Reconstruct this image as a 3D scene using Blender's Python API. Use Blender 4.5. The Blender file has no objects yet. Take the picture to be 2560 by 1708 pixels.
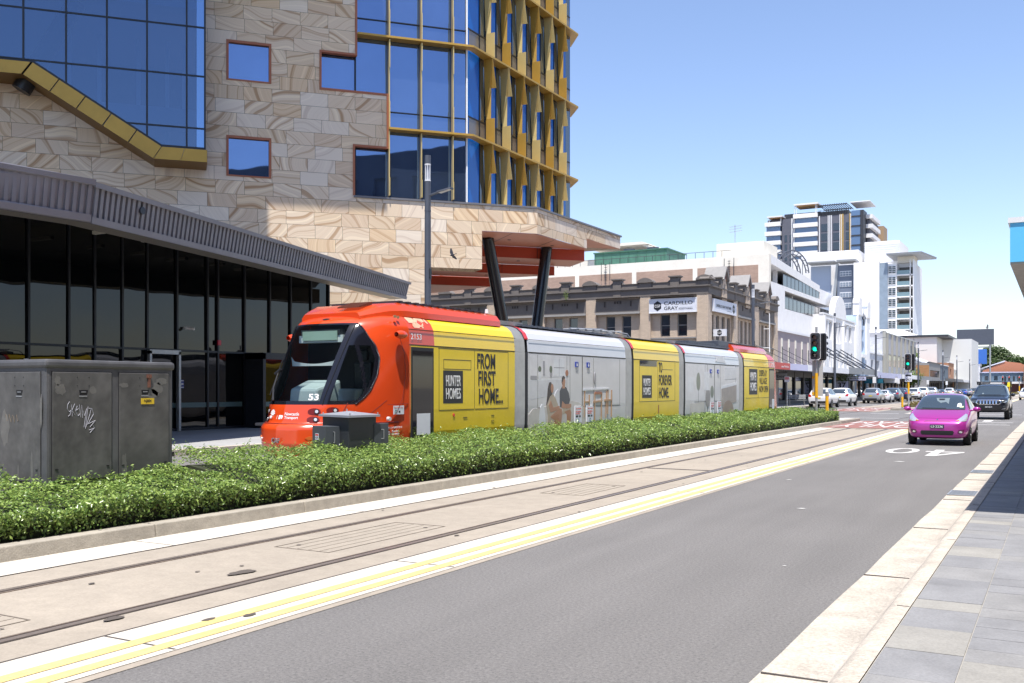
import bpy, bmesh, math, random
import numpy as np
from mathutils import Matrix, Vector
random.seed(7); RNG = np.random.default_rng(7)
sc = bpy.context.scene
COL = sc.collection
R = math.radians

# ---------------------------------------------------------------- camera, sky, sun, exposure
cam = bpy.data.cameras.new('camera'); camo = bpy.data.objects.new('camera', cam); COL.objects.link(camo)
camo.location = (0, 0, 1.635); camo.rotation_euler = (R(90), 0, R(29.3734))
cam.sensor_width = 36; cam.lens = 34.228; cam.shift_y = 0.0453; cam.clip_start = .1; cam.clip_end = 6000
sc.camera = camo
SUN = Vector((.16, -.30, 1)).normalized()
EL = math.asin(SUN.z); AZ = math.atan2(SUN.x, SUN.y)
w = bpy.data.worlds.new('World'); sc.world = w; w.use_nodes = True
nt = w.node_tree; bg = nt.nodes['Background']
sky = nt.nodes.new('ShaderNodeTexSky'); sky.sky_type = 'NISHITA'; sky.sun_disc = False
sky.sun_elevation = EL; sky.sun_rotation = AZ; sky.air_density = 1.0; sky.dust_density = .5; sky.ozone_density = 1.2
sm = nt.nodes.new('ShaderNodeMix'); sm.data_type = 'RGBA'; sm.blend_type = 'MULTIPLY'; sm.inputs['Factor'].default_value = 1; sm.inputs['B'].default_value = (1.16, 1.13, 1.22, 1)
nt.links.new(sky.outputs[0], sm.inputs['A']); nt.links.new(sm.outputs['Result'], bg.inputs[0]); bg.inputs[1].default_value = .105
sl = bpy.data.lights.new('sun', 'SUN'); sl.energy = 4.4; sl.angle = R(.53); sl.color = (1, .95, .88)
so = bpy.data.objects.new('sun', sl); COL.objects.link(so); so.rotation_euler = SUN.to_track_quat('Z', 'Y').to_euler(); so.location = (20, -30, 90)
vs = sc.view_settings; vs.view_transform = 'Standard'; vs.look = 'None'; vs.exposure = 0.82; vs.gamma = 1.0; vs.use_curve_mapping = False
sc.cycles.max_bounces = 8; sc.cycles.transparent_max_bounces = 12
sc.cycles.caustics_reflective = False; sc.cycles.caustics_refractive = False

# ---------------------------------------------------------------- helpers
def L(r, g, b):
    f = lambda c: (c/255/12.92) if c/255 <= .04045 else ((c/255+.055)/1.055)**2.4
    return (f(r), f(g), f(b))
MATS = {}
def mat(name, col=(.5, .5, .5), rough=.6, metal=0., noise=None, bump=None, spec=.5, coat=0., ior=1.5, emit=None, trans=None, flake=None):
    if name in MATS: return MATS[name]
    m = bpy.data.materials.new(name); m.use_nodes = True; MATS[name] = m
    n = m.node_tree.nodes; l = m.node_tree.links; p = n['Principled BSDF']
    p.inputs['Base Color'].default_value = (*col, 1); p.inputs['Roughness'].default_value = rough
    p.inputs['Metallic'].default_value = metal; p.inputs['Specular IOR Level'].default_value = spec; p.inputs['IOR'].default_value = ior
    if coat: p.inputs['Coat Weight'].default_value = coat; p.inputs['Coat Roughness'].default_value = .06
    if emit: p.inputs['Emission Color'].default_value = (*emit[0], 1); p.inputs['Emission Strength'].default_value = emit[1]
    if noise or bump:
        tc = n.new('ShaderNodeTexCoord')
    if noise:                      # (scale, amount) list: multiplies the base colour
        src = None
        for (sca, amt) in noise:
            t = n.new('ShaderNodeTexNoise'); t.inputs['Scale'].default_value = sca; t.inputs['Detail'].default_value = 6; t.inputs['Roughness'].default_value = .62
            l.new(tc.outputs['Object'], t.inputs['Vector'])
            mr = n.new('ShaderNodeMapRange'); mr.inputs['From Min'].default_value = .3; mr.inputs['From Max'].default_value = .7
            mr.inputs['To Min'].default_value = 1-amt; mr.inputs['To Max'].default_value = 1+amt*.6
            l.new(t.outputs['Fac'], mr.inputs['Value'])
            mx = n.new('ShaderNodeMix'); mx.data_type = 'RGBA'; mx.blend_type = 'MULTIPLY'; mx.inputs['Factor'].default_value = 1
            if src: l.new(src, mx.inputs['A'])
            else: mx.inputs['A'].default_value = (*col, 1)
            l.new(mr.outputs[0], mx.inputs['B']); src = mx.outputs['Result']
        l.new(src, p.inputs['Base Color'])
    if bump:
        t = n.new('ShaderNodeTexNoise'); t.inputs['Scale'].default_value = bump[0]; t.inputs['Detail'].default_value = 4
        l.new(tc.outputs['Object'], t.inputs['Vector'])
        b = n.new('ShaderNodeBump'); b.inputs['Strength'].default_value = bump[1]; b.inputs['Distance'].default_value = .02
        l.new(t.outputs['Fac'], b.inputs['Height']); l.new(b.outputs[0], p.inputs['Normal'])
    if trans is not None:          # see-through share
        o = n['Material Output']; tb = n.new('ShaderNodeBsdfTransparent'); ms = n.new('ShaderNodeMixShader')
        tb.inputs[0].default_value = (*trans[1], 1)
        fr = n.new('ShaderNodeFresnel'); fr.inputs[0].default_value = ior
        mr = n.new('ShaderNodeMapRange'); mr.inputs['To Min'].default_value = 1-trans[0]; mr.inputs['To Max'].default_value = 1.0
        l.new(fr.outputs[0], mr.inputs[0]); l.new(mr.outputs[0], ms.inputs[0])
        l.new(tb.outputs[0], ms.inputs[1]); l.new(p.outputs[0], ms.inputs[2]); l.new(ms.outputs[0], o.inputs[0])
    return m
def wavy(m, scale, strength):      # old float glass is never flat: gentle large waves in the reflection
    n = m.node_tree.nodes; l = m.node_tree.links
    tc = n.new('ShaderNodeTexCoord'); t = n.new('ShaderNodeTexNoise'); t.inputs['Scale'].default_value = scale; t.inputs['Detail'].default_value = 1
    b = n.new('ShaderNodeBump'); b.inputs['Strength'].default_value = strength; b.inputs['Distance'].default_value = .05
    l.new(tc.outputs['Object'], t.inputs['Vector']); l.new(t.outputs['Fac'], b.inputs['Height']); l.new(b.outputs[0], n['Principled BSDF'].inputs['Normal'])
    return m

class MB:
    """collects shapes; build() links them as ONE mesh object"""
    def __init__(s, T=None): s.v = []; s.f = []; s.m = []; s.T = T
    def add(s, vs, fs, m=0):
        b = len(s.v)
        for p in vs:
            p = Vector(p); s.v.append(tuple(s.T @ p) if s.T else tuple(p))
        for f in fs: s.f.append([i+b for i in f]); s.m.append(m)
        return s
    def box(s, x0, x1, y0, y1, z0, z1, m=0):
        return s.add([(x0,y0,z0),(x1,y0,z0),(x1,y1,z0),(x0,y1,z0),(x0,y0,z1),(x1,y0,z1),(x1,y1,z1),(x0,y1,z1)],
                     [(0,3,2,1),(4,5,6,7),(0,1,5,4),(1,2,6,5),(2,3,7,6),(3,0,4,7)], m)
    def hexa(s, p, m=0):           # eight corners, bottom four then top four
        return s.add(p, [(0,3,2,1),(4,5,6,7),(0,1,5,4),(1,2,6,5),(2,3,7,6),(3,0,4,7)], m)
    def poly(s, pts, m=0): return s.add(pts, [tuple(range(len(pts)))], m)
    def prism(s, pts, a, b, ax='y', m=0):   # 2-D outline extruded along an axis
        n = len(pts)
        P = {'y': lambda p, h: (p[0], h, p[1]), 'z': lambda p, h: (p[0], p[1], h), 'x': lambda p, h: (h, p[0], p[1])}[ax]
        return s.add([P(p, a) for p in pts]+[P(p, b) for p in pts],
                     [tuple(range(n))[::-1], tuple(range(n, 2*n))]+[(i, (i+1) % n, n+(i+1) % n, n+i) for i in range(n)], m)
    def tube(s, p0, p1, r0, r1=None, n=12, m=0, caps=True):
        r1 = r0 if r1 is None else r1
        p0 = Vector(p0); p1 = Vector(p1); d = (p1-p0)
        if d.length < 1e-6: return s
        q = d.to_track_quat('Z', 'Y'); vs = []
        for p, r in ((p0, r0), (p1, r1)):
            for i in range(n):
                a = 2*math.pi*i/n; vs.append(p+q @ Vector((r*math.cos(a), r*math.sin(a), 0)))
        fs = [(i, (i+1) % n, n+(i+1) % n, n+i) for i in range(n)]
        if caps: fs += [tuple(range(n))[::-1], tuple(range(n, 2*n))]
        return s.add(vs, fs, m)
    def path(s, pts, r, n=8, m=0):
        for a, b in zip(pts[:-1], pts[1:]): s.tube(a, b, r, r, n, m)
        return s
    def grid(s, G, m=0, close=False):       # rows of points
        h = len(G); wd = len(G[0]); vs = [p for r in G for p in r]
        return s.add(vs, [(i*wd+j, i*wd+(j+1), (i+1)*wd+(j+1), (i+1)*wd+j) for i in range(h-1) for j in range(wd-1)], m)
    def build(s, name, mats, parent=None, smooth=False, bevel=0, fix=True, loc=None, rotz=None):
        me = bpy.data.meshes.new(name); me.from_pydata(s.v, [], s.f)
        for mm in (mats if isinstance(mats, (list, tuple)) else [mats]): me.materials.append(mm)
        if max(s.m, default=0): me.polygons.foreach_set('material_index', s.m)
        if fix:
            b = bmesh.new(); b.from_mesh(me); bmesh.ops.recalc_face_normals(b, faces=b.faces); b.to_mesh(me); b.free()
        if smooth: me.polygons.foreach_set('use_smooth', [True]*len(me.polygons))
        o = bpy.data.objects.new(name, me); COL.objects.link(o)
        if parent: o.parent = parent
        if loc: o.location = loc
        if rotz is not None: o.rotation_euler.z = rotz
        if smooth == 'auto':
            me.polygons.foreach_set('use_smooth', [True]*len(me.polygons)); me.set_sharp_from_angle(angle=R(38))
        if bevel:
            bv = o.modifiers.new('bevel', 'BEVEL'); bv.width = bevel; bv.segments = 2; bv.limit_method = 'ANGLE'; bv.angle_limit = R(40)
        return o
def tag(o, label, cat, group=None, kind=None):
    o['label'] = label; o['category'] = cat
    if group: o['group'] = group
    if kind: o['kind'] = kind
    return o
def thing(name, label, cat, loc=(0,0,0), rotz=0, group=None):
    o = bpy.data.objects.new(name, None); COL.objects.link(o); o.location = loc; o.rotation_euler.z = rotz
    return tag(o, label, cat, group)
def struct(o): o['kind'] = 'structure'; return o
def kids(o): return [c for c in bpy.data.objects if c.parent == o]
CH = {}
def dup(root, loc, rotz, label, group=None, swap=None):
    def cp(o, par):
        c = o.copy(); COL.objects.link(c)
        if par: c.parent = par
        if swap and c.type == 'MESH':
            for i, sl_ in enumerate(c.material_slots):
                if sl_.material and sl_.material.name in swap:
                    sl_.link = 'OBJECT'; sl_.material = swap[o.material_slots[i].material.name]
        for k in CH.setdefault(o.name, kids(o)): cp(k, c)
        return c
    r = cp(root, None); r.location = loc; r.rotation_euler.z = rotz; r['label'] = label
    if group: r['group'] = group
    return r
def frame(o, r, u):                # origin, right, up -> matrix whose local z is the outward normal
    r = Vector(r).normalized(); u = Vector(u).normalized(); n = r.cross(u)
    return Matrix(((r.x,u.x,n.x,o[0]),(r.y,u.y,n.y,o[1]),(r.z,u.z,n.z,o[2]),(0,0,0,1)))
def text(name, s, T, wd, ht, m, parent=None, depth=.004, align='L', bold=0.):
    """lettering fitted into a box wd x ht whose lower left corner is the frame origin"""
    c = bpy.data.curves.new(name, 'FONT'); c.body = s; c.extrude = .002; c.offset = bold; c.space_line = .86
    if align == 'C': c.align_x = 'CENTER'
    t = bpy.data.objects.new('tmp', c); COL.objects.link(t)
    dg = bpy.context.evaluated_depsgraph_get(); me = bpy.data.meshes.new_from_object(t.evaluated_get(dg))
    bpy.data.objects.remove(t); bpy.data.curves.remove(c)
    n = len(me.vertices); co = np.empty(n*3); me.vertices.foreach_get('co', co); co = co.reshape(-1, 3)
    mn = co.min(0); mx = co.max(0); sp = np.maximum(mx-mn, 1e-6)
    co = (co-mn)/sp*np.array([wd, ht, depth])
    M = np.array(T); co = co @ M[:3, :3].T + M[:3, 3]
    me.vertices.foreach_set('co', co.ravel()); me.name = name; me.materials.clear(); me.materials.append(m)
    o = bpy.data.objects.new(name, me); COL.objects.link(o)
    if parent: o.parent = parent
    return o

# ---------------------------------------------------------------- shared materials
M_white = mat('white_paint', (.78, .78, .79), .55, noise=[(3, .05)])
M_white2 = mat('white_render', (.82, .81, .80), .8, noise=[(1.2, .06), (14, .03)])
M_cream = mat('cream_render', (.80, .75, .65), .85, noise=[(.5, .10), (6, .05)])
M_dark = mat('dark_metal', (.035, .037, .045), .45)
M_black = mat('black_plastic', (.012, .012, .014), .4)
M_pole = mat('charcoal_pole_paint', (.075, .085, .11), .5, noise=[(2, .1)])
M_galv = mat('galvanised_steel', (.42, .43, .44), .45, .6, noise=[(6, .12)])
M_yellow = mat('safety_yellow', (.80, .42, .01), .5, noise=[(5, .08)])
M_winglass = mat('window_glass', (.02, .028, .04), .05, spec=.8, ior=1.6)
M_conc = mat('concrete_slab', (.345, .30, .245), .85, noise=[(.35, .14), (3.5, .10), (40, .12), (9, .06)], bump=(90, .25))
M_conc2 = mat('pale_concrete', (.56, .52, .455), .85, noise=[(.6, .08), (5, .08), (60, .07)], bump=(90, .25))
M_kerb = mat('kerb_concrete', (.36, .325, .27), .9, noise=[(.8, .18), (7, .18), (50, .10)], bump=(60, .3))
# ---------------------------------------------------------------- ground and roads
def asphalt_mat():
    m = mat('asphalt', (.14, .14, .15), .9); n = m.node_tree.nodes; l = m.node_tree.links; p = n['Principled BSDF']
    tc = n.new('ShaderNodeTexCoord')
    a = n.new('ShaderNodeTexNoise'); a.inputs['Scale'].default_value = 42; a.inputs['Detail'].default_value = 6; a.inputs['Roughness'].default_value = .95
    b = n.new('ShaderNodeTexNoise'); b.inputs['Scale'].default_value = .35; b.inputs['Detail'].default_value = 5
    mp = n.new('ShaderNodeMapping'); mp.inputs['Scale'].default_value = (1.6, .12, 1)   # wheel-track wear along the lane
    c = n.new('ShaderNodeTexNoise'); c.inputs['Scale'].default_value = 1.3; c.inputs['Detail'].default_value = 3
    l.new(tc.outputs['Object'], a.inputs['Vector']); l.new(tc.outputs['Object'], b.inputs['Vector'])
    l.new(tc.outputs['Object'], mp.inputs['Vector']); l.new(mp.outputs[0], c.inputs['Vector'])
    r = n.new('ShaderNodeValToRGB'); r.color_ramp.elements[0].position = .34; r.color_ramp.elements[0].color = (.062, .060, .060, 1)
    r.color_ramp.elements[1].position = .72; r.color_ramp.elements[1].color = (.285, .272, .262, 1)
    l.new(a.outputs['Fac'], r.inputs[0]); src = r.outputs[0]
    for t, lo, hi in ((b, .93, 1.06), (c, .92, 1.06)):
        mr = n.new('ShaderNodeMapRange'); mr.inputs['From Min'].default_value = .3; mr.inputs['From Max'].default_value = .7
        mr.inputs['To Min'].default_value = lo; mr.inputs['To Max'].default_value = hi; l.new(t.outputs['Fac'], mr.inputs[0])
        x = n.new('ShaderNodeMix'); x.data_type = 'RGBA'; x.blend_type = 'MULTIPLY'; x.inputs['Factor'].default_value = 1
        l.new(src, x.inputs['A']); l.new(mr.outputs[0], x.inputs['B']); src = x.outputs['Result']
    l.new(src, p.inputs['Base Color'])
    bp = n.new('ShaderNodeBump'); bp.inputs['Strength'].default_value = .5; bp.inputs['Distance'].default_value = .012
    l.new(a.outputs['Fac'], bp.inputs['Height']); l.new(bp.outputs[0], p.inputs['Normal'])
    return m
M_asph = asphalt_mat()
M_terr = mat('bare_ground', (.22, .20, .17), .95, noise=[(.05, .2), (1, .1)])
def sheet(name, x0, x1, y0, y1, z, m):
    return struct(MB().poly([(x0,y0,z),(x1,y0,z),(x1,y1,z),(x0,y1,z)]).build(name, m, fix=False))
sheet('ground', -2500, 2500, -2500, 2500, -.06, M_terr)
struct(MB().poly([(-18.45,-60,0),(-1.3,-60,0),(-1.3,420,0),(-18.45,420,0)]).poly([(-120,51,0.0),(-18.45,51,0.0),(-18.45,66.2,0.0),(-120,66.2,0.0)]).build('road', M_asph, fix=False))

M_rail = mat('rail_steel', (.22, .17, .14), .5, .3, noise=[(4, .25), (30, .2)])
M_railtop = mat('polished_rail_head', (.26, .215, .19), .42, .45, noise=[(8, .15)])
M_groove = mat('rail_groove_rubber', (.05, .042, .038), .8)
def slab(y0, y1, xc, name, lo=2.06, ro=1.86):
    b = MB(); b.poly([(xc-1.98,y0,.004),(xc+1.95,y0,.004),(xc+1.95,y1,.004),(xc-1.98,y1,.004)])
    o = struct(b.build(name, M_conc, fix=False))
    return o
def rails(y0, y1, xc, label):
    for sgn, side in ((-1, 'kerb side'), (1, 'road side')):
        t = thing('tram_rail', 'worn steel grooved rail set in the concrete, %s of the %s' % (side, label), 'tram rail', (xc+sgn*.735, y0, 0), 0, 'tram rails')
        ln = y1-y0
        g_ = -sgn
        bx_ = lambda a, c, z: MB().box(min(a*g_, c*g_), max(a*g_, c*g_), 0, ln, -.02, z)
        bx_(-.038, .026, .012).build('rail_head', M_railtop, t); bx_(.0265, .058, .0065).build('rail_groove', M_groove, t); bx_(.0585, .082, .010).build('keeper_strip', M_rail, t); bx_(-.052, -.0385, .0075).build('rubber_seal', M_groove, t)
# near track: centre -6.66; far track: centre -12.47
slab(-40, 50.2, -6.66, 'track_slab'); slab(66, 420, -6.66, 'track_slab')
slab(-40, 50.2, -12.85, 'track_slab'); slab(70, 420, -12.85, 'track_slab')
rails(-30, 300, -6.66, 'near track'); rails(-30, 300, -12.8, 'far track')
# pale margin strips, joints
b = MB()
for (x0, x1) in ((-8.62, -7.97), (-5.46, -4.79)):
    for y0, y1 in ((-40, 50.2), (66, 420)): b.poly([(x0,y0,.008),(x1,y0,.008),(x1,y1,.008),(x0,y1,.008)])
struct(b.build('concrete_margin', M_conc2, fix=False))
M_joint = mat('joint_sealant', (.07, .06, .055), .9)
M_ymark = mat('yellow_road_paint', (.66, .50, .20), .75, noise=[(1.2, .10), (12, .12), (60, .2)])
M_wmark = mat('white_road_paint', (.56, .55, .53), .7, noise=[(6, .12), (50, .1)])
b = MB()
for x in (-7.965, -5.462):
    b.box(x-.008, x+.008, -40, 50.2, 0, .011)
for y in (-3.1, 0.2, 3.45, 4.05, 7.05, 10.2, 13.3, 16.5, 19.6, 22.8, 26.1, 29.4, 32.6, 36, 40, 44): b.box(-8.6, -7.97, y-.005, y+.005, 0, .0105)
for y in (4.25, 7.45, 14.6, 21.8, 29, 36.2): b.box(-5.46, -4.8, y-.009, y+.009, 0, .0105)
for y in (18.6,): b.box(-7.3, -6.02, y-.05, y+.05, 0, .0105)
struct(b.build('expansion_joints', M_joint))
b = MB()
for x0, x1 in ((-5.20, -5.08), (-4.97, -4.86)):
    for y0, y1 in ((-40, 50), (66, 300)): b.poly([(x0,y0,.012),(x1,y0,.012),(x1,y1,.012),(x0,y1,.012)])
struct(b.build('yellow_lane_lines', M_ymark, fix=False))
# access covers in the slab between the rails
M_cov = mat('cover_edge', (.15, .125, .10), .8); M_cov2 = mat('cover_groove', (.26, .225, .185), .85)
def cover(cx, cy, wd, ln, label):
    t = thing('access_cover', label, 'manhole cover', (cx, cy, .005), 0, 'concrete access covers between the near rails')
    b = MB()
    b.box(-wd/2,wd/2,-ln/2,-ln/2+.012,0,.003).box(-wd/2,wd/2,ln/2-.012,ln/2,0,.003).box(-wd/2,-wd/2+.012,-ln/2+.012,ln/2-.012,0,.003).box(wd/2-.012,wd/2,-ln/2+.012,ln/2-.012,0,.003)
    b.build('cover_frame', M_cov, t)
    b = MB()
    for i in range(1, 5): b.box(-wd/2+wd*i/5-.003,-wd/2+wd*i/5+.003,-ln/2+.03,ln/2-.03,0,.0022)
    b.build('cover_grooves', M_cov2, t)
    for sx, sy in ((-.3, -.4), (.3, .4)): MB().tube((sx*wd, sy*ln, 0), (sx*wd, sy*ln, .004), .025, n=10).build('lifting_eye', M_groove, t)
cover(-6.66, 8.55, .72, 2.1, 'large slab cover between the near rails, nearest fully visible one')
cover(-6.66, 14.2, .72, 1.7, 'slab cover between the near rails, halfway down the hedge')
cover(-6.66, 3.1, .72, 2.4, 'slab cover between the near rails cut by the left frame edge')
cover(-6.66, 40.2, .7, .55, 'small slab cover between the near rails before the red paint')
# studs, stains and spots on the concrete
M_spot = mat('tar_spot', (.09, .075, .065), .8)
b = MB()
for i in range(22):
    x = random.choice([random.uniform(-8.4, -7.7), random.uniform(-7.1, -6.2), random.uniform(-5.8, -4.9)]); y = 3.6+random.random()**1.6*22
    r = random.uniform(.012, .03); n = 9
    b.poly([(x+r*math.cos(6.28*k/n)*random.uniform(.8, 1.2), y+r*1.3*math.sin(6.28*k/n)*random.uniform(.8, 1.2), .0135) for k in range(n)])
n = 14
for (x, y, r) in ((-6.28, 6.3, .075), (-5.8, 4.6, .045), (-5.2, 4.9, .03), (-5.05, 5.15, .03), (-5.9, 3.35, .035)):
    b.poly([(x+r*math.cos(6.28*k/n)*random.uniform(.7, 1.2), y+2*r*math.sin(6.28*k/n)*random.uniform(.8, 1.2), .0145) for k in range(n)])
struct(b.build('concrete_spots', M_spot, fix=False))

# red painted track zones with lettering
M_red = mat('red_road_paint', (.30, .135, .115), .85, noise=[(1.5, .3), (8, .3), (30, .2)])
b = MB().poly([(-8.55,41,.016),(-5.0,41,.016),(-5.0,50.1,.016),(-8.55,50.1,.016)]).poly([(-14.7,70.5,.016),(-11.4,70.5,.016),(-11.4,84,.016),(-14.7,84,.016)])
struct(b.build('red_track_zone', M_red, fix=False))
def road_text(s, xr, y1, wd, ht, z=.02):   # readable for drivers coming towards the camera
    o = text('road_lettering', s, frame((xr, y1, z), (-1, 0, 0), (0, -1, 0)), wd, ht, M_wmark, None, .003); return struct(o)
road_text('TRAM', -5.2, 49.6, 3.2, 3.2); road_text('ONLY', -5.2, 45.6, 3.2, 3.4)
road_text('ONLY', -11.5, 76, 3.1, 3.4); road_text('TRAM', -11.5, 82, 3.1, 3.4)
# the speed figures on the asphalt
b = MB()
n = 40; cx, cy = -3.56, 27.02
o_ = [(cx+.39*math.cos(6.2832*k/n), cy+1.13*math.sin(6.2832*k/n), .006) for k in range(n)]; i_ = [(cx+.215*math.cos(6.2832*k/n), cy+.86*math.sin(6.2832*k/n), .006) for k in range(n)]
b.add(o_+i_, [(k, (k+1) % n, n+(k+1) % n, n+k) for k in range(n)])
X = lambda u: -2.10-u      # driver's left is +x
Yv = lambda v: 28.0-v      # top of figure is nearest the camera for an approaching driver -> y decreases upward
def fig(pts): b.poly([(X(u), 25.6+(2.45-v) if False else 28.0-v, .006) for u, v in pts])
# a "4": stem, crossbar, diagonal (u to the driver's right, v up = towards the camera)
fig([(.52,.15),(.74,.15),(.74,2.75),(.52,2.75)])
fig([(.0,.85),(.52,.85),(.52,1.2),(.0,1.2)]); fig([(.74,.85),(.9,.85),(.9,1.2),(.74,1.2)])
fig([(.0,1.2),(.2,1.2),(.52,2.2),(.52,2.75)])
struct(b.build('road_lettering', M_wmark, fix=False))
b = MB()
for (x0, x1, y0, y1) in ((-4.4,-1.9,50.8,51.15),(-4.4,-1.9,47.6,47.9),(-10.6,-8.9,65.6,66.0),(-10.3,-7.3,55.2,55.5),(-4.4,-2.0,66,66.4),(-3.3,-2.9,52.3,54.6),(-3.6,-2.6,54.6,54.9),(-2.9,-2.1,49,49.2)):
    b.poly([(x0,y0,.006),(x1,y0,.006),(x1,y1,.006),(x0,y1,.006)])
for k in range(30): b.poly([(-15.3,84+k*6,.006),(-15.2,84+k*6,.006),(-15.2,86+k*6,.006),(-15.3,86+k*6,.006)])
struct(b.build('white_road_lines', M_wmark, fix=False))
# litter specks
b = MB()
for (x, y, s) in ((-3.1, 23.0, .12), (-3.05, 13.4, .06), (-4.2, 17.5, .05), (-2.2, 9.0, .02)):
    b.poly([(x-s,y-s*.5,.007),(x+s*.4,y-s,.007),(x+s,y+s*.4,.007),(x-s*.2,y+s*.6,.007)])
struct(b.build('faded_paint_flecks', M_wmark, fix=False))

# right kerb and gutter, rising to the footpath
kerbM = mat('worn_kerb', (.52, .465, .395), .9, noise=[(.9, .10), (3.2, .22), (38, .28), (90, .15)], bump=(50, .4))
prof = [(-1.50,.002),(-1.40,.004),(-1.12,-.005+.012),(-1.07,.06),(-1.03,.112),(-.98,.125),(-.90,.125)]
ys = [-30]+[x*1.0 for x in range(2, 60)]+[70, 90, 150, 300]
G = []
for y in ys:
    jit = .006*math.sin(y*2.3)+.004*math.sin(y*5.1)
    G.append([(p[0]-.0012*max(0, y-15)+(jit if k == 0 else 0), y, p[1]) for k, p in enumerate(prof)])
struct(MB().grid(G).build('right_kerb', kerbM, smooth=True, fix=False))
b = MB()
for y in (5.55+.0, 8.9, 12.2, 15.5, 19, 23, 27, 31, 35, 40): b.box(-1.49, -1.12, y-.008, y+.008, .0, .012)
for y in (7.2, 10.6, 13.9, 17.3): b.box(-.985, -.905, y-.006, y+.006, .1, .127)
struct(b.build('kerb_joints', M_joint))
def paver_mat():
    m = mat('footpath_pavers', (.3, .3, .32), .75); n = m.node_tree.nodes; l = m.node_tree.links; p = n['Principled BSDF']
    tc = n.new('ShaderNodeTexCoord'); mp = n.new('ShaderNodeMapping'); mp.inputs['Location'].default_value = (.46, 0, 0)
    br = n.new('ShaderNodeTexBrick'); br.offset = 0.0; br.inputs['Scale'].default_value = 1; br.inputs['Brick Width'].default_value = .42; br.inputs['Row Height'].default_value = .62
    br.inputs['Mortar Size'].default_value = .004; br.inputs['Color1'].default_value = (.23, .235, .25, 1); br.inputs['Color2'].default_value = (.37, .365, .36, 1); br.inputs['Mortar'].default_value = (.40, .38, .35, 1)
    br.inputs['Bias'].default_value = -.35
    ns = n.new('ShaderNodeTexNoise'); ns.inputs['Scale'].default_value = 3; ns.inputs['Detail'].default_value = 6
    sp = n.new('ShaderNodeTexNoise'); sp.inputs['Scale'].default_value = 120
    l.new(tc.outputs['Object'], mp.inputs[0]); l.new(mp.outputs[0], br.inputs['Vector']); l.new(tc.outputs['Object'], ns.inputs['Vector']); l.new(tc.outputs['Object'], sp.inputs['Vector'])
    src = br.outputs['Color']
    for t, a in ((ns, .22), (sp, .12)):
        mr = n.new('ShaderNodeMapRange'); mr.inputs['From Min'].default_value = .3; mr.inputs['From Max'].default_value = .7; mr.inputs['To Min'].default_value = 1-a; mr.inputs['To Max'].default_value = 1+a*.6
        l.new(t.outputs['Fac'], mr.inputs[0]); x = n.new('ShaderNodeMix'); x.data_type = 'RGBA'; x.blend_type = 'MULTIPLY'; x.inputs['Factor'].default_value = 1
        l.new(src, x.inputs['A']); l.new(mr.outputs[0], x.inputs['B']); src = x.outputs['Result']
    l.new(src, p.inputs['Base Color'])
    return m
M_pav = paver_mat()
# pavers laid in strips across the path: each strip slightly different in depth, so built as rows of stones
b = MB(); y = -6.0
cols = [-.895, -.47, .0, .55, 1.1, 1.7, 2.3, 3.0]
shade = []
for ci in range(len(cols)-1):
    y = -6.0+random.random()*.3
    while y < 42:
        h = random.choice([.30, .30, .30, .60])
        b.box(cols[ci]+.003, cols[ci+1]-.003, y+.003, y+h-.003, .0, .122+random.uniform(-.0012, .0012), random.choice([0, 0, 1, 1, 2, 3, 0, 1, 0, 1, 0, 1]))
        y += h
M_pv = [mat('bluestone_paver_%s' % k, c, .7, noise=[(2.5, .18), (60, .16)], bump=(80, .15)) for k, c in
        (('mid', (.235, .234, .238)), ('grey', (.25, .246, .242)), ('dark', (.215, .214, .218)), ('pale', (.30, .288, .262)))]
struct(b.build('footpath', M_pv, fix=False))
struct(MB().box(-.9,3.0,-6.3,42.2,-.05,.115).box(-.9,3.0,42.2,300,-.05,.12).build('footpath_bed', mat('grout', (.36, .34, .31), .9, noise=[(10, .15)])))
# drain grates in the gutter
def grate(cy, label):
    t = thing('drain_grate', label, 'drain grate', (-1.30, cy, .008), 0, 'steel drain grates in the right gutter')
    MB().box(-.2,.2,-.36,.36,-.01,.004).build('grate_pit', M_black, t)
    b = MB().box(-.2,.2,-.36,-.33,.004,.012).box(-.2,.2,.33,.36,.004,.012).box(-.2,-.18,-.33,.33,.004,.012).box(.18,.2,-.33,.33,.004,.012)
    for i in range(14): b.box(-.18,.18,-.315+i*.048,-.297+i*.048,.004,.012)
    for i in range(6): b.box(-.15+i*.06,-.142+i*.06,-.33,.33,.004,.0105)
    b.build('grate_bars', M_galv, t)
grate(16.5, 'steel drain grate in the right gutter beside the awning shadow corner'); grate(20.9, 'smaller looking steel grate farther along the right gutter')
# left footpath, kerb with weep holes
struct(MB().box(-29,-18.62,-20,51,-.05,.15).box(-60,-18.5,66.2,420,-.05,.15).build('left_footpath', mat('pale_pavers', (.33, .33, .33), .8, noise=[(.7, .14), (9, .1)])))
b = MB().box(-18.62,-18.36,-20,51,-.02,.155).box(-18.5,-18.25,66.2,420,-.02,.155)
struct(b.build('left_kerb', kerbM))
b = MB()
for i in range(70): b.prism([(8+i*.43,.02),(8+i*.43+.075,.02),(8+i*.43+.075,.10),(8+i*.43+.0375,.13),(8+i*.43,.10)], -18.40, -18.356, 'x')
struct(b.build('kerb_weep_holes', M_black))
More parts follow.
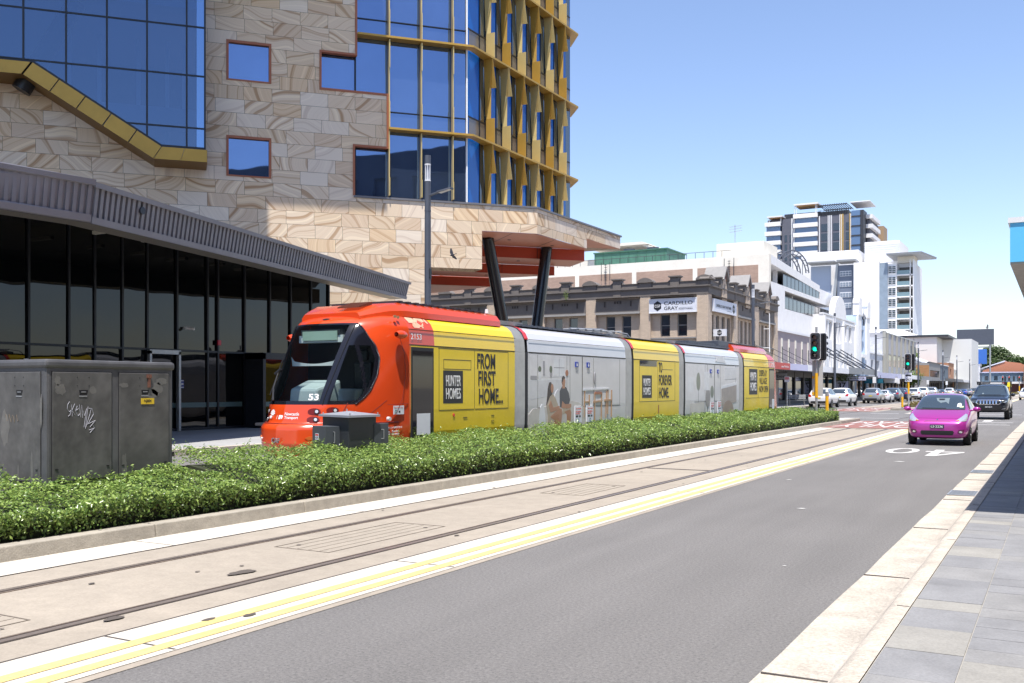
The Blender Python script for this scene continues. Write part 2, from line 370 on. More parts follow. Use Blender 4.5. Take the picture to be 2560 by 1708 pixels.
# median islands
struct(MB().box(-10.9,-8.78,-20,45.6,-.02,.14).prism([(-10.9,45.6),(-8.78,45.6),(-8.66,49.6),(-9.5,49.7),(-10.6,47.5)],-.02,.15,'z').build('median', mat('median_soil', (.10, .075, .055), .95, noise=[(4, .3), (30, .3)])))
struct(MB().prism([(-10.75,46.6),(-8.82,46.6),(-8.7,49.55),(-9.5,49.6),(-10.6,47.6)],.15,.154,'z').build('median_paving', M_conc2))
b = MB(); y = -20.0
for y1 in (-3.5, .8, 5.35, 7.0+.35, 9.75, 13.0, 15.75, 18.0, 20.6, 24, 28, 32, 36, 40, 43, 45.6):
    y0 = y+.006
    for x0, x1 in ((-8.79, -8.58), (-11.06, -10.88)):
        b.hexa([(x0,y0,-.02),(x1,y0,-.02),(x1,y1-.006,-.02),(x0,y1-.006,-.02),(x0+.0,y0,.15),(x1-.025,y0,.15),(x1-.025,y1-.006,.15),(x0,y1-.006,.15)])
    y = y1
b.prism([(-8.79,45.606),(-8.58,45.606),(-8.52,49.9),(-8.7,49.9)],-.02,.15,'z')
struct(b.build('median_kerb', M_kerb, bevel=.012))
b = MB().box(-10.75,-8.7,75.2,300,-.02,.15)
struct(b.build('far_median', M_kerb))
struct(MB().box(-10.55,-8.9,80,300,.15,.30).build('far_planting', mat('dry_groundcover', (.13, .11, .05), .95, noise=[(1.3, .4), (9, .3)])))
# ---------------------------------------------------------------- sandstone and glass building on the left
def sandstone():
    m = mat('banded_sandstone', (.6, .48, .36), .8, spec=.25); nd = m.node_tree.nodes; l = m.node_tree.links; p = nd['Principled BSDF']
    def M(op, a, b=None, c=None):
        n = nd.new('ShaderNodeMath'); n.operation = op
        for i, v in enumerate((a, b, c)):
            if v is None: continue
            if isinstance(v, (int, float)): n.inputs[i].default_value = v
            else: l.new(v, n.inputs[i])
        return n.outputs[0]
    tc = nd.new('ShaderNodeTexCoord'); sx = nd.new('ShaderNodeSeparateXYZ'); l.new(tc.outputs['Object'], sx.inputs[0])
    zz = M('DIVIDE', M('SUBTRACT', sx.outputs[2], .072), .576); row = M('FLOOR', zz)
    xx = M('ADD', M('DIVIDE', M('ADD', sx.outputs[0], 24.0), 1.19), M('ADD', M('MULTIPLY', M('FLOORED_MODULO', row, 2), .5), M('MULTIPLY', M('FLOORED_MODULO', row, 3), .23)))
    col = M('FLOOR', xx); cv = nd.new('ShaderNodeCombineXYZ'); l.new(col, cv.inputs[0]); l.new(row, cv.inputs[1])
    wn = nd.new('ShaderNodeTexWhiteNoise'); wn.noise_dimensions = '2D'; l.new(cv.outputs[0], wn.inputs['Vector'])
    rc = nd.new('ShaderNodeSeparateColor'); l.new(wn.outputs['Color'], rc.inputs[0])
    # per-block coordinates: shift, turn, bend
    off = nd.new('ShaderNodeVectorMath'); off.operation = 'MULTIPLY'; l.new(wn.outputs['Color'], off.inputs[0]); off.inputs[1].default_value = (37, 0, 53)
    xz = nd.new('ShaderNodeCombineXYZ'); l.new(sx.outputs[0], xz.inputs[0]); l.new(sx.outputs[2], xz.inputs[2])
    ad = nd.new('ShaderNodeVectorMath'); l.new(xz.outputs[0], ad.inputs[0]); l.new(off.outputs[0], ad.inputs[1])
    vr = nd.new('ShaderNodeVectorRotate'); vr.rotation_type = 'Y_AXIS'; l.new(ad.outputs[0], vr.inputs['Vector'])
    l.new(M('MULTIPLY', M('SUBTRACT', rc.outputs[1], .5), 2.6), vr.inputs['Angle'])
    n1 = nd.new('ShaderNodeTexNoise'); n1.inputs['Scale'].default_value = .55; n1.inputs['Detail'].default_value = .6; l.new(ad.outputs[0], n1.inputs['Vector'])
    rv = nd.new('ShaderNodeSeparateXYZ'); l.new(vr.outputs[0], rv.inputs[0])
    ph = M('ADD', M('MULTIPLY', rv.outputs[2], 1.7), M('MULTIPLY', n1.outputs['Fac'], 2.3))
    n2 = nd.new('ShaderNodeTexNoise'); n2.noise_dimensions = '1D'; n2.inputs['Scale'].default_value = 2.4; n2.inputs['Detail'].default_value = 5; n2.inputs['Roughness'].default_value = .62; l.new(ph, n2.inputs['W'])
    rp = nd.new('ShaderNodeValToRGB'); e = rp.color_ramp.elements
    e[0].position = .30; e[0].color = (.43, .285, .17, 1); e[1].position = .66; e[1].color = (.80, .67, .50, 1)
    for pos, c in ((.40, (.57, .43, .305, 1)), (.47, (.72, .59, .445, 1)), (.55, (.67, .545, .41, 1))):
        x = e.new(pos); x.color = c
    l.new(n2.outputs['Fac'], rp.inputs[0])
    # block tone: some nearly white, some greyer
    tone = nd.new('ShaderNodeValToRGB'); t = tone.color_ramp.elements; tone.color_ramp.interpolation = 'CONSTANT'
    t[0].position = 0; t[0].color = (1, .98, .95, 1); t[1].position = .35; t[1].color = (.96, .92, .86, 1)
    for pos, c in ((.6, (1.03, 1.02, 1.01, 1)), (.78, (.92, .87, .83, 1)), (.9, (1.0, .92, .81, 1))):
        x = t.new(pos); x.color = c
    l.new(rc.outputs[2], tone.inputs[0])
    mx = nd.new('ShaderNodeMix'); mx.data_type = 'RGBA'; mx.blend_type = 'MULTIPLY'; mx.inputs['Factor'].default_value = 1; l.new(rp.outputs[0], mx.inputs['A']); l.new(tone.outputs[0], mx.inputs['B'])
    # whitish blocks carry faint bands only
    wh = nd.new('ShaderNodeMix'); wh.data_type = 'RGBA'; l.new(M('MULTIPLY', M('GREATER_THAN', rc.outputs[0], .74), .5), wh.inputs['Factor']); l.new(mx.outputs['Result'], wh.inputs['A']); wh.inputs['B'].default_value = (.80, .73, .64, 1)
    fx = M('FRACT', xx); fz = M('FRACT', zz)
    ex = M('MULTIPLY', M('MINIMUM', fx, M('SUBTRACT', 1, fx)), 1.19); ez = M('MULTIPLY', M('MINIMUM', fz, M('SUBTRACT', 1, fz)), .576)
    jn = M('LESS_THAN', M('MINIMUM', ex, ez), .0065)
    jm = nd.new('ShaderNodeMix'); jm.data_type = 'RGBA'; l.new(jn, jm.inputs['Factor']); l.new(wh.outputs['Result'], jm.inputs['A']); jm.inputs['B'].default_value = (.13, .095, .07, 1)
    fn = nd.new('ShaderNodeTexNoise'); fn.inputs['Scale'].default_value = 45; l.new(tc.outputs['Object'], fn.inputs['Vector'])
    mr = nd.new('ShaderNodeMapRange'); mr.inputs['To Min'].default_value = .88; mr.inputs['To Max'].default_value = 1.12; l.new(fn.outputs['Fac'], mr.inputs[0])
    fm = nd.new('ShaderNodeMix'); fm.data_type = 'RGBA'; fm.blend_type = 'MULTIPLY'; fm.inputs['Factor'].default_value = 1; l.new(jm.outputs['Result'], fm.inputs['A']); l.new(mr.outputs[0], fm.inputs['B'])
    l.new(fm.outputs['Result'], p.inputs['Base Color'])
    return m
M_stone = sandstone()
M_frame = mat('terracotta_frame', (.36, .12, .055), .5, noise=[(2, .1)])
M_tglass = mat('blue_tower_glass', (.17, .25, .42), .02, .88, noise=[(.25, .10)]); wavy(M_tglass, .9, .05)
M_bglass = mat('blue_bay_glass', (.19, .28, .44), .03, .85, trans=(.5, (.26, .42, .68)), ior=1.35)
M_blue = mat('blue_spandrel', (.0, .115, .46), .12, spec=.6, noise=[(.4, .12)])
M_dglass = mat('dark_tower_glass', (.02, .035, .045), .03, spec=1.0, ior=1.8)
M_spand = mat('grey_spandrel_glass', (.16, .14, .12), .15, spec=.9)
M_gold = mat('gold_metal_panel', (.50, .30, .055), .45, .35, noise=[(.8, .12)])
M_gold2 = mat('pale_gold_panel', (.66, .50, .20), .42, .35, noise=[(.8, .1)])
M_gold3 = mat('bronze_soffit', (.20, .105, .025), .5, .3)
M_mull = mat('dark_mullion', (.02, .023, .03), .4, .3)
M_soff = mat('salmon_soffit_panel', (.62, .27, .17), .42, noise=[(.7, .1)])
M_riser = mat('deep_red_panel', (.42, .05, .015), .5, noise=[(.8, .1)])
M_capm = mat('grey_capping', (.17, .17, .185), .5, .2)
P0 = Vector((-22.2, 39.5, 0)); W48 = R(48)
stoneb = thing('sandstone_building', 'tall banded sandstone building with blue glass, gold fins and slanted black columns', 'building', P0)
TW = Matrix.Rotation(W48, 4, 'Z')              # wall frame: x along the wall, y inward
TG = Matrix.Translation(-P0)                   # world frame expressed under the building's root
def wall_open(b, u0, u1, z0, z1, holes, y=0., dep=.32, m=0):
    us = sorted({u0, u1}|{h[0] for h in holes}|{h[1] for h in holes}); zs = sorted({z0, z1}|{h[2] for h in holes}|{h[3] for h in holes})
    us = [u for u in us if u0 <= u <= u1]; zs = [z for z in zs if z0 <= z <= z1]
    for i in range(len(us)-1):
        for j in range(len(zs)-1):
            cu, cz = (us[i]+us[i+1])/2, (zs[j]+zs[j+1])/2
            if any(h[0] < cu < h[1] and h[2] < cz < h[3] for h in holes): continue
            b.poly([(us[i],y,zs[j]),(us[i+1],y,zs[j]),(us[i+1],y,zs[j+1]),(us[i],y,zs[j+1])], m)
    for h in holes:
        a, c, d, e = h
        for q in ([(a,y,d),(a,y+dep,d),(a,y+dep,e),(a,y,e)], [(c,y,d),(c,y+dep,d),(c,y+dep,e),(c,y,e)], [(a,y,d),(c,y,d),(c,y+dep,d),(a,y+dep,d)], [(a,y,e),(c,y,e),(c,y+dep,e),(a,y+dep,e)]): b.poly(q, m)
    return b
win1 = (-12.80, -10.94, 14.69, 16.40); win2 = (-12.80, -10.94, 10.62, 12.35)
b = MB()
holes = [win1, win2]
wall_open(b, -34, -7.29, 16.34, 24, [win1, (-40,-13.66,11.3,24)])
wall_open(b, -34, -8.85, 14.70, 16.34, [win1, (-40,-13.66,11.3,24)])
wall_open(b, -34, -5.89, 12.34, 14.70, [win2, (-40,-13.66,11.3,24)])
wall_open(b, -34, -7.39, 10.04, 12.34, [win2, (-40,-13.66,11.3,24)])
wall_open(b, -34, -4.2, 0, 10.04, [])
b.poly([(-34,.0,11.3),(-14.6,.0,11.3),(-19.6,.0,14.0),(-34,.0,14.0)])
b.poly([(-4.2,0,7.1),(-1.49,0,7.1),(-1.49,0,10.04),(-4.2,0,10.04)]); b.poly([(-1.49,0,8.87),(1.22,0,8.87),(1.22,0,10.04),(-1.49,0,10.04)])
b.poly([(-4.2,0,0),(-4.2,2.4,0),(-4.2,2.4,7.1),(-4.2,0,7.1)]); b.poly([(-1.49,0,7.1),(-1.49,1.2,7.1),(-1.49,1.2,8.87),(-1.49,0,8.87)])
b.poly([(-1.49,1.2,7.1),(-4.2,1.2,7.1),(-4.2,1.2,9),(-1.49,1.2,9)])
# reveals round the stepped opening
for (ua, za, ub, zb) in ((-7.29,24,-7.29,16.34),(-7.29,16.34,-8.85,16.34),(-8.85,16.34,-8.85,14.7),(-8.85,14.7,-5.89,14.7),(-5.89,14.7,-5.89,12.34),(-5.89,12.34,-7.39,12.34),(-7.39,12.34,-7.39,10.04),(-7.39,10.04,1.22,10.04)):
    b.poly([(ua,0,za),(ub,0,zb),(ub,.3,zb),(ua,.3,za)])
b.build('stone_wall', M_stone, stoneb, fix=False, rotz=W48)
# podium side, facing the street, runs along world +Y from the corner
c1 = TW @ Vector((1.22, 0, 0))
b = MB().poly([(0,0,8.87),(5.5,0,8.87),(5.5,0,10.04),(0,0,10.04)]).poly([(5.5,0,9.39),(9.9,0,9.39),(9.9,0,10.04),(5.5,0,10.04)]).poly([(5.5,0,8.87),(5.5,.5,8.87),(5.5,.5,9.39),(5.5,0,9.39)]).poly([(9.9,0,9.39),(9.9,3,9.39),(9.9,3,10.04),(9.9,0,10.04)])
b.build('stone_wall', M_stone, stoneb, fix=False, loc=c1, rotz=R(90))
# capping along the podium top and its paved top
e = TW.inverted() @ (c1+Vector((0, 9.95, 0)))
b = MB(TW).hexa([(-7.4,-.06,10.045),(1.25,-.06,10.045),(1.25,.35,10.045),(-7.4,.35,10.045),(-7.4,-.06,10.13),(1.25,-.06,10.13),(1.25,.35,10.13),(-7.4,.35,10.13)])
k = c1
b2 = MB().hexa([(k.x-.4,k.y,10.045),(k.x+.06,k.y,10.045),(k.x+.06,k.y+10,10.045),(k.x-.4,k.y+10,10.045),(k.x-.4,k.y,10.132),(k.x+.06,k.y,10.132),(k.x+.06,k.y+10,10.132),(k.x-.4,k.y+10,10.132)])
b.v += b2.v; nb = len(b.v)-8; b.f += [[i+nb for i in f] for f in b2.f]; b.m += b2.m
b.build('podium_capping', M_capm, stoneb)
MB(TG).prism([(-23.4,38.2),(-21.45,40.3),(-21.45,50.2),(-24.4,50.2)], 9.95, 10.0, 'z').build('podium_roof', M_conc2, stoneb)
# stepped soffit: treads and deep red risers
b = MB(TW); up = lambda u, y: (u, y)
b.prism([(-1.47,.02),(1.2,.02),(5.28,3.68),(5.3,4.02),(-1.47,4.02)], 8.84, 8.865, 'z')
b.prism([(5.3,3.72),(8.5,6.58),(5.2,6.6)], 9.36, 9.385, 'z')
b.prism([(-4.15,1.22),(-1.47,1.22),(-1.47,4.05),(5.35,4.05),(5.5,6.5),(-4.15,6.5)], 8.255, 8.275, 'z')
b.prism([(-4.15,6.5),(4.6,6.5),(2.2,8.5),(-4.15,8.5)], 7.745, 7.765, 'z')
b.prism([(-12,8.5),(1.6,8.5),(-.6,13),(-12,13)], 7.23, 7.25, 'z')
b.build('soffit', M_soff, stoneb)
b = MB(TW).box(-1.47,5.32,4.04,4.1,8.28,8.84).box(-4.15,4.6,6.52,6.58,7.77,8.25).box(-12,1.6,8.52,8.58,7.255,7.74).box(5.26,5.32,3.75,4.04,8.86,9.36)
b.box(-4.9,-4.17,2.42,3.0,0,7.74)
b.build('soffit_riser', M_riser, stoneb)
b = MB(TW)
for u, y, z in ((.5,2.0,8.84),(3.2,3.2,8.84),(2,5,8.25),(-1,5.2,8.25),(1,7.4,7.74)): b.tube((u,y,z-.012),(u,y,z),.09,n=12)
for u in (0, 2.6): b.box(u-.008,u+.008,.05 if u < 1 else 1.4,4.0,8.832,8.842)
for u in (0.3, 2.7): b.box(u-.012,u+.012,4.03,4.045,8.28,8.84)
for u in (-1.2, 1.6): b.box(u-.012,u+.012,6.51,6.525,7.77,8.25)
b.build('soffit_fittings', M_mull, stoneb)
MB(TW).box(-14,-4.95,3,14,0,7.2).build('lobby_glazing', mat('lobby_dark_glass', (.015,.02,.022), .05, spec=.9), stoneb)
# slanted columns
for top, base in (((-24.0,40.25,8.84),(-23.75,43.0,.15)), ((-22.95,44.4,8.84),(-23.55,43.25,.15))):
    a = Vector(top)-P0; c = Vector(base)-P0
    MB().tube(c, a, .29, .29, 28).build('slanted_column', mat('black_gloss_column', (.008,.009,.013), .22, spec=.6), stoneb, smooth='auto')
# square windows with terracotta frames
def square_window(h, y=.12):
    a, c, d, e = h
    f = MB(TW).box(a,a+.1,-.03,y,d,e).box(c-.1,c,-.03,y,d,e).box(a+.1,c-.1,-.03,y,e-.1,e).box(a+.1,c-.1,-.03,y,d,d+.06).build('window', M_frame, stoneb)
    MB(TW).box(a+.1,c-.1,y-.02,y+.02,d+.06,e-.1).build('pane', M_tglass, f)
square_window(win1); square_window(win2)
f = MB(TW)
for (ua, za, ub, zb) in ((-7.29,19,-7.29,16.34),(-8.85,16.34,-7.29,16.34),(-8.85,16.34,-8.85,14.7),(-8.85,14.7,-5.89,14.7),(-5.89,14.7,-5.89,12.34),(-7.39,12.34,-5.89,12.34),(-7.39,12.34,-7.39,10.13)):
    if ua == ub: f.box(ua-.045,ua+.045,-.035,.2,min(za,zb),max(za,zb))
    else: f.box(min(ua,ub)-.045,max(ua,ub)+.045,-.04,.205,za-.045,za+.045)
f.build('opening_frame', M_frame, stoneb)
# front curtain wall: panes, gold shelves and mullions; it turns the corner with a short bevelled bay
GY = .30; uc = -2.15
ulines = [-8.85, -7.29, -5.82, -4.35, -2.88, uc]
zl = [10.13, 13.2, 14.03, 17.26, 18.08, 21.3, 24]
b = MB(TW)
for i in range(len(ulines)-1):
    for j in range(len(zl)-1):
        t = random.uniform(-.006, .006); t2 = random.uniform(-.004, .004)     # panes never sit quite flush
        b.add([(ulines[i],GY+t,zl[j]),(ulines[i+1],GY-t,zl[j]),(ulines[i+1],GY-t+t2,zl[j+1]),(ulines[i],GY+t+t2,zl[j+1])], [(0,1,2,3)])
b.build('glass_front', M_tglass, stoneb, fix=False)
b = MB(TW)
for u in (-7.29, -5.82, -4.35, -2.88): b.box(u-.03,u+.03,.2,.36,10.14,24)
for z in (14.03, 18.08): b.box(-8.8,uc,.245,.30,z-.02,z+.02)
b.box(-8.8,uc,.22,.31,10.131,10.2)
b.build('mullion', M_mull, stoneb)
b = MB(TW).box(uc-.035,uc+.035,.2,.4,10.14,24); b.build('corner_mullion', M_white, stoneb)
b = MB(TW)
for u in (-5.82, -4.35, -2.88):
    for z0, z1, d in ((10.2,11.0,.16),(11.0,13.1,.08),(13.24,14.4,.16),(14.4,15.9,.08),(15.9,17.15,.16),(17.3,18.5,.16),(18.5,20,.08),(20,21.3,.16)):
        b.box(u-.022,u+.022,-d,.2,z0,z1)
b.build('gold_mullion', M_gold2, stoneb)
cf = TW.inverted() @ (Vector((-24.05,38.9,0))-P0)
for z, ua in ((13.2,-5.85),(17.26,-7.25),(21.3,-7.25)):
    b = MB(TW).box(ua,-1.95,-.22,.28,z-.06,z+.03)
    q = TW.inverted() @ (Vector((-23.34,39.35,0))-P0); r_ = TW.inverted() @ (Vector((-23.86,39.35,0))-P0)
    b.prism([(-1.95,-.22),(q.x,q.y),(r_.x,r_.y),(-1.95,.28)], z-.06, z+.03, 'z')
    b.build('gold_shelf', M_gold, stoneb)
# corner bay and street side: blue panels, dark glass, folded gold fins
XG, XO = -23.86, -23.34
fy = [39.8+1.545*k for k in range(6)]; Yend = 48.95
edges = [38.3]+fy+[Yend]
bl = MB(TG); dk = MB(TG); sp = MB(TG)
for k in range(len(edges)-1):
    y0, y1 = edges[k]+.02, edges[k+1]-.02
    for z in (10.13, 13.2, 17.26, 21.3):
        zt = {10.13: 13.14, 13.2: 17.2, 17.26: 21.24, 21.3: 25.3}[z]
        z0 = z+(1.0 if z > 10.2 else 0)
        ym = y0+(y1-y0)*.64
        t = random.uniform(-.008, .008)
        if z > 10.2: sp.add([(XG,y0,z),(XG,y1,z),(XG,y1,z0),(XG,y0,z0)], [(0,1,2,3)])
        bl.add([(XG+t,y0,z0),(XG-t,ym,z0),(XG-t,ym,zt),(XG+t,y0,zt)], [(0,1,2,3)]); dk.add([(XG+t,ym,z0),(XG-t,y1,z0),(XG-t,y1,zt),(XG+t,ym,zt)], [(0,1,2,3)])
bl.build('blue_panel', M_blue, stoneb, fix=False); dk.build('dark_glazing', M_dglass, stoneb, fix=False); sp.build('spandrel_glass', M_spand, stoneb, fix=False)
b = MB(TG)
for y in edges[1:-1]:
    b.box(XG-.02,XG+.05,y-.03,y+.03,10.14,25)
    b.box(XG-.02,XG+.035,y-.58,y-.53,10.14,25)
for z in (14.2, 18.26, 22.3): b.box(XG-.02,XG+.03,38.2,Yend,z-.03,z+.03)
b.box(XG-.03,XG+.06,38.1,Yend+.1,10.131,10.2); b.build('mullion', M_mull, stoneb)
MB(TG).prism([(-23.86,48.96),(-23.87,49.02),(-34,49.02),(-34,48.96)],10,26,'z').build('end_wall', M_blue, stoneb)
for k, z in enumerate((13.2, 17.26, 21.3)):
    MB(TG).box(XG,XO,39.36,49.0,z-.06,z+.03).prism([(XO,49.0),(XO-1.2,50.5),(XO-2.0,49.0)],z-.05,z+.025,'z').build('gold_shelf', M_gold, stoneb)
th = .02
for k, y in enumerate(fy):
    for j, z in enumerate((9.14, 13.2, 17.26, 21.3)):
        mm = (M_gold2, M_gold)[(k+j+(j == 0)) % 2]
        zb = z+1.22; zc = z+2.69; zt = z+4.06-.06; xm = XG+.27
        b = MB(TG)
        if j: b.box(XG+.03, XO, y-.02, y+.02, z+.03, zb)
        za = zb if j else 10.14
        A = (XG+.03,y-.02,za); B_ = (xm,y+.05,za); C = (xm,y+.08,zc); D = (XO,y+.14,zc); E_ = (XO,y-.20,zt); F_ = (XG+.03,y-.20,zt)
        for q in ([A,B_,C], [A,C,E_], [C,D,E_], [A,E_,F_]):
            b.add(list(q)+[(p[0],p[1]+th,p[2]) for p in q], [(0,1,2),(5,4,3),(0,3,4,1),(1,4,5,2),(2,5,3,0)])
        b.build('folded_fin', mm, stoneb, fix=True)
# projecting bay of blue glass with the sloping gold sill
TB = TW @ Matrix.Translation((0, -1.5, 0))
b = MB(TB)
gl = [(-36,14.17),(-20.03,14.17),(-15.34,11.29),(-13.66,11.29)]
xs = [-23.3,-21.8,-20.34,-18.84,-17.37,-15.89,-14.39,-13.69]
def sill(u):
    if u <= -20.03: return 14.17
    if u >= -15.34: return 11.29
    return 14.17+(u+20.03)*(11.29-14.17)/(-15.34+20.03)
hz = [11.2, 12.14, 14.26, 16.24, 18.3, 22]
b.add([(-36,0,14.17),(-20.03,0,14.17),(-15.34,0,11.29),(-13.66,0,11.29),(-13.66,0,22),(-36,0,22)], [(0,1,2,3,4,5)])
b.add([(-13.66,0,11.29),(-13.66,1.5,11.29),(-13.66,1.5,22),(-13.66,0,22)], [(0,1,2,3)])
b.build('bay_glass', M_bglass, stoneb, fix=False)
b = MB(TB)
for u in xs: b.box(u-.035,u+.035,-.04,.06,sill(u)+.02,22)
for z in hz[1:]:
    u0 = -36 if z > 14.2 else -20.03+(14.17-z)/(14.17-11.29)*(20.03-15.34)
    b.box(u0,-13.7,-.03,.05,z-.03,z+.03)
for (ua,za),(ub,zb) in zip(gl[:-1], gl[1:]): b.hexa([(ua,-.03,za),(ub,-.03,zb),(ub,.06,zb),(ua,.06,za),(ua,-.03,za+.09),(ub,-.03,zb+.09),(ub,.06,zb+.09),(ua,.06,za+.09)])
b.build('bay_mullion', M_mull, stoneb)
gb = [(-36,13.68),(-20.36,13.68),(-15.64,10.79),(-13.60,10.79)]
gt = [(-36,14.165),(-20.03,14.165),(-15.34,11.285),(-13.60,11.285)]
b = MB(TB)
cut = [0, .0]
def seg(p0, p1, q0, q1, n):
    for i in range(n):
        a0, a1 = i/n+.004, (i+1)/n-.004
        lp = lambda p, q, t: (p[0]+(q[0]-p[0])*t, p[1]+(q[1]-p[1])*t)
        A, B_ = lp(p0, p1, a0), lp(p0, p1, a1); C, D = lp(q0, q1, a1), lp(q0, q1, a0)
        b.hexa([(A[0],-.05,A[1]),(B_[0],-.05,B_[1]),(B_[0],0,B_[1]),(A[0],0,A[1]),(D[0],-.05,D[1]),(C[0],-.05,C[1]),(C[0],0,C[1]),(D[0],0,D[1])])
seg(gb[0], gb[1], gt[0], gt[1], 9); seg(gb[1], gb[2], gt[1], gt[2], 5); seg(gb[2], gb[3], gt[2], gt[3], 2)
b.build('gold_sill_panel', M_gold, stoneb)
b = MB(TB)
for (ua,za),(ub,zb) in zip(gb[:-1], gb[1:]): b.poly([(ua,-.05,za-.004),(ub,-.05,zb-.004),(ub,1.5,zb-.004),(ua,1.5,za-.004)])
b.poly([(-13.60,-.05,10.786),(-13.60,1.5,10.786),(-13.60,1.5,11.29),(-13.60,-.05,11.29)])
b.build('bay_soffit', M_gold3, stoneb, fix=False)
# what shows through the bay: floors, ceiling band, leaning black column, back wall
b = MB(TB).box(-36,-13.9,9.0,9.1,8,24); b.build('back_wall', mat('interior_wall', (.30,.32,.36), .8), stoneb)
b = MB(TB).box(-36,-14.0,3.2,9,13.05,13.75).box(-36,-14.0,.4,9,17.1,17.6).build('floor_slab', mat('interior_slab', (.62,.64,.66), .7), stoneb)
b = MB(TB)
for u in (-19.2,-18.0,-16.4,-15.2,-14.5): b.box(u-.08,u+.08,4.5,4.7,10,17)
b.build('interior_post', M_white, stoneb)
MB(TB).tube((-20.55,.9,13.3),(-18.55,.9,17.0),.36,.36,20).build('leaning_column', M_black, stoneb, smooth='auto')
# upper storeys over the street: out of frame, they shade the upper stone
b = MB(TW).box(-40,-13.6,-7.0,0,22,40).box(-13.6,-7.35,-4.0,0,22,30).box(-40,-7.35,0,8,24,30)
b.build('overhanging_storeys', mat('olive_cladding', (.07,.085,.06), .6), stoneb)
# ---------------------------------------------------------------- low dark-glass building with ribbed canopy
lowb = thing('glass_lobby_building', 'low dark glass shopfront under a ribbed grey canopy beside the sandstone building', 'building', (-26.6, 5, 0))
TL = Matrix.Translation((26.6, -5, 0))
M_lglass = mat('black_mirror_glass', (.004,.005,.006), .015, spec=.5, ior=1.5); wavy(M_lglass, .7, .16)
ml = [-6, 3, 8, 12, 15.4, 16.8, 18.07, 19.41, 20.33, 21.37, 22.36, 23.62, 25.0, 25.49, 26.82, 28.15, 29.32, 30.52, 31.62]
b = MB(TL)
for y0, y1 in zip(ml[:-1], ml[1:]):
    for z0, z1 in ((.15,2.95),(2.95,6.85)):
        t = random.uniform(-.02, .02); t2 = random.uniform(-.012, .012)
        b.add([(-26.6+t,y0,z0),(-26.6-t,y1,z0),(-26.6-t+t2,y1,z1),(-26.6+t+t2,y0,z1)], [(0,1,2,3)])
b.poly([(-26.6,31.62,0),(-29.5,31.62,0),(-29.5,31.62,6.85),(-26.6,31.62,6.85)])
b.build('shopfront_glass', M_lglass, lowb, fix=False)
b = MB(TL)
for y in ml[1:]: b.box(-26.66,-26.53,y-.035,y+.035,.15,6.8)
b.box(-26.66,-26.54,-6,31.6,2.90,2.97).box(-26.66,-26.5,-6,31.6,.15,.24)
b.build('shopfront_frame', M_mull, lowb)
b = MB(TL).box(-26.53,-26.40,22.33,22.42,.15,2.88).box(-26.53,-26.40,23.56,23.65,.15,2.88).box(-26.53,-26.40,22.33,23.65,2.78,2.92)
b.build('door_frame', M_galv, lowb)
b = MB(TL).box(-26.5,-25.6,26.78,26.92,.15,2.92).box(-26.5,-25.6,28.9,29.0,.15,2.92).box(-26.5,-25.6,26.78,29.0,2.7,2.94).box(-25.66,-25.6,26.92,28.9,.15,.22)
b.build('entry_vestibule_frame', M_mull, lowb)
MB(TL).poly([(-25.64,26.92,.22),(-25.64,28.9,.22),(-25.64,28.9,2.7),(-25.64,26.92,2.7)]).build('vestibule_glass', M_lglass, lowb, fix=False)
b = MB(TL).box(-26.585,-26.575,15,26.7,.95,1.12).box(-25.632,-25.625,26.95,28.85,.95,1.12); b.build('frosted_safety_band', mat('frosted_band', (.09,.15,.15), .5), lowb)
# sticker, alarm box and camera on the glass
q = MB(TL).box(-26.585,-26.57,23.78,23.93,1.62,1.92).build('blue_sticker', mat('blue_sticker', (.02,.03,.22), .5), lowb)
MB(TL).box(-26.569,-26.565,23.81,23.90,1.74,1.80).box(-26.569,-26.565,23.8,23.91,1.64,1.67).box(-26.569,-26.565,23.8,23.91,1.87,1.9).build('sticker_marks', M_white, q)
MB(TL).box(-26.53,-26.47,25.42,25.56,3.18,3.36).build('red_alarm_box', mat('alarm_red', (.55,.02,.05), .4), lowb)
MB(TL).tube((-26.5,23.95,3.72),(-26.25,24.1,3.68),.05,.05,10).box(-26.6,-26.45,23.9,24.0,3.7,3.76).build('security_camera', M_white, lowb)
MB(TL).box(-26.56,-26.5,17.9,18.02,2.3,2.5).build('wall_light', M_white, lowb)
# canopy
Kb, Kt, Eb, Et = Vector((-19.3,14.6,5.4)), Vector((-19.06,14.53,6.3)), Vector((-24.2,33.7,5.4)), Vector((-24.0,33.72,6.11))
Nb, Nt = Vector((-20.05,4,5.4)), Vector((-20.2,4,6.3))
def ribbed(A, B_, C, D, n, name, mA):
    """A,B bottom ends, C,D top ends; ribs stand 35 mm proud between a bottom and a top flashing"""
    out = (B_-A).cross(C-A).normalized()
    if out.x < 0: out = -out
    P = lambda s, t: A.lerp(B_, s).lerp(C.lerp(D, s), t)
    b = MB(TL)
    def pan(s0, s1, t0, t1, d):
        q = [P(s0,t0), P(s1,t0), P(s1,t1), P(s0,t1)]
        b.add([x for x in q]+[x+out*d for x in q], [(0,3,2,1),(4,5,6,7),(0,1,5,4),(1,2,6,5),(2,3,7,6),(3,0,4,7)])
    pan(0, 1, .0, 1.0, .02)
    pan(0, 1, 0, .17, .10); pan(-.001, 1.001, .88, 1.01, .13)
    for i in range(n):
        s = i/n; pan(s+.28/n, s+.80/n, .17, .88, .075)
    return b.build(name, mA, lowb)
M_rib = mat('grey_ribbed_cladding', (.27,.27,.30), .5, .15, noise=[(.8, .12)])
ribbed(Nb, Kb, Nt, Kt, 62, 'canopy_fascia', M_rib); ribbed(Kb, Eb, Kt, Et, 104, 'canopy_fascia', M_rib)
b = MB(TL)
b.poly([(-20.15,4,6.1),(-19.4,14.6,6.1),(-24.1,33.3,5.95),(-26.55,31.6,6.8),(-26.55,4,6.8)])
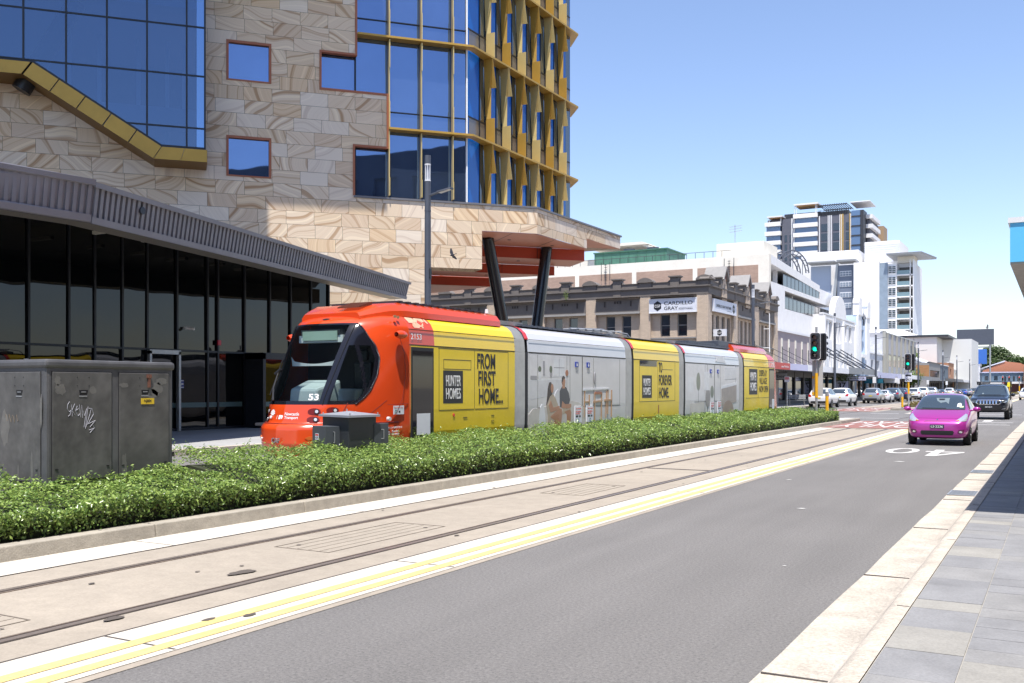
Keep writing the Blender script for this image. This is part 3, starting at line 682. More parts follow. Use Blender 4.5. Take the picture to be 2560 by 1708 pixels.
b.poly([(-20.05,4,5.395),(-19.31,14.6,5.395),(-24.2,33.65,5.395),(-24.75,33.5,5.395),(-19.9,14.5,5.395),(-20.65,4,5.395)]).poly([(-19.9,14.5,5.395),(-24.75,33.5,5.395),(-24.75,33.5,6.0),(-19.9,14.5,6.1)]).poly([(-20.65,4,5.395),(-19.9,14.5,5.395),(-19.9,14.5,6.1),(-20.65,4,6.1)]); b.build('canopy_soffit', mat('canopy_soffit_panel', (.17,.16,.14), .35, noise=[(.6,.1)]), lowb, fix=False)
MB(TL).poly([(-20.1,4,6.28),(-19.1,14.55,6.28),(-24.05,33.6,6.1),(-24.4,33.6,6.1),(-27.5,31.6,6.95),(-30,30.9,6.95),(-32,4,6.95)]).build('canopy_roof', M_capm, lowb, fix=False)
b = MB(TL)
for y in (19.5, 21.3, 23.2, 25.0, 26.8, 28.4): b.box(-25.6,-24.6,y,y+.12,6.3,6.40)
b.build('soffit_light', mat('soffit_light_cover', (.75,.72,.6), .4), lowb)
MB(TL).tube((-19.75,16.2,5.95),(-19.45,16.25,5.95),.09,.09,16).build('overflow_pipe', M_dark, lowb)
MB(TL).box(-40,-29.6,-6,31,0,6.5).build('rear_volume', M_dark, lowb)
# ---------------------------------------------------------------- buildings beyond the cross street
M_brick = mat('beige_painted_brick', (.63, .505, .385), .85, noise=[(.9, .08), (9, .06)])
def brickify(m, scale=(.23, .076), depth=.25):
    n = m.node_tree.nodes; l = m.node_tree.links; p = n['Principled BSDF']
    tc = n.new('ShaderNodeTexCoord'); s = n.new('ShaderNodeSeparateXYZ'); a = n.new('ShaderNodeMath'); c = n.new('ShaderNodeCombineXYZ')
    l.new(tc.outputs['Object'], s.inputs[0]); l.new(s.outputs[0], a.inputs[0]); l.new(s.outputs[1], a.inputs[1]); l.new(a.outputs[0], c.inputs[0]); l.new(s.outputs[2], c.inputs[1])
    br = n.new('ShaderNodeTexBrick'); br.inputs['Scale'].default_value = 1; br.inputs['Brick Width'].default_value = scale[0]; br.inputs['Row Height'].default_value = scale[1]; br.inputs['Mortar Size'].default_value = .008
    br.inputs['Color1'].default_value = (1, 1, 1, 1); br.inputs['Color2'].default_value = (.82, .82, .82, 1); br.inputs['Mortar'].default_value = (1-depth*2,)*3+(1,)
    l.new(c.outputs[0], br.inputs['Vector'])
    x = n.new('ShaderNodeMix'); x.data_type = 'RGBA'; x.blend_type = 'MULTIPLY'; x.inputs['Factor'].default_value = .8
    lk = p.inputs['Base Color'].links
    if lk: l.new(lk[0].from_socket, x.inputs['A'])
    else: x.inputs['A'].default_value = p.inputs['Base Color'].default_value
    l.new(br.outputs['Color'], x.inputs['B']); l.new(x.outputs['Result'], p.inputs['Base Color'])
    return m
brickify(M_brick)
M_grey = mat('taupe_parapet_paint', (.17, .15, .135), .8, noise=[(1.2, .12), (8, .06)])
M_grey2 = mat('lead_grey_ledge', (.26, .25, .24), .7, noise=[(3, .1)])
M_pink = brickify(mat('pinkish_brick_infill', (.42, .29, .22), .9, noise=[(.6, .12)]), (.3, .1), .12)
M_red2 = mat('red_gable_brick', (.24, .07, .045), .85)
M_sign = mat('sign_white', (.70, .72, .78), .5, noise=[(2, .04)])
M_signdk = mat('sign_black', (.015, .017, .022), .5)
M_mauve = mat('mauve_render', (.36, .30, .31), .85, noise=[(.8, .08)])
M_shopglass = mat('shop_glass', (.012, .015, .018), .04, spec=.9, ior=1.6)
M_lav = mat('lavender_sign', (.52, .52, .68), .6)
M_redsign = mat('red_sign', (.50, .045, .035), .5)
M_awg = mat('grey_awning', (.25, .26, .27), .6, noise=[(1, .1)])
M_shopfr = mat('shopfront_dark_frame', (.085,.08,.078), .6)  # frame colour darkened to stand for the shade under the awnings
M_wbrick = brickify(mat('white_brick', (.62, .63, .66), .85, noise=[(1, .1)]), (.4, .14), .1)

# ---- corner brick building
CX0, CY0 = -21.8, 67.15
cb = thing('corner_brick_building', 'two storey beige brick corner building with taupe parapet, urn pedestals and three pointed gables', 'building', (CX0, CY0, 0))
F_side = Matrix(((-1,0,0,0),(0,1,0,0),(0,0,1,0),(0,0,0,1)))     # local x = distance left of the corner, y inward
F_front = Matrix(((0,-1,0,0),(1,0,0,0),(0,0,1,0),(0,0,0,1)))    # local x = distance along the street, y inward (-X)
bw = MB(); 
LEN_S, LEN_F = 34.0, 19.6
def brickface(T, ln, piers, bays, wins):
    b = MB(T)
    for a, c in piers:
        if a == 0: b.poly([(0,0,0),(c,0,0),(c,0,8.35),(0,0,8.35)]).poly([(c,0,0),(c,.5,0),(c,.5,8.35),(c,0,8.35)])
        else: b.box(a, c, -.0, .5, 0, 8.35)
    for k, (a, c) in enumerate(bays):
        wall_open(b, a, c, 0, 8.35, [(w0, w1, z0, z1) for w0, w1, z0, z1 in wins if a < w0 < c], .22, .28)
    return b
sp_ = [(0,.85),(4.37,5.16),(8.72,9.55),(13.1,13.9),(17.5,18.3),(21.9,22.7),(26.3,27.1),(30.7,34)]
sb_ = [(sp_[i][1], sp_[i+1][0]) for i in range(len(sp_)-1)]
sw_ = []
for a, c in sb_:
    m_ = (a+c)/2; sw_ += [(m_-.98, m_-.24, 5.37, 7.0), (m_+.32, m_+1.06, 5.37, 7.0), (m_-1.2, m_+1.2, .9, 3.0)]
fp_ = [(0,.85),(6.26,7.3),(11.95,13.4),(18.4,19.6)]
fb_ = [(fp_[i][1], fp_[i+1][0]) for i in range(3)]
fw_ = []
for a, c in fb_:
    n = 4; wd = (c-a)/n
    for i in range(n): fw_.append((a+wd*i+wd*.26, a+wd*i+wd*.80, 5.12, 6.95))
brickface(F_side, LEN_S, sp_, sb_, sw_).build('side_wall', M_brick, cb, fix=False)
brickface(F_front, LEN_F, fp_, fb_, fw_).build('front_wall', M_brick, cb, fix=False)
for T, ws in ((F_side, sw_), (F_front, fw_)):
    for w0, w1, z0, z1 in ws:
        f = MB(T).box(w0,w0+.06,.36,.44,z0,z1).box(w1-.06,w1,.36,.44,z0,z1).box(w0+.06,w1-.06,.36,.44,z1-.07,z1).box(w0+.06,w1-.06,.36,.44,z0,z0+.07).box(w0+.06,w1-.06,.37,.43,(z0+z1)/2-.03,(z0+z1)/2+.03).build('window', M_grey2, cb)
        MB(T).box(w0+.06,w1-.06,.40,.42,z0+.07,z1-.07).build('pane', M_winglass, f)
# parapets: band, cornice, upstand with swept ends, pedestals and round caps
def arcs(T, ln, posts, caps, gables=()):
    b = MB(T)
    b.box(-.0, ln, -.03, .45, 8.352, 8.9)                     # frieze
    b.box(-.1, ln+.05, -.16, .46, 8.9, 8.99).box(-.06, ln+.03, -.10, .46, 8.84, 8.9)   # cornice
    b.box(0, ln, .02, .40, 8.99, 9.30)
    ends = sorted([(p-.38, p+.38) for p in posts]+[(c-.5, c+.5) for c in caps]+[(g-1.0, g+1.0) for g in gables])
    for p in posts:
        b.box(p-.33, p+.33, -.05, .45, 8.992, 9.62).box(p-.45, p+.45, -.16, .55, 9.66, 9.75).box(p-.39, p+.39, -.10, .5, 9.62, 9.66)
        b.box(p-.3, p+.3, -.06, .0, 8.36, 8.84)
    for c in caps:
        b.box(c-.48, c+.48, -.05, .45, 8.992, 9.42)
        pts = [(c-.62+1.24*i/12, 9.42+.26*max(0, math.sin(math.pi*i/12))**.8+(.03 if 0 < i < 12 else 0)) for i in range(13)]
        b.prism([(c-.62, 9.36)]+pts+[(c+.62, 9.36)], -.16, .55, 'y')
    for (a0, a1), (b0, b1) in zip(ends[:-1], ends[1:]):        # sweep of the upstand towards each post
        for s, x in ((1, a1), (-1, b0)):
            pts = [(x, 9.301)]+[(x+s*.4*i/6, 9.301+.17*(1-i/6)**2) for i in range(7)]
            b.prism(pts, .02, .40, 'y')
        b.box(a1, b0, -.03, .45, 9.30, 9.335)
    return b
arcs(F_side, LEN_S, [2.5, 7.0, 11.3, 15.7, 20.1, 24.5], [.25, 4.75, 9.2, 13.5, 17.9, 22.3]).build('parapet', M_grey, cb)
gb_ = [3.55, 9.78, 15.85]
arcs(F_front, LEN_F, [6.75, 12.7], [.35, 18.9], gb_).build('parapet', M_grey, cb)
for g in gb_:
    b = MB(F_front).prism([(g-.62,8.0),(g+.62,8.0),(g+.55,9.1),(g+.3,9.75),(g-.3,9.75),(g-.55,9.1)], -.12, .5, 'y')
    b.build('gable_face', M_brick, cb)
    b = MB(F_front).box(g-.95,g-.60,-.14,.5,8.99,9.7).box(g+.60,g+.95,-.14,.5,8.99,9.7).box(g-1.1,g-.55,-.2,.6,9.7,9.78).box(g+.55,g+1.1,-.2,.6,9.7,9.78).box(g-.07,g+.07,-.13,-.11,8.6,9.3)
    b.build('gable_pier', M_grey, cb)
    b = MB(F_front)
    for s in (-1, 1): b.hexa([(g+s*.78,-.3,9.62),(g,-.3,10.66),(g,1.3,10.66),(g+s*.78,1.3,9.62),(g+s*.64,-.3,9.56),(g,-.3,10.48),(g,1.3,10.48),(g+s*.64,1.3,9.56)])
    b.build('gable_roof', M_grey2, cb)
    MB(F_front).prism([(g-.6,9.6),(g+.6,9.6),(g,10.45)], -.1, .6, 'y').build('gable_infill', M_red2, cb)
# hoods over the windows: sloped top ledge, painted panel with dentils, lower sill
def hoods(T, bays, skip=()):
    for k, (a, c) in enumerate(bays):
        b = MB(T)
        b.hexa([(a+.1,-.05,8.2),(c-.1,-.05,8.2),(c-.1,.22,8.2),(a+.1,.22,8.2),(a+.02,-.3,8.27),(c-.02,-.3,8.27),(c-.02,.22,8.30),(a+.02,.22,8.30)])
        if k not in skip:
            b.box(a+.0, c-.0, -.02, .219, 7.3, 8.2)
            b.build('window_hood', M_grey, cb)
            b = MB(T).hexa([(a+.0,-.14,7.12),(c-.0,-.14,7.12),(c-.0,.22,7.12),(a+.0,.22,7.12),(a+.0,-.12,7.28),(c-.0,-.12,7.28),(c,.2,7.30),(a,.2,7.30)])
            b.build('hood_ledge', M_grey2, cb)
            b = MB(T); m_ = (a+c)/2
            for x in (m_-.22, m_, m_+.22): b.box(x-.055,x+.055,-.05,-.02,7.9,8.08)
            for x in (m_-1.05, m_+1.05): b.box(x-.05,x+.05,-.06,-.02,7.68,8.08)
            b.build('hood_dentils', mat('dark_dentil', (.06,.05,.045), .8), cb)
        else: b.build('window_hood', M_grey, cb)
hoods(F_side, sb_, (0,)); hoods(F_front, fb_, (0,))
b = MB(F_side)
for a, c in sb_: b.box(a,c,.08,.3,5.2,5.3)
b.build('sill_ledge', M_grey2, cb)
b = MB(F_front)
for a, c in fb_: b.box(a,c,.05,.3,5.0,5.12)
b.build('sill_ledge', M_grey2, cb)
MB().box(-33.5,-.3,.3,19.4,8.3,9.0).hexa([(-33,1,9.0),(-1,1,9.0),(-1,18,9.0),(-33,18,9.0),(-33,9,9.9),(-9,9,9.9),(-9,10,9.9),(-33,10,9.9)]).build('roof', mat('corrugated_roof', (.5,.52,.56), .4, .3), cb)
b = MB(F_front).box(.1,19.5,.4,.5,.15,3.2); b.build('shopfront', M_shopglass, cb)
b = MB(F_front)
for x in (.05, 3.2, 6.4, 9.8, 13, 16.3, 19.3): b.box(x,x+.3,.2,.39,.15,4.5)
b.box(.35,19.3,.3,.39,3.2,4.9); b.build('shopfront_frame', M_grey2, cb)
MB(F_side).tube((16,.3,8.5),(16,.3,8.5001),.02).build('pipe', M_grey2, cb) if False else None
# weed sprouting from the ledge
b = MB()
for i in range(60):
    a = random.random()*6.28; r = random.random()*.28; h = random.random()*.75; p = Vector((-11.1+r*math.cos(a)*.8, -.25-.1*random.random(), 8.32+h)); q = Vector((random.uniform(-.09,.09), random.uniform(-.05,.05), random.uniform(-.03,.12)))
    b.add([p, p+q*.6+Vector((.025,0,.0)), p+q*1.3, p+q*.6-Vector((.025,0,0))], [(0,1,2,3)])
b.tube((-11.1,-.2,8.25),(-11.1,-.28,9.0),.012,.006,6)
tag(b.build('weed', mat('weed_leaf', (.13,.19,.03), .7), None, fix=False, loc=(CX0,CY0,0)), 'green weed growing from the parapet ledge of the beige corner building', 'weed')
# signs
def hexlogo(T, x, z, r, parent, y=-.02):
    pts = [(x+r*.87*math.sin(k*math.pi/3), z+r*math.cos(k*math.pi/3)) for k in range(6)]
    e = MB(T).prism(pts, y-.006, y, 'y').build('emblem', M_signdk, parent)
    return e
def Tx(T, x, z, y): # frame on a facade: right = +local x seen from outside
    return T @ Matrix(((1,0,0,x),(0,0,1,y),(0,1,0,z),(0,0,0,1)))
F_left = Matrix(((1,0,0,0),(0,1,0,0),(0,0,1,0),(0,0,0,1)))
def side_sign(name, label, x0, x1, z0, z1, Y, loc):
    t = thing(name, label, 'sign', loc); MB().box(x0,x1,-.12,.0,z0,z1).build('sign_board', M_sign, t)
    b = MB().box(x0-.04,x1+.04,-.14,.01,z0-.05,z0).box(x0-.04,x1+.04,-.14,.01,z1,z1+.05).box(x0-.04,x0,-.14,.01,z0,z1).box(x1,x1+.04,-.14,.01,z0,z1); b.build('sign_frame', M_white, t); return t
t = side_sign('building_sign', 'wide white sign reading CARDILLO GRAY PARTNERS with a hexagon, on the side wall', 0, 3.54, 0, .95, 0, (-26.17, 67.15-.02, 7.12))
def word(s, x, z, w_, h_, t, m=M_signdk, y=-.121, bold=.01): return text('lettering', s, frame((x,y,z), (1,0,0), (0,0,1)), w_, h_, m, t, .004, bold=bold)
e = hexlogo(Matrix.Identity(4), .62, .47, .37, t, -.12); word('CGP', .40, .37, .44, .2, t, M_white, -.127)
word('CARDILLO', 1.12, .52, 2.15, .25, t); word('GRAY', 1.12, .16, 1.05, .25, t); word('PARTNERS', 2.25, .16, 1.02, .085, t); MB().box(2.25,3.27,-.125,-.121,.30,.308).build('rule', M_signdk, t)
t = thing('building_sign', 'white CARDILLO GRAY PARTNERS sign facing the street, left of the first gable', 'sign', (-21.78, 68.0, 7.15), R(90))
MB().box(0,5.6,-.14,0,0,.92).build('sign_board', M_sign, t); word('CARDILLO GRAY PARTNERS', .5, .36, 3.7, .2, t, y=-.145); hexlogo(Matrix.Identity(4), 4.85, .46, .36, t, -.141); word('CGP', 4.62, .38, .46, .16, t, M_white, -.15); MB().box(3.1,4.3,-.145,-.141,.2,.22).build('rule', M_signdk, t)
t = thing('blade_sign', 'small square white projecting sign with black CGP hexagon above the tram roof', 'sign', (-21.75, 68.3, 5.35))
MB().box(0,.92,-.12,.12,0,.5).build('sign_board', M_sign, t); hexlogo(Matrix.Identity(4), .46, .25, .22, t, -.121); word('CGP', .31, .18, .3, .13, t, M_white, -.128); MB().box(-.1,0,-.03,.03,.2,.3).build('bracket', M_dark, t)
# slim white flagpole on the front
tag(MB().tube((-21.3,82.0,4.6),(-21.3,82.0,7.9),.05,.045,10).tube((-21.8,82.0,5.0),(-21.3,82.0,5.0),.03,n=8).tube((-21.8,82.0,6.6),(-21.3,82.0,6.6),.03,n=8).build('flagpole', M_white), 'slim white flagpole fixed to the front of the beige corner building', 'flagpole')

# ---- cream building with brick infill and white balconies
wb = thing('cream_apartment_building', 'cream walled building with pink brick infill and white balconies behind the corner building', 'building', (-22.77, 87.6, 0))
b = MB().box(-45,.004,-.004,.6,0,13.7); b.build('side_wall', M_cream, wb)
b = MB()
for a, c, z in ((-45,-19.33-.0,11),(-18.87,-13.25,9),(-12.78,-7.15,9),(-6.69,-1.0,8)): b.box(a,c,-.03,.0,z,12.77)
b.build('brick_infill', M_pink, wb)
b = MB()
def slopez(y, z): return z
for (y0, y1, z0, z1) in ((.6,17.7,0,9.15),(.5,27.5,10.86,11.28),(21.1,27.5,11.28,12.4),(.5,5.7,9.15,10.86)):
    b.box(-5,0,y0,y1,z0,z1)
b.hexa([(-5,.5,12.9),(0,.5,12.9),(0,21.1,12.75-.7),(-5,21.1,12.05),(-5,.5,13.7),(0,.5,13.7),(0,21.1,12.75),(-5,21.1,12.75)])
b.box(-8,-5.0,.6,17.6,0,12.0).box(-8,-5.0,17.601,27.5,9.6,12.0)
b.box(-1,-.6,11,11.35,9.15,10.86).box(-1,-.6,5.0,5.3,11.28,12.9)
b.build('balcony_front', M_white2, wb)
b = MB().box(-3.2,-3.1,.5,27,9.15,10.86).box(-3.2,-3.1,.5,21,11.28,12.8); b.build('balcony_glazing', M_winglass, wb)
b = MB().box(-.08,-.04,5.75,27.4,9.2,10.3).box(-.08,-.04,5.1,21,11.3,12.35); b.build('balustrade_glass', mat('grey_tinted_glass', (.06,.065,.075), .08, spec=.7), wb)
b = MB().box(-.1,-.02,5.75,27.4,10.3,10.36).box(-.1,-.02,5.1,21,12.35,12.42)
for i in range(14): b.box(-.1,-.02,5.75+i*1.65,5.8+i*1.65,9.2,10.3); 
for i in range(11): b.box(-.1,-.02,5.1+i*1.58,5.15+i*1.58,11.3,12.35)
b.build('balustrade_rail', M_dark, wb)
MB().box(-44,-5,.6,27,13.0,13.4).build('roof', M_conc2, wb)
b = MB().box(-5.8,-1.3,3,8,13.4,15.35); b.build('roof_block', M_cream, wb)
b = MB()
for i in range(24): b.tube((-24+i*.85,.3,13.7),(-24+i*.85,.3,14.25),.025,n=6)
for i in range(14): b.tube((-43+i*1.2,.3,13.7),(-43+i*1.2,.3,14.3),.025,n=6)
b.tube((-24,.3,14.25),(-3.6,.3,14.3),.025,n=6).tube((-43,.3,14.3),(-26.6,.3,14.3),.025,n=6); b.build('roof_railing', M_dark, wb)
M_green = mat('green_louvre', (.07,.19,.14), .6, noise=[(1.5,.2)]); 
b = MB().box(-19.3,-11.4,4.6,10,13.4,15.5); b.build('green_plant_screen', M_green, wb)
b = MB()
for i in range(9): b.box(-19.3+i*.95,-19.25+i*.95,4.57,4.6,13.5,15.5)
b.box(-19.4,-11.3,4.5,10.1,15.5,15.62); b.build('screen_frame', mat('green_steel', (.05,.15,.10), .5), wb)
b = MB().tube((-16.0,6,15.6),(-16.0,6,15.95),.6,n=18); b.build('roof_fan', M_pole, wb); MB().tube((-13.4,6,15.6),(-13.4,6,15.95),.6,n=18).build('roof_fan', M_pole, wb)
# aerials
def aerial(x, y, z, h, label):
    b = MB().tube((0,0,0),(0,0,h),.03,n=6)
    for k, zz in enumerate((.65,.78,.9)):
        b.tube((-.5,0,h*zz),(.7,0,h*zz+.1),.018,n=5)
        for i in range(5): b.tube((-.5+i*.25,-.3,h*zz+.02*i),(-.5+i*.25,.3,h*zz+.02*i),.012,n=5)
    tag(b.build('roof_aerial', M_galv, None, loc=(x,y,z)), label, 'aerial')
aerial(-27.2, 92, 15.3, 2.0, 'thin metal roof aerial standing on the cream roof block')
def wall_aerial(x, z, label):
    b = MB()
    for s in (-.45, .45): b.tube((s,0,-.9),(s,0,.9),.03,n=6)
    b.tube((0,0,-2.2),(0,0,.7),.025,n=6)
    for k in range(7): b.tube((-.12,0,-.8+k*.24),(.12,0,-.8+k*.24),.025,n=5)
    tag(b.build('wall_aerial', M_dark, None, loc=(x,87.4,z)), label, 'aerial')
wall_aerial(-26.4, 12.6, 'dark wall aerial on the pink brick above the gables'); wall_aerial(-38.7, 13.0, 'dark wall aerial on the cream wall farther left')
# roof arch trellis
b = MB()
for y in (0, 1.2):
    for r in (2.5, 2.05):
        pts = [(0, y+0, 0)]; pts = [(r*math.cos(math.pi*(.02+.96*i/14))*1.0, y, r*math.sin(math.pi*(.02+.96*i/14))) for i in range(15)]
        b.path(pts, .07, 6)
    for i in range(12):
        a0 = math.pi*(i+.5)/12.; a1 = math.pi*(i+1)/12.
        b.tube((2.5*math.cos(a0),y,2.5*math.sin(a0)),(2.05*math.cos(a1),y,2.05*math.sin(a1)),.04,n=5)
for i in range(5): b.tube((-1.5+i*.75,0,-.3),(-1.5+i*.75,0,1.6),.04,n=5)
tag(b.build('roof_arch_trellis', M_pole, None, loc=(-25.5,108,14.2), rotz=R(60)), 'dark steel arched trellis on the roof behind the white balconies', 'trellis')
# sloped-roof house behind, left of the green screen
sl = thing('rooftop_apartment', 'cream rooftop apartment with a sloping eave left of the green plant screen', 'building', (-62, 130, 0))
b = MB().hexa([(-4,0,10),(17.2,0,10),(17.2,9,10),(-4,9,10),(-4,0,20.4),(10.5,0,20.4),(10.5,9,20.4),(-4,9,20.4)]); b.build('wall', M_cream, sl)
b = MB().hexa([(2,-1.2,21.9),(11.5,-1.2,21.9),(11.5,9,21.9),(2,9,21.9),(2,-1.2,22.3),(10.6,-1.2,22.3),(10.6,9,22.3),(2,9,22.3)]).hexa([(10.4,-1,21.9),(16.2,-1,19.0),(16.2,9,19.0),(10.4,9,21.9),(10.4,-1,22.3),(17,-1,19.0),(17,9,19.0),(10.4,9,22.3)]); b.build('roof', M_cream, sl)
f = MB().box(5.8,8.4,-.08,.0,18.0,20.3).box(11.5,13.5,-.08,0,17.6,19.6).build('window', M_dark, sl)
MB().box(5.9,8.3,-.12,-.09,18.1,20.2).box(11.6,13.4,-.12,-.09,17.7,19.5).build('pane', M_winglass, f)
# lavender-piered apartments seen between the columns
la = thing('white_balcony_apartments', 'white apartments with lavender piers and dark recesses seen between the slanted columns', 'building', (-54, 95, 0))
MB().box(-25,9,0,10,0,13).build('wall', M_white2, la)
b = MB()
for x in (-12.5,-8.5,-4.5,-.5): b.box(x+.9,x+3.4,-.1,.02,9.2,11.2)
b.build('recess', M_dark, la)
b = MB()
for x in (-12.5,-8.5,-4.5,-.5): b.hexa([(x,-.7,8),(x+.7,-.7,8),(x+.7,0,8),(x,0,8),(x+.25,-.3,13.6),(x+.5,-.3,13.6),(x+.5,0,13.6),(x+.25,0,13.6)])
b.build('pier', M_lav, la)
# red brick flats far behind, under the soffit
rb = thing('red_brick_flats', 'orange brick flats with strip windows seen under the sandstone building', 'building', (-133, 200, 0))
M_orb = brickify(mat('orange_brick', (.42,.16,.085), .9, noise=[(.3,.1)]), (.8,.3), .08)
MB().box(0,9.2,0,15,8,32).build('wall', M_orb, rb)
for z0, z1 in ((21.2,22.3),(24.8,25.8),(17.4,19)):
    f = MB().box(1.5,7.7,-.12,-.02,z0,z1+.1).build('window', M_white, rb)
    b = MB()
    for i in range(6): b.box(1.6+i*1.02,2.55+i*1.02,-.16,-.121,z0+.08,z1)
    b.build('pane', mat('blue_window', (.10,.17,.32), .15, spec=.9), f)
b = MB().box(9.2,22,1.5,15,8,32); b.build('balcony_wall', M_white2, rb)
b = MB().box(9.0,22,-.3,1.5,23.5,23.9).box(9.0,22,-.3,1.5,20.0,20.5); b.build('balcony_slab', M_white, rb)
MB().box(9.4,22,-.2,-.12,20.5,21.7).box(12.5,22,-.2,-.12,23.9,25).box(12.5,22,1.3,1.49,21,23.4).box(12.5,22,1.3,1.49,24,26.5).build('balustrade', mat('blue_balustrade', (.12,.20,.28), .15, spec=.8), rb)

# ---- generic street front
def shopfront(name, label, Y0, Y1, h, m, X=-21.8, depth=12, wins=(), frame_m=None, base_h=3.2, cat='building', base_m=None, cap=True, fr=.12):
    t = thing(name, label, cat, (X, Y0, 0)); ln = Y1-Y0
    b = MB(F_front); wall_open(b, 0, ln, base_h, h, list(wins), 0, .3)
    b.box(.01,ln-.01,.5,depth,base_h,h-.3); b.box(0,.25,.006,depth,0,h-.004).box(ln-.25,ln,0.006,depth,0,h-.004)
    b.build('wall', m, t, fix=False)
    if cap: MB(F_front).box(-.05,ln+.05,-.12,.35,h,h+.16).build('parapet_cap', M_white if frame_m is None else frame_m, t)
    for (a, c, z0, z1) in wins:
        f = MB(F_front).box(a,a+.08,.2,.28,z0,z1).box(c-.08,c,.2,.28,z0,z1).box(a+.08,c-.08,.2,.28,z1-.08,z1).box(a+.08,c-.08,.2,.28,z0,z0+.08).build('window', frame_m or M_white, t)
        MB(F_front).box(a+.08,c-.08,.23,.25,z0+.08,z1-.08).build('pane', M_winglass, f)
    b = MB(F_front).box(.3,ln-.3,.35,.45,.15,base_h); b.build('shop_glass', M_shopglass, t)
    b = MB(F_front); n = max(2, int(ln/3.6))
    for i in range(n+1): b.box(i*(ln-.5)/n,i*(ln-.5)/n+.22+.3*random.random(),.2,.34,.15,base_h-.001)
    b.box(.3,ln-.3,.25,.34,base_h-.55,base_h-.002).box(.3,ln-.3,.22,.34,.15,.5); b.build('shopfront_frame', base_m or M_shopfr, t)
    return t
def awning(label, Y0, Y1, z0, z1, segs, X=-21.8, out=2.9, group='awnings over the left footpath'):
    t = thing('street_awning', label, 'awning', (X, Y0, 0), 0, group)
    MB(F_front).box(0,Y1-Y0,-out+.02,-.01,z0+.1,z0+.22).build('awning_roof', M_awg, t)
    for a, c, m in segs: MB(F_front).box(a-Y0,c-Y0,-out-.04,-out+.019,z0,z1).build('fascia', m, t)
    return t
t = shopfront('mauve_shop', 'low mauve shop with narrow slot windows beside the beige corner building', 86.85, 105.4, 6.7, M_mauve, wins=[])
b = MB(F_front)
for i in range(7): b.box(1.0+i*2.6,1.45+i*2.6,-.06,.0,3.9,6.1)
b.build('pale_rib', M_cream, t)
b = MB(F_front)
for i in range(7): b.box(1.05+i*2.6,1.4+i*2.6,-.065,-.06,4.0,5.35)
b.build('slot_window', M_black, t)
t = awning('long awning with red and lavender fascia panels beside the tram', 70, 104, 3.08, 3.6, [(70,79.0,M_redsign),(79.0,85.3,M_lav),(85.3,104,M_white)])
text('lettering', 'Leo Merchant', frame((2.95,8.75,3.2), (0,-1,0), (0,0,1)), .1, .1, M_white, t) if False else None
text('lettering', 'your Merchant', frame((2.945,6.2,3.18), (0,1,0), (0,0,1)), 2.4, .22, M_white, t)
b = MB()
for y in (4, 9, 13.5, 18): b.tube((.0,y,5.2),(2.7,y+2.5,3.55),.02,n=6)
b.build('awning_cable', M_dark, t)
wn = []
for y in (1.0, 3.4): wn += [(y, y+1.5, 6.9, 8.85)]
for y in (5.8, 7.1, 8.6): wn += [(y, y+1.0, 6.6, 9.0)]
for y in (11.6, 14.6): wn += [(y, y+1.6, 7.0, 8.8)]
for i in range(7): wn.append((.9+i*2.5, 1.9+i*2.5, 3.8, 5.75))
dk_ = shopfront('white_deco_building', 'white three storey deco building with narrow windows and an arched parapet', 105.45, 124.2, 9.45, M_white2, wins=wn, base_h=3.4)
b = MB(F_front).prism([(4.6,9.62)]+[(9.1-3.4*math.cos(math.pi*i/16), 9.62+2.4*math.sin(math.pi*i/16)) for i in range(17)]+[(13.6,9.62)], -.1, .5, 'y'); b.build('arched_parapet', M_white2, dk_)
b = MB(F_front)
for y in (0,5.1,10.4,18.2): b.box(y,y+.55,-.25,0,3.4,9.3)
b.box(.6,5,-.08,0,9.0,9.3).box(11,18.2,-.08,0,9.0,9.3); b.build('pilaster', M_white2, dk_)
t = awning('grey corrugated awning hung on steel stays in front of the white deco building', 104.1, 121, 3.1, 3.78, [(104.1,121,M_awg)])
b = MB()
for y in (1.5, 5.5, 9.5, 13.5): b.tube((0,y-2.6,6.0),(2.85,y+2.2,3.75),.06,n=8); b.tube((0,y-.6,5.3),(2.85,y+2.2,3.75),.04,n=8)
b.build('awning_stay', M_pole, t)
on = shopfront('blue_white_ornate_building', 'narrow pale blue and white ornate facade with two towers', 124.9, 133.2, 10.6, mat('pale_blue_render', (.50,.62,.78), .8), wins=[(3.0,5.2,6.2,9.0),(.7,1.5,8.3,9.8),(6.8,7.6,8.3,9.8),(.7,1.5,5.2,7),(6.8,7.6,5.2,7),(3,5.2,3.7,5.4)])
b = MB(F_front).box(0,2.2,-.35,.4,10.6,12.1).box(6.1,8.3,-.35,.4,10.6,12.1).box(0,2.2,-.25,.0,3.4,10.6).box(6.1,8.3,-.25,0,3.4,10.6).box(2.2,6.1,-.15,.3,10.7,11.0).box(2.4,5.9,-.3,-.001,5.45,5.9)
b.build('tower', M_white2, on)
for x in (1.1, 7.2): MB(F_front).prism([(x-1.2,12.1)]+[(x-1.2*math.cos(math.pi*i/10),12.1+.7*math.sin(math.pi*i/10)) for i in range(11)], -.35, .4, 'y').build('tower_cap', M_white2, on)
MB(F_front).tube((4.1,-.2,9.5),(4.1,-.2,11.6),.12,.02,8).tube((4.1,-.25,10.3),(4.1,-.2,10.8),.3,.1,10).build('finial', M_pole, on)
t = shopfront('white_low_shop', 'low white brick shop between the ornate facade and the grey office block', 133.6, 145.2, 6.2, M_wbrick, wins=[(2,4,4,5.4),(7,9,4,5.4)])
t = awning('white awning signboard in front of the low white shop', 122.5, 142, 2.85, 3.5, [(122.5,142,M_lav)])
br = shopfront('grey_office_block', 'two storey grey office block with upright concrete ribs over a dark window band', 145.4, 181.4, 9.5, mat('ash_panel', (.40,.40,.42), .7, noise=[(.5,.06)]), wins=[(3.6,27,4.75,6.55)], frame_m=M_galv)
b = MB(F_front)
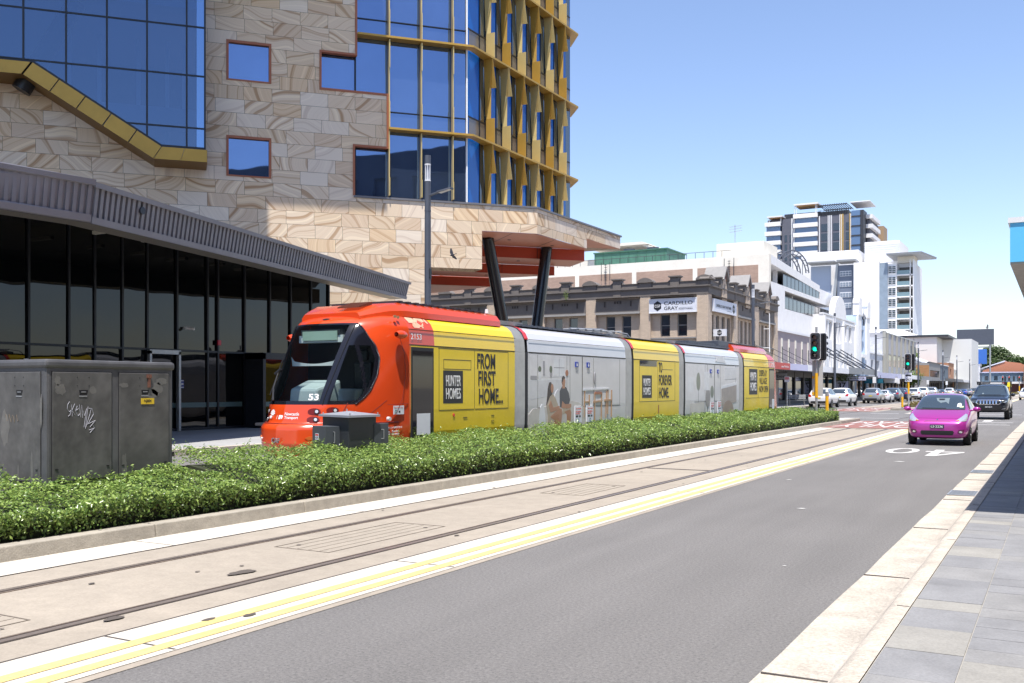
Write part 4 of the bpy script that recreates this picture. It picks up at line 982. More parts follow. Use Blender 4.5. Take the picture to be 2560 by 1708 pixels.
for i in range(7): b.box(3.2+i*4.7,3.75+i*4.7,-.25,0,3.3,9.5)
b.box(-.05,.6,-.4,-.001,3.3,9.7); b.build('concrete_rib', mat('rib_concrete', (.36,.35,.31), .8), br)
MB(F_front).box(28.5,36,-.02,12,3.4,8.7).build('dark_end_block', mat('slate_block', (.13,.14,.15), .7), br)
MB().box(-13,-.02,-.08,0,0,8.8).build('side_wall', M_wbrick, br)
t = awning('white awning with sign panels before the grey office block', 143, 178, 2.9, 3.5, [(143,160,M_white),(160,178,M_awg)])
bn = shopfront('brown_brick_shop', 'shop with brown brick side wall and dark upper windows past the grey block', 201.4, 221, 6.5, M_grey2, wins=[(1.2,18,3.75,5.1)], frame_m=M_dark)
MB().box(-14,0,-.06,0,3.6,6.0).build('side_wall', brickify(mat('brown_brick', (.36,.19,.085), .9), (.6,.2), .1), bn)
awning('dark awning of the brown brick shop', 201, 240, 2.9, 3.5, [(201,221,M_dark),(221,240,M_awg)])
gw = thing('white_gable_hall', 'white gabled hall end behind the brown brick shop', 'building', (-24, 212, 0))
MB().prism([(-22,0),(0,0),(0,6.5),(-11,11.2),(-22,6.5)], 0, 20, 'y').build('wall', M_white2, gw); MB().hexa([(-11,-.3,11.2),(.6,-.3,6.4),(.6,20,6.4),(-11,20,11.2),(-11,-.3,11.45),(.8,-.3,6.6),(.8,20,6.6),(-11,20,11.45)]).build('roof', M_sign, gw)
bb = thing('pale_warehouse', 'long pale panelled warehouse with a dark roof edge rising behind the shops', 'building', (-25, 246, 0))
MB().box(-35,0,0,30,0,13.5).box(0,6.5,12,34,0,13.4).build('wall', mat('pale_panel', (.66,.66,.64), .7, noise=[(.1,.05)]), bb)
b = MB(); [b.box(-35+i*5,-34.9+i*5,-.03,0,2,13.4) for i in range(7)]; b.build('panel_joint', M_grey2, bb)
MB().box(-36,2.5,-.5,30,13.5,14.0).build('roof_edge', M_dark, bb); MB().hexa([(-24,4,14),(-4,4,14),(-4,20,14),(-24,20,14),(-18,8,16),(-9,8,16),(-9,16,16),(-18,16,16)]).build('roof', M_white2, bb)
# farther shops on the left, one thing each
far = [('shop with slate upper wall and white window', 221.5, 238, 6.4, mat('slate_blue_wall', (.12,.15,.18), .8), [(6,9,3.9,5.4)]),
       ('narrow orange brick shop with raised end wall', 238.3, 251, 7.3, mat('far_orange_brick', (.40,.20,.11), .9), [(3,6,4.2,6)]),
       ('cream shop with a white verandah', 251.3, 268, 5.9, M_cream, [(2,5,3.9,5.2),(8,11,3.9,5.2)]),
       ('grey rendered shop with tan end pier', 268.3, 284, 7.4, mat('far_grey', (.45,.46,.5), .8), [(3,6,4,6.2),(9,12,4,6.2)]),
       ('white bow fronted shop with blue trim', 284.3, 300, 7.0, mat('far_bluewhite', (.55,.62,.72), .8), [(3,5,4,6),(8,10,4,6)]),
       ('cream terrace with two tall windows', 300.3, 318, 8.2, M_cream, [(3,5,4.2,6.8),(9,11,4.2,6.8)]),
       ('white terrace under the billboard', 318.3, 338, 9.0, M_white2, [(4,6,4.2,7),(10,12,4.2,7)])]
for lb, a, c, h, m, ws in far: shopfront('far_shop', lb, a, c, h, m, wins=ws)
awning('pale far awning beyond the cream shop', 242, 300, 2.9, 3.4, [(242,300,M_white)]); awning('last far awning under the billboard', 301, 338, 2.9, 3.4, [(301,338,M_awg)])
t = thing('billboard_frame', 'large dark billboard back on a steel frame above the far shops', 'billboard', (-20.5, 300, 0))
MB().box(-4.8,4.6,0,.3,13.6,18.0).build('billboard_panel', M_pole, t)
b = MB()
for x in (-2, 3.6): b.tube((x,.4,3),(x,.4,18),.22,n=8)
b.tube((-2,.5,13),(3.6,.5,17.8),.15,n=8).tube((-2,.5,13),(3.6,.5,13),.15,n=8); b.build('steel_post', M_galv, t)
MB().box(-1.2,2.8,.2,.5,8.3,12.4).build('blue_poster', mat('poster_blue', (.04,.14,.48), .5), t)
t = thing('blue_corner_pub', 'blue grey two storey pub with white awning closing the end of the street', 'building', (-24, 336, 0))
MB().box(0,17,0,12,0,6.3).build('wall', mat('dusty_blue', (.09,.14,.20), .8), t); MB().box(-.3,17.3,-.3,12,6.3,6.6).build('parapet_cap', M_lav, t)
f = MB()
for x in (1.2,3.6,6.2): f.box(x,x+1,-.06,0,4.0,5.3)
for i in range(6): f.box(9+i*1.2,9.5+i*1.2,-.06,0,3.7,5.2)
f.build('window', M_winglass, t); MB().box(-.5,17,-2.5,0,2.9,3.5).build('awning', M_white, t); MB().box(0,17,-.02,-.01,.2,2.9).build('shop_glass', mat('maroon_shopfront', (.10,.02,.03), .4), t); MB().box(8.5,11,-2.6,-2.5,3.0,3.4).build('red_sign', M_redsign, t)
t = thing('orange_gable_house', 'orange brick gable house with pale roof behind the blue pub', 'building', (-22, 352, 0))
MB().prism([(0,0),(13.5,0),(13.5,8.2),(11,9.6),(6.5,10.2),(0,7.2)], 0, 14, 'y').build('wall', mat('gable_orange', (.50,.21,.12), .9), t); MB().hexa([(-3,-.2,6.9),(6.5,-.2,10.1),(6.5,14,10.1),(-3,14,6.9),(-3,-.2,7.2),(6.5,-.2,10.5),(6.5,14,10.5),(-3,14,7.2)]).build('roof', M_sign, t)
t = thing('brown_brick_terrace', 'brown brick terrace at the right end of the street behind the traffic lights', 'building', (-9.5, 330, 0))
MB().box(0,30,0,12,0,8).build('wall', brickify(mat('far_brown_brick', (.30,.19,.13), .9), (1,.3), .1), t); MB().box(2,30,4,12,8,10.5).build('roof_storey', M_cream, t); MB().box(-.2,30,-.2,.0,2.8,3.3).build('awning', M_grey, t)

# ---- two apartment towers
wt = thing('white_apartment_tower', 'white apartment tower with grey side panel, balconies and a floating roof', 'apartment tower', (-50, 270, 0))
X0 = 50
def bx(b, a, c, y0, y1, z0, z1, m=0): return b.box(a+X0, c+X0, y0, y1, z0, z1, m)
b = MB(); bx(b,-47.8,-41.4,0,20,0,34.9); bx(b,-41.4,-37.2,1.2,20,0,34.2); bx(b,-59.4,-47.8,2.5,20,0,29.5); bx(b,-37.3,-33.2,4.5,20,0,34.5); bx(b,-66,-47.8,8,25,0,37.8); bx(b,-66,-50,20,36,0,41); bx(b,-47,-38,12,30,0,41.8)
b.build('wall', M_white2, wt)
b = MB(); bx(b,-59.4,-54.1,2.3,2.5,22,34.8); b.build('blue_grey_panel', mat('pale_bluegrey', (.40,.46,.56), .7), wt)
b = MB(); bx(b,-52.3,-47.85,1.5,2.5,18,34.6); b.build('slate_panel', mat('slate_panel', (.16,.19,.25), .7), wt)
b = MB(); bx(b,-41.4,-39.4,.8,1.2,5,34.5); b.build('teal_screen', mat('teal_screen', (.24,.30,.37), .6, noise=[(.8,.15)]), wt)
for k in range(7):
    z = 33.6-2.86*k
    f = MB(); bx(f,-39.3,-37.4,1.05,1.2,z-2.0,z)
    f = f.build('window', M_white, wt); b = MB()
    for i in range(2):
        for j in range(4): bx(b,-39.2+i*.92,-38.4+i*.92,1.0,1.05,z-1.9+j*.48,z-1.55+j*.48)
    b.build('pane', M_winglass, f)
    b = MB(); bx(b,-37.2,-33.2,1.0,4.5,z-2.65,z-2.35); b.build('balcony_slab', M_white2, wt)
    b = MB(); bx(b,-37.1,-33.9,1.05,1.1,z-2.35,z-1.3); b.build('balcony_glass', mat('teal_balustrade', (.16,.25,.28), .1, spec=.8), wt)
    b = MB(); bx(b,-37.0,-33.6,4.4,4.49,z-2.3,z-.2); b.build('balcony_recess', mat('balcony_shade', (.16,.155,.14), .7), wt)
    if k < 4:
        f = MB(); bx(f,-51.6,-48.6,1.4,1.5,z-2.0,z-.6); f = f.build('window', M_white, wt); b = MB(); [bx(b,-51.5+i*.74,-50.85+i*.74,1.35,1.4,z-1.9+j*.62,z-1.4+j*.62) for i in range(4) for j in range(2)]; b.build('pane', mat('hazy_pane', (.22,.26,.32), .2), f)
b = MB(); bx(b,-34.0,-33.8,1.0,1.2,5,35); bx(b,-33.25,-33.1,1,8,5,35); b.build('balcony_post', M_white, wt)
b = MB().hexa([(X0-39.4,-.6,36.2),(X0-31.2,-.6,36.2),(X0-29,14,36.2),(X0-39.4,14,36.2),(X0-39.6,-.8,36.7),(X0-31.0,-.8,36.7),(X0-28.8,14,36.7),(X0-39.6,14,36.7)]); b.build('floating_roof', mat('roof_edge_grey', (.38,.39,.40), .6), wt)
b = MB(); bx(b,-37.3,-33.2,3.5,10,34.5,36.2); b.build('roof_room', M_cream, wt)
b = MB(); bx(b,-60,-52.8,0,6,35.4,35.8); bx(b,-52.2,-47.3,0,6,35.4,35.9); b.build('eave_roof', M_awg, wt)
b = MB().hexa([(X0-54.2,1.3,16),(X0-53.3,1.3,16),(X0-53.3,2.4,16),(X0-54.2,2.4,16),(X0-52.6,1.3,35),(X0-52.0,1.3,35),(X0-52.0,2.4,35),(X0-52.6,2.4,35)]).hexa([(X0-48.9,1.1,18),(X0-48.5,1.1,18),(X0-48.5,1.4,18),(X0-48.9,1.4,18),(X0-47.7,1.1,31),(X0-47.4,1.1,31),(X0-47.4,1.4,31),(X0-47.7,1.4,31)]); b.build('slanted_strut', M_galv, wt)
b = MB(); [bx(b,-66,-50,19.9,20,36+i*.6,36.3+i*.6) for i in range(8)]; [bx(b,-47,-38,11.9,12,36+i*.6,36.3+i*.6) for i in range(9)]; b.build('louvre', M_sign, wt)
# dark tower behind
dt = thing('dark_apartment_tower', 'dark grey apartment tower with stacked white balconies and gold stripes on the skyline', 'apartment tower', (-70, 330, 0))
X0 = 70*1.03
s_ = 1.031
def bx2(b, a, c, y0, y1, z0, z1): return b.box(a*s_+70, c*s_+70, y0, y1, z0, z1)
M_dtw = mat('charcoal_cladding', (.115,.12,.15), .7, noise=[(.05,.1)]); M_tgl = mat('tower_blue_glass', (.10,.17,.30), .08, spec=.9)
b = MB(); bx2(b,-84,-57.5,1,24,0,58.5); bx2(b,-79,-57.5,0,1,0,58.3); bx2(b,-57.4,-54.4,2.0,22,0,58); b.build('wall', M_dtw, dt)
for x0, x1, n in ((-84.4,-79.3,6),(-75.2,-67.6,6)):
    for k in range(n):
        z = 58.2-3.13*k-(2.0 if x0 < -80 else 0)
        b = MB(); bx2(b,x0,x1,-1.3,.0 if x0 > -80 else 1,z-.1,z+1.25); b.build('balcony', M_white2, dt)
        b = MB(); bx2(b,x0+.3,x1-.3,-.05,.99 if x0 < -80 else -.01,z-1.85,z-.15); b.build('balcony_glazing', M_tgl, dt)
for x0 in (-66.6,-62.9,-58.4-.6):
    for k in range(5):
        b = MB(); bx2(b,x0,x0+(2.0 if x0 < -60 else 1.0),-.08,0,53.2-3.13*k,55.6-3.13*k); b.build('window', M_winglass, dt)
for x0 in (-78.2,-76.6):
    for k in range(4):
        b = MB(); bx2(b,x0,x0+.8,-.08,0,50.6-3.13*k,52.9-3.13*k); b.build('window', M_winglass, dt)
b = MB()
for x in (-76,-75.6,-75.2+.0,-67.2,-64.5,-64.0,-63.5,-60.9,-60.4,-57.6): bx2(b,x,x+.22,-.35,0,38,58.3)
b.build('white_fin', M_white, dt)
b = MB()
for x in (-60.7,-60.2,-59.9,-57.9,-57.75): bx2(b,x,x+.2,-.4,0,38,58.4)
b.build('gold_fin', mat('ochre_fin', (.50,.34,.13), .6), dt)
b = MB(); bx2(b,-57.3,-54.6,-.4,2,0,59.2); b.build('glass_bay', M_tgl, dt)
b = MB(); [bx2(b,-57.35,-54.5,-.5,-.4,44.5+3.13*k,45+3.13*k) for k in range(5)]; bx2(b,-54.6,-53.6,-.5,6,0,59.2); b.build('bay_band', M_dark, dt)
for k in range(6):
    b = MB(); bx2(b,-53.6,-51.6,4,20,57-3.13*k,58.3-3.13*k); b.build('balcony', M_white2, dt)
b = MB(); bx2(b,-53.4,-50.9,22,30,0,57); b.build('tan_wall', mat('tan_cladding', (.36,.25,.15), .7), dt); b = MB(); bx2(b,-53.5,-52.6,5,22,0,57); b.build('recess_wall', M_dtw, dt)
b = MB(); bx2(b,-83.6,-78.6,-1.5,5,59.0,59.4); bx2(b,-74.9,-67.3,-1.5,7,62.3,62.8); bx2(b,-57.8,-51.8,0,12,61.9,62.2); b.build('terrace_roof', M_white, dt)
b = MB(); bx2(b,-83.2,-79,-1.2,4.6,58.9,58.99); bx2(b,-74.5,-67.6,-1.2,6.6,62.2,62.29); b.build('terrace_ceiling', mat('timber_ceiling', (.62,.38,.18), .6), dt)
b = MB()
for x in (-83,-79.2): bx2(b,x,x+.12,-1.2,-1.0,57,59)
for x in (-74.8,-74.2,-68.2,-67.8): bx2(b,x,x+.12,-1.2,-1.0,59,62.3)
b.build('terrace_post', M_white, dt)
b = MB(); bx2(b,-79,-67.5,3,20,58.5,60.4); bx2(b,-67.3,-58.5,2,16,58.5,60); [bx2(b,-67.3+i*.7,-67.1+i*.7,-1,12,61.7,61.9) for i in range(13)]; bx2(b,-67.3,-58.5,-1,-.8,61.4,61.7); bx2(b,-67.3,-58.5,8,8.2,61.4,61.7); [bx2(b,-67.3+i*.45,-67.2+i*.45,-.2,0,58.5,60.3) for i in range(20)]; b.build('roof_pergola', M_dark, dt)
# ---------------------------------------------------------------- the tram
TRX, TRY, TRA = -11.15-1.325, 20.02, R(-1.0)
tram = thing('tram', 'five section light rail tram, orange cabs, yellow and grey house advert wrap', 'tram', (TRX, TRY, 0), TRA)
M_or = mat('tram_orange', (.64,.062,.010), .22, coat=.6, noise=[(.9,.06)])
M_rd = mat('tram_red', (.62,.03,.015), .25, coat=.5)
M_ye = mat('tram_yellow', (.86,.60,.005), .28, coat=.5, noise=[(.8,.04)])
M_yf = mat('yellow_window_film', (.84,.62,.012), .4, coat=.25, noise=[(1.1,.08),(30,.05)])
M_gr = mat('tram_pale_grey', (.60,.61,.66), .28, coat=.5, noise=[(.7,.05)])
M_gf = mat('printed_grey_film', (.62,.62,.64), .4, coat=.25, noise=[(.8,.12)])
M_bel = mat('bellows_grey', (.33,.345,.36), .5, noise=[(5,.12)])
M_gap = mat('rubber_black', (.02,.02,.024), .6)
M_seam = mat('panel_seam', (.05,.045,.03), .6)
M_cabblk = mat('gloss_black_surround', (.008,.008,.012), .12, spec=.6)
M_cabgl = mat('tram_windscreen', (.01,.014,.018), .02, spec=.6, trans=(.93,(.84,.92,.89)), ior=1.4)
M_doorgl = mat('tram_door_glass', (.008,.008,.011), .04, spec=.7)
PROF = [(.28,1.16),(.45,1.27),(.75,1.312),(1.2,1.325),(2.47,1.325),(2.49,1.315),(2.50,1.325),(2.79,1.302),(2.80,1.29),(2.81,1.297),(2.95,1.225),(3.05,1.11),(3.10,.98),(3.125,.8),(3.14,0)]
def section(name, s0, s1, mats, low=.28):
    """one car body: mats = (below window seam, above it)"""
    b = MB(); ring = [(l, max(z, low)) for z, l in PROF]
    ring = ring+[(-l, z) for l, z in ring[::-1]]
    n = len(ring); vs = [(l, s, z) for s in (s0, s1) for l, z in ring]
    for i in range(n-1):
        zc = (ring[i][1]+ring[i+1][1])/2
        b.add([vs[i],vs[i+1],vs[n+i+1],vs[n+i]], [(0,1,2,3)], 0 if zc < 2.49 else 1)
    b.add(vs[:n], [tuple(range(n))], 2); b.add(vs[n:], [tuple(range(n))[::-1]], 2)
    b.add([vs[0],vs[n-1],vs[2*n-1],vs[n]], [(0,1,2,3)], 2)
    o = b.build(name, [mats[0], mats[1], M_gap], tram, fix=False)
    o.data.polygons.foreach_set('use_smooth', [True]*len(o.data.polygons)); o.data.set_sharp_from_angle(angle=R(30)); return o
def onside(s, z, out=.003): return frame((1.325+out, s, z), (0,1,0), (0,0,1))
def decal(name, pts, m, parent, out=.003):
    return MB().add([(1.325+out, s, z) for s, z in pts]+[(1.3245, s, z) for s, z in pts], [tuple(range(len(pts)))]+[(i,(i+1)%len(pts),len(pts)+(i+1)%len(pts),len(pts)+i) for i in range(len(pts))]).build(name, m, parent, fix=False)
def seams(parent, lines, wd=.012):
    b = MB()
    for (s0,z0,s1,z1) in lines:
        if s0 == s1: b.box(1.32,1.3275,s0-wd/2,s0+wd/2,min(z0,z1),max(z0,z1))
        else: b.box(1.32,1.3278,min(s0,s1),max(s0,s1),z0-wd/2,z0+wd/2)
    return b.build('panel_seam', M_seam, parent)
# car bodies
m1 = section('front_car_body', -4.2, -.05, (M_yf, M_ye)); m2 = section('second_car_body', .56, 6.37, (M_gf, M_gr)); m3 = section('centre_car_body', 6.95, 10.74, (M_yf, M_ye))
m4 = section('fourth_car_body', 11.3, 17.23, (M_gf, M_gr)); m5 = section('rear_car_body', 17.88, 22.26, (M_yf, M_ye))
m1['label'] = 'yellow front car with FROM FIRST HOME lettering'; m2['label'] = 'pale grey car with printed couple on a sofa'; m3['label'] = 'yellow middle car with TO FOREVER HOME lettering'; m4['label'] = 'pale grey car with printed kitchen'; m5['label'] = 'yellow rear car with DISPLAY VILLAGE NOW OPEN lettering'
for s0, s1 in ((-.05,.56),(6.37,6.95),(10.74,11.3),(17.23,17.88)):
    b = MB(); k = 9; ring0 = [(l, z) for z, l in PROF]; ring0 = ring0+[(-l, z) for l, z in ring0[::-1]]
    G = []
    for i in range(2*k+1):
        f = (.955 if i % 2 else .992); s = s0+(s1-.11-s0)*i/(2*k)
        G.append([(l*f, s, z*f+.03) for l, z in ring0])
    b.grid(G); b.build('bellows', M_bel, tram, smooth=False, fix=False)
    b = MB(); G = [[(l*1.004, s, z*1.003) for l, z in ring0 if z < 2.72] for s in (s1-.105, s1+.004)]
    h = len(G[0])//2; b.grid([g[:h] for g in G]); b.grid([g[h:] for g in G]); b.build('gangway_frame', M_gap, tram, fix=False)
    b = MB(); G = [[(l*1.006, s, z*1.004) for l, z in ring0 if z >= 2.72] for s in (s1-.13, s1+.05)]; b.grid(G); b.build('red_roof_trim', M_rd, tram, fix=False)
    MB().box(-.9,.9,s0-.1,s1+.5,3.14,3.24).build('roof_cable_box', M_awg, tram)
# red part of the end cars
for (a, c) in ((-4.2,-3.34),(21.36,22.26)):
    b = MB(); G = []
    ring = [(l*1.0025, z) for z, l in PROF if z >= 2.49]
    b.grid([[(l, s, z+.002) for l, z in ring] for s in (a, c)]); b.grid([[(-l, s, z+.002) for l, z in ring] for s in (a, c)])
    b.build('red_roof_band', M_or, tram, fix=False)
    b = MB(); ring = [(l*1.0025, z) for z, l in PROF if z <= 2.49]; e = (a, a+.04) if a < 0 else (c-.04, c)
    b.grid([[(l, s, z) for l, z in ring] for s in e]); b.build('door_post', M_or, tram, fix=False)
    d = MB().box(1.31,1.331,a+.055,c-.03,.34,2.45).build('door', M_gap, tram)
    MB().box(1.331,1.3335,a+.10,c-.07,.5,2.38).build('door_glass', M_doorgl, d)
    decal('door_sticker', [(c-.62,.69),(c-.16,.69),(c-.16,1.12),(c-.62,1.12)] if a < 0 else [(a+.5,.75),(a+.84,.75),(a+.84,1.16),(a+.5,1.16)], M_sign, d, .012)
tag_t = lambda s, sx, z, w_, h_, m, par, out=.004, bold=0: text('lettering', s, onside(sx, z, out), w_, h_, m, par, .003, bold=bold)
M_ink = mat('advert_black', (.022,.022,.025), .5)
bold = .022
tag_t('FROM', -1.70, 2.055, .76, .345, M_ink, m1, bold=bold); tag_t('FIRST', -1.655, 1.68, .73, .335, M_ink, m1, bold=bold); tag_t('HOME...', -1.63, 1.28, 1.03, .345, M_ink, m1, bold=bold)
k = decal('logo_panel', [(-3.02,1.31),(-2.27,1.31),(-2.27,2.0),(-3.02,2.0)], M_ink, m1)
tag_t('HUNTER', -2.92, 1.67, .56, .23, M_white, k, .005, .01); tag_t('HOMES', -2.92, 1.40, .56, .23, M_white, k, .005, .01)
seams(m1, [(-3.2,2.46,-.36,2.46),(-3.17,1.17,-1.83,1.17),(-1.78,1.17,-.36,1.17),(-1.805,1.17,-1.805,2.45),(-.36,1.17,-.36,2.45),(-3.17,1.17,-3.17,2.45),(-3,2.03,-1.95,2.03),(-3,2.23,-1.95,2.23),(-3,2.03,-3,2.23),(-1.95,2.03,-1.95,2.23),(-3.1,.68,-.4,.68),(-.55,.3,-.55,.68),(-2.9,.3,-2.9,.68)])
seams(m1, [(-4.2,2.492,-.05,2.492),(-4.2,2.80,-.05,2.80)], .018)
MB().tube((1.32,-2.62,1.06),(1.332,-2.62,1.06),.035,n=12).build('red_lock', M_rd, m1); seams(m1, [(-2.25,1.0,-2.1,1.0),(-1.1,1.02,-.98,1.02),(-1.1,.9,-.98,.9)], .01)
tag_t('2153', -4.28+.12, 2.60, .36, .115, M_white, tram, .008, .015)
# second car: printed picture
def blob(cx, cz, rx, rz, n=18): return [(cx+rx*math.cos(6.2832*i/n), cz+rz*math.sin(6.2832*i/n)) for i in range(n)]
C_ = lambda nm, c: mat('print_'+nm, c, .4, coat=.25, noise=[(3,.12)])
pw = C_('wall',(.66,.66,.69)); psofa = C_('sofa',(.52,.50,.48)); pcoun = C_('counter',(.58,.59,.63)); pskin = C_('skin',(.40,.20,.12)); pskin2 = C_('shin',(.36,.17,.09)); phair = C_('hair',(.03,.02,.018)); pshirt = C_('tee',(.05,.055,.07)); pdress = C_('dress',(.42,.35,.27)); pwood = C_('timber',(.40,.24,.13)); pplant = C_('plant',(.09,.12,.07)); prust = C_('ottoman',(.33,.12,.05)); pgrey = C_('shade',(.30,.30,.33)); pwin = C_('bright_window',(.66,.68,.72))
def pic(lst, par):
    for i, (nm, pts, m) in enumerate(lst): decal(nm, pts, m, par, .0012+.0005*i)
pic([('print_wall', [(.68,1.9),(2.62,1.9),(2.62,2.44),(.68,2.44)], pw),
     ('print_counter', [(.68,1.35),(2.62,1.5),(2.62,1.83),(.68,1.83)], pcoun),
     ('print_worktop', [(.68,1.80),(2.62,1.84),(2.62,1.88),(.68,1.85)], pwin),
     ('print_window', [(1.9,1.93),(2.48,1.93),(2.48,2.38),(1.9,2.38)], pwin), ('print_window_bar', [(2.18,1.93),(2.20,1.93),(2.20,2.38),(2.18,2.38)], pgrey), ('print_window_bar', [(1.9,2.14),(2.48,2.14),(2.48,2.16),(1.9,2.16)], pgrey),
     ('print_hob', [(.7,1.83),(1.02,1.83),(1.02,1.93),(.7,1.93)], pgrey), ('print_vase', blob(1.16,1.94,.05,.1), pwin), ('print_leaves', blob(1.16,2.1,.08,.07), pplant), ('print_post', [(1.33,1.95),(1.42,1.95),(1.42,2.3),(1.33,2.3)], pgrey),
     ('print_vase', blob(1.75,1.98,.06,.08), pgrey), ('print_flowers', blob(1.74,2.1,.07,.09), pplant), ('print_flowers', blob(2.62,2.02,.08,.08), prust),
     ('print_sofa', [(.6,.35),(4.0,.35),(4.0,.95),(3.3,1.25),(2.9,1.3),(2.3,1.3),(1.3,1.15),(.8,1.12),(.6,1.0)], psofa), ('print_cushion', blob(1.28,.78,.17,.45), pwin), ('print_cushion', blob(2.15,1.3,.25,.3), pcoun),
     ('print_man_shorts', [(2.33,.95),(2.8,1.0),(2.85,1.14),(2.4,1.16)], pdress), ('print_man_leg', [(2.62,.45),(2.76,.45),(2.86,1.0),(2.8,1.08),(2.45,1.02),(2.6,.95)], pskin2), ('print_man_tee', [(2.22,1.14),(2.62,1.1),(2.78,1.3),(2.72,1.5),(2.55,1.66),(2.36,1.68),(2.2,1.55),(2.2,1.3)], pshirt),
     ('print_man_arm', [(2.3,1.12),(2.75,1.1),(2.86,1.15),(2.85,1.22),(2.5,1.22),(2.35,1.3)], pskin), ('print_man_neck', [(2.35,1.62),(2.5,1.62),(2.49,1.74),(2.37,1.74)], pskin), ('print_man_face', blob(2.43,1.80,.085,.115), pskin), ('print_man_hair', [(2.33,1.78),(2.345,1.9),(2.41,1.945),(2.49,1.92),(2.5,1.87),(2.42,1.87),(2.38,1.8)], phair),
     ('print_woman_hair', [(1.5,1.2),(1.7,1.2),(1.78,1.45),(1.8,1.68),(1.74,1.78),(1.65,1.77),(1.58,1.62),(1.55,1.4)], phair), ('print_woman_dress', [(1.5,.5),(1.95,.5),(2.05,.95),(2.2,1.05),(2.1,1.22),(1.95,1.4),(1.82,1.48),(1.68,1.42),(1.5,1.2),(1.58,.95)], pdress), ('print_ottoman', [(1.75,.42),(2.35,.42),(2.35,.72),(1.9,.8)], prust),
     ('print_woman_leg', [(1.7,.92),(2.2,1.12),(2.32,1.1),(2.33,.95),(2.2,.4),(2.1,.4),(2.14,.9),(1.95,.8)], pskin), ('print_woman_leg', [(1.7,.9),(2.15,.98),(2.1,.72),(2.05,.42),(1.95,.42),(1.98,.8)], pskin2), ('print_woman_face', blob(1.79,1.62,.075,.115), pskin), ('print_woman_arm', [(1.6,1.2),(1.7,1.02),(2.0,1.06),(2.2,1.12),(2.18,1.18),(1.85,1.14),(1.72,1.32)], pskin),
     ('print_table', [(3.55,1.56),(5.2,1.6),(5.2,1.635),(3.55,1.62)], pwin), ('print_table_leg', [(3.6,.85),(3.63,.85),(3.68,1.56),(3.64,1.56)], pwood), ('print_table_leg', [(5.1,.9),(5.13,.9),(5.16,1.58),(5.12,1.58)], pwood),
     ('print_chair', [(4.2,1.22),(4.75,1.26),(4.75,1.30),(4.2,1.28)], pwood), ('print_chair_leg', [(4.25,.72),(4.28,.72),(4.3,1.5),(4.26,1.5)], pwood), ('print_chair_leg', [(4.68,.75),(4.71,.75),(4.74,1.5),(4.7,1.5)], pwood), ('print_chair_back', [(4.25,1.46),(4.75,1.46),(4.7,1.53),(4.3,1.53)], prust),
     ('print_chair', [(4.9,1.26),(5.4,1.28),(5.4,1.32),(4.9,1.32)], pwood), ('print_chair_leg', [(4.98,.8),(5.0,.8),(5.05,1.55),(5.02,1.55)], pwood), ('print_chair_leg', [(5.35,.82),(5.37,.82),(5.4,1.58),(5.36,1.58)], pwood), ('print_chair', [(3.62,1.24),(3.95,1.24),(3.95,1.28),(3.62,1.28)], pwood), ('print_chair_leg', [(3.9,.85),(3.93,.85),(3.95,1.45),(3.92,1.45)], pwood),
     ('print_lamp', blob(4.28,1.9,.05,.16), pgrey)], m2)
seams(m2, [(1.06,1.145,5.98,1.145),(1.06,1.145,1.06,2.45),(5.95,1.145,5.95,2.45),(2.62,.5,2.62,2.45),(2.80,.3,2.80,2.46),(4.2,.3,4.2,2.46)]); seams(m2, [(3.52,.3,3.52,2.46)], .035); seams(m2, [(.6,2.49,6.37,2.49)], .028); seams(m2, [(.6,2.80,6.37,2.80)], .01)
M_blu = mat('access_blue', (.02,.05,.35), .5)
def wheel_sticker(par, s, z, wd=.15):
    d = decal('access_sticker', [(s,z),(s+wd,z),(s+wd,z+.14),(s,z+.14)], M_blu, par, .028); c = s+wd/2
    decal('access_symbol', blob(c-.005, z+.055, .035, .035, 10), M_white, d, .030); decal('access_symbol', [(c-.02,z+.07),(c,z+.07),(c,z+.12),(c-.02,z+.12)], M_white, d, .0305)
def tap_sticker(par, s, z=.72, wd=.40, h=.43):
    d = decal('tap_on_sticker', [(s,z),(s+wd,z),(s+wd,z+h),(s,z+h)], M_sign, par, .030); T = lambda q, zz, w_, hh, m: text('lettering', q, onside(s+.04, zz, .032), w_, hh, m, d, .002)
    T('Tap on every', z+h-.09, wd-.08, .055, M_rd); T('time before', z+h-.16, wd-.1, .05, M_rd); T('boarding', z+h-.22, wd*.6, .05, M_rd)
    decal('card_mark', [(s+.05,z+.14),(s+.19,z+.14),(s+.19,z+.19),(s+.05,z+.19)], M_ink, d, .0315); decal('card_mark', [(s+.23,z+.14),(s+.34,z+.14),(s+.34,z+.19),(s+.23,z+.19)], M_pole, d, .0315)
    ring = blob(s+wd/2, z+.06, .05, .05, 20); inn = blob(s+wd/2, z+.06, .03, .03, 20)
    MB().add([(1.325+.032,a,c) for a, c in ring+inn], [(i,(i+1)%20,20+(i+1)%20,20+i) for i in range(20)]).build('tap_ring', mat('tap_ring_teal',(.05,.25,.25),.5), d, fix=False)
for s in (3.09, 3.78): wheel_sticker(m2, s, 2.18)
tap_sticker(m2, 3.03); tap_sticker(m2, 3.74)
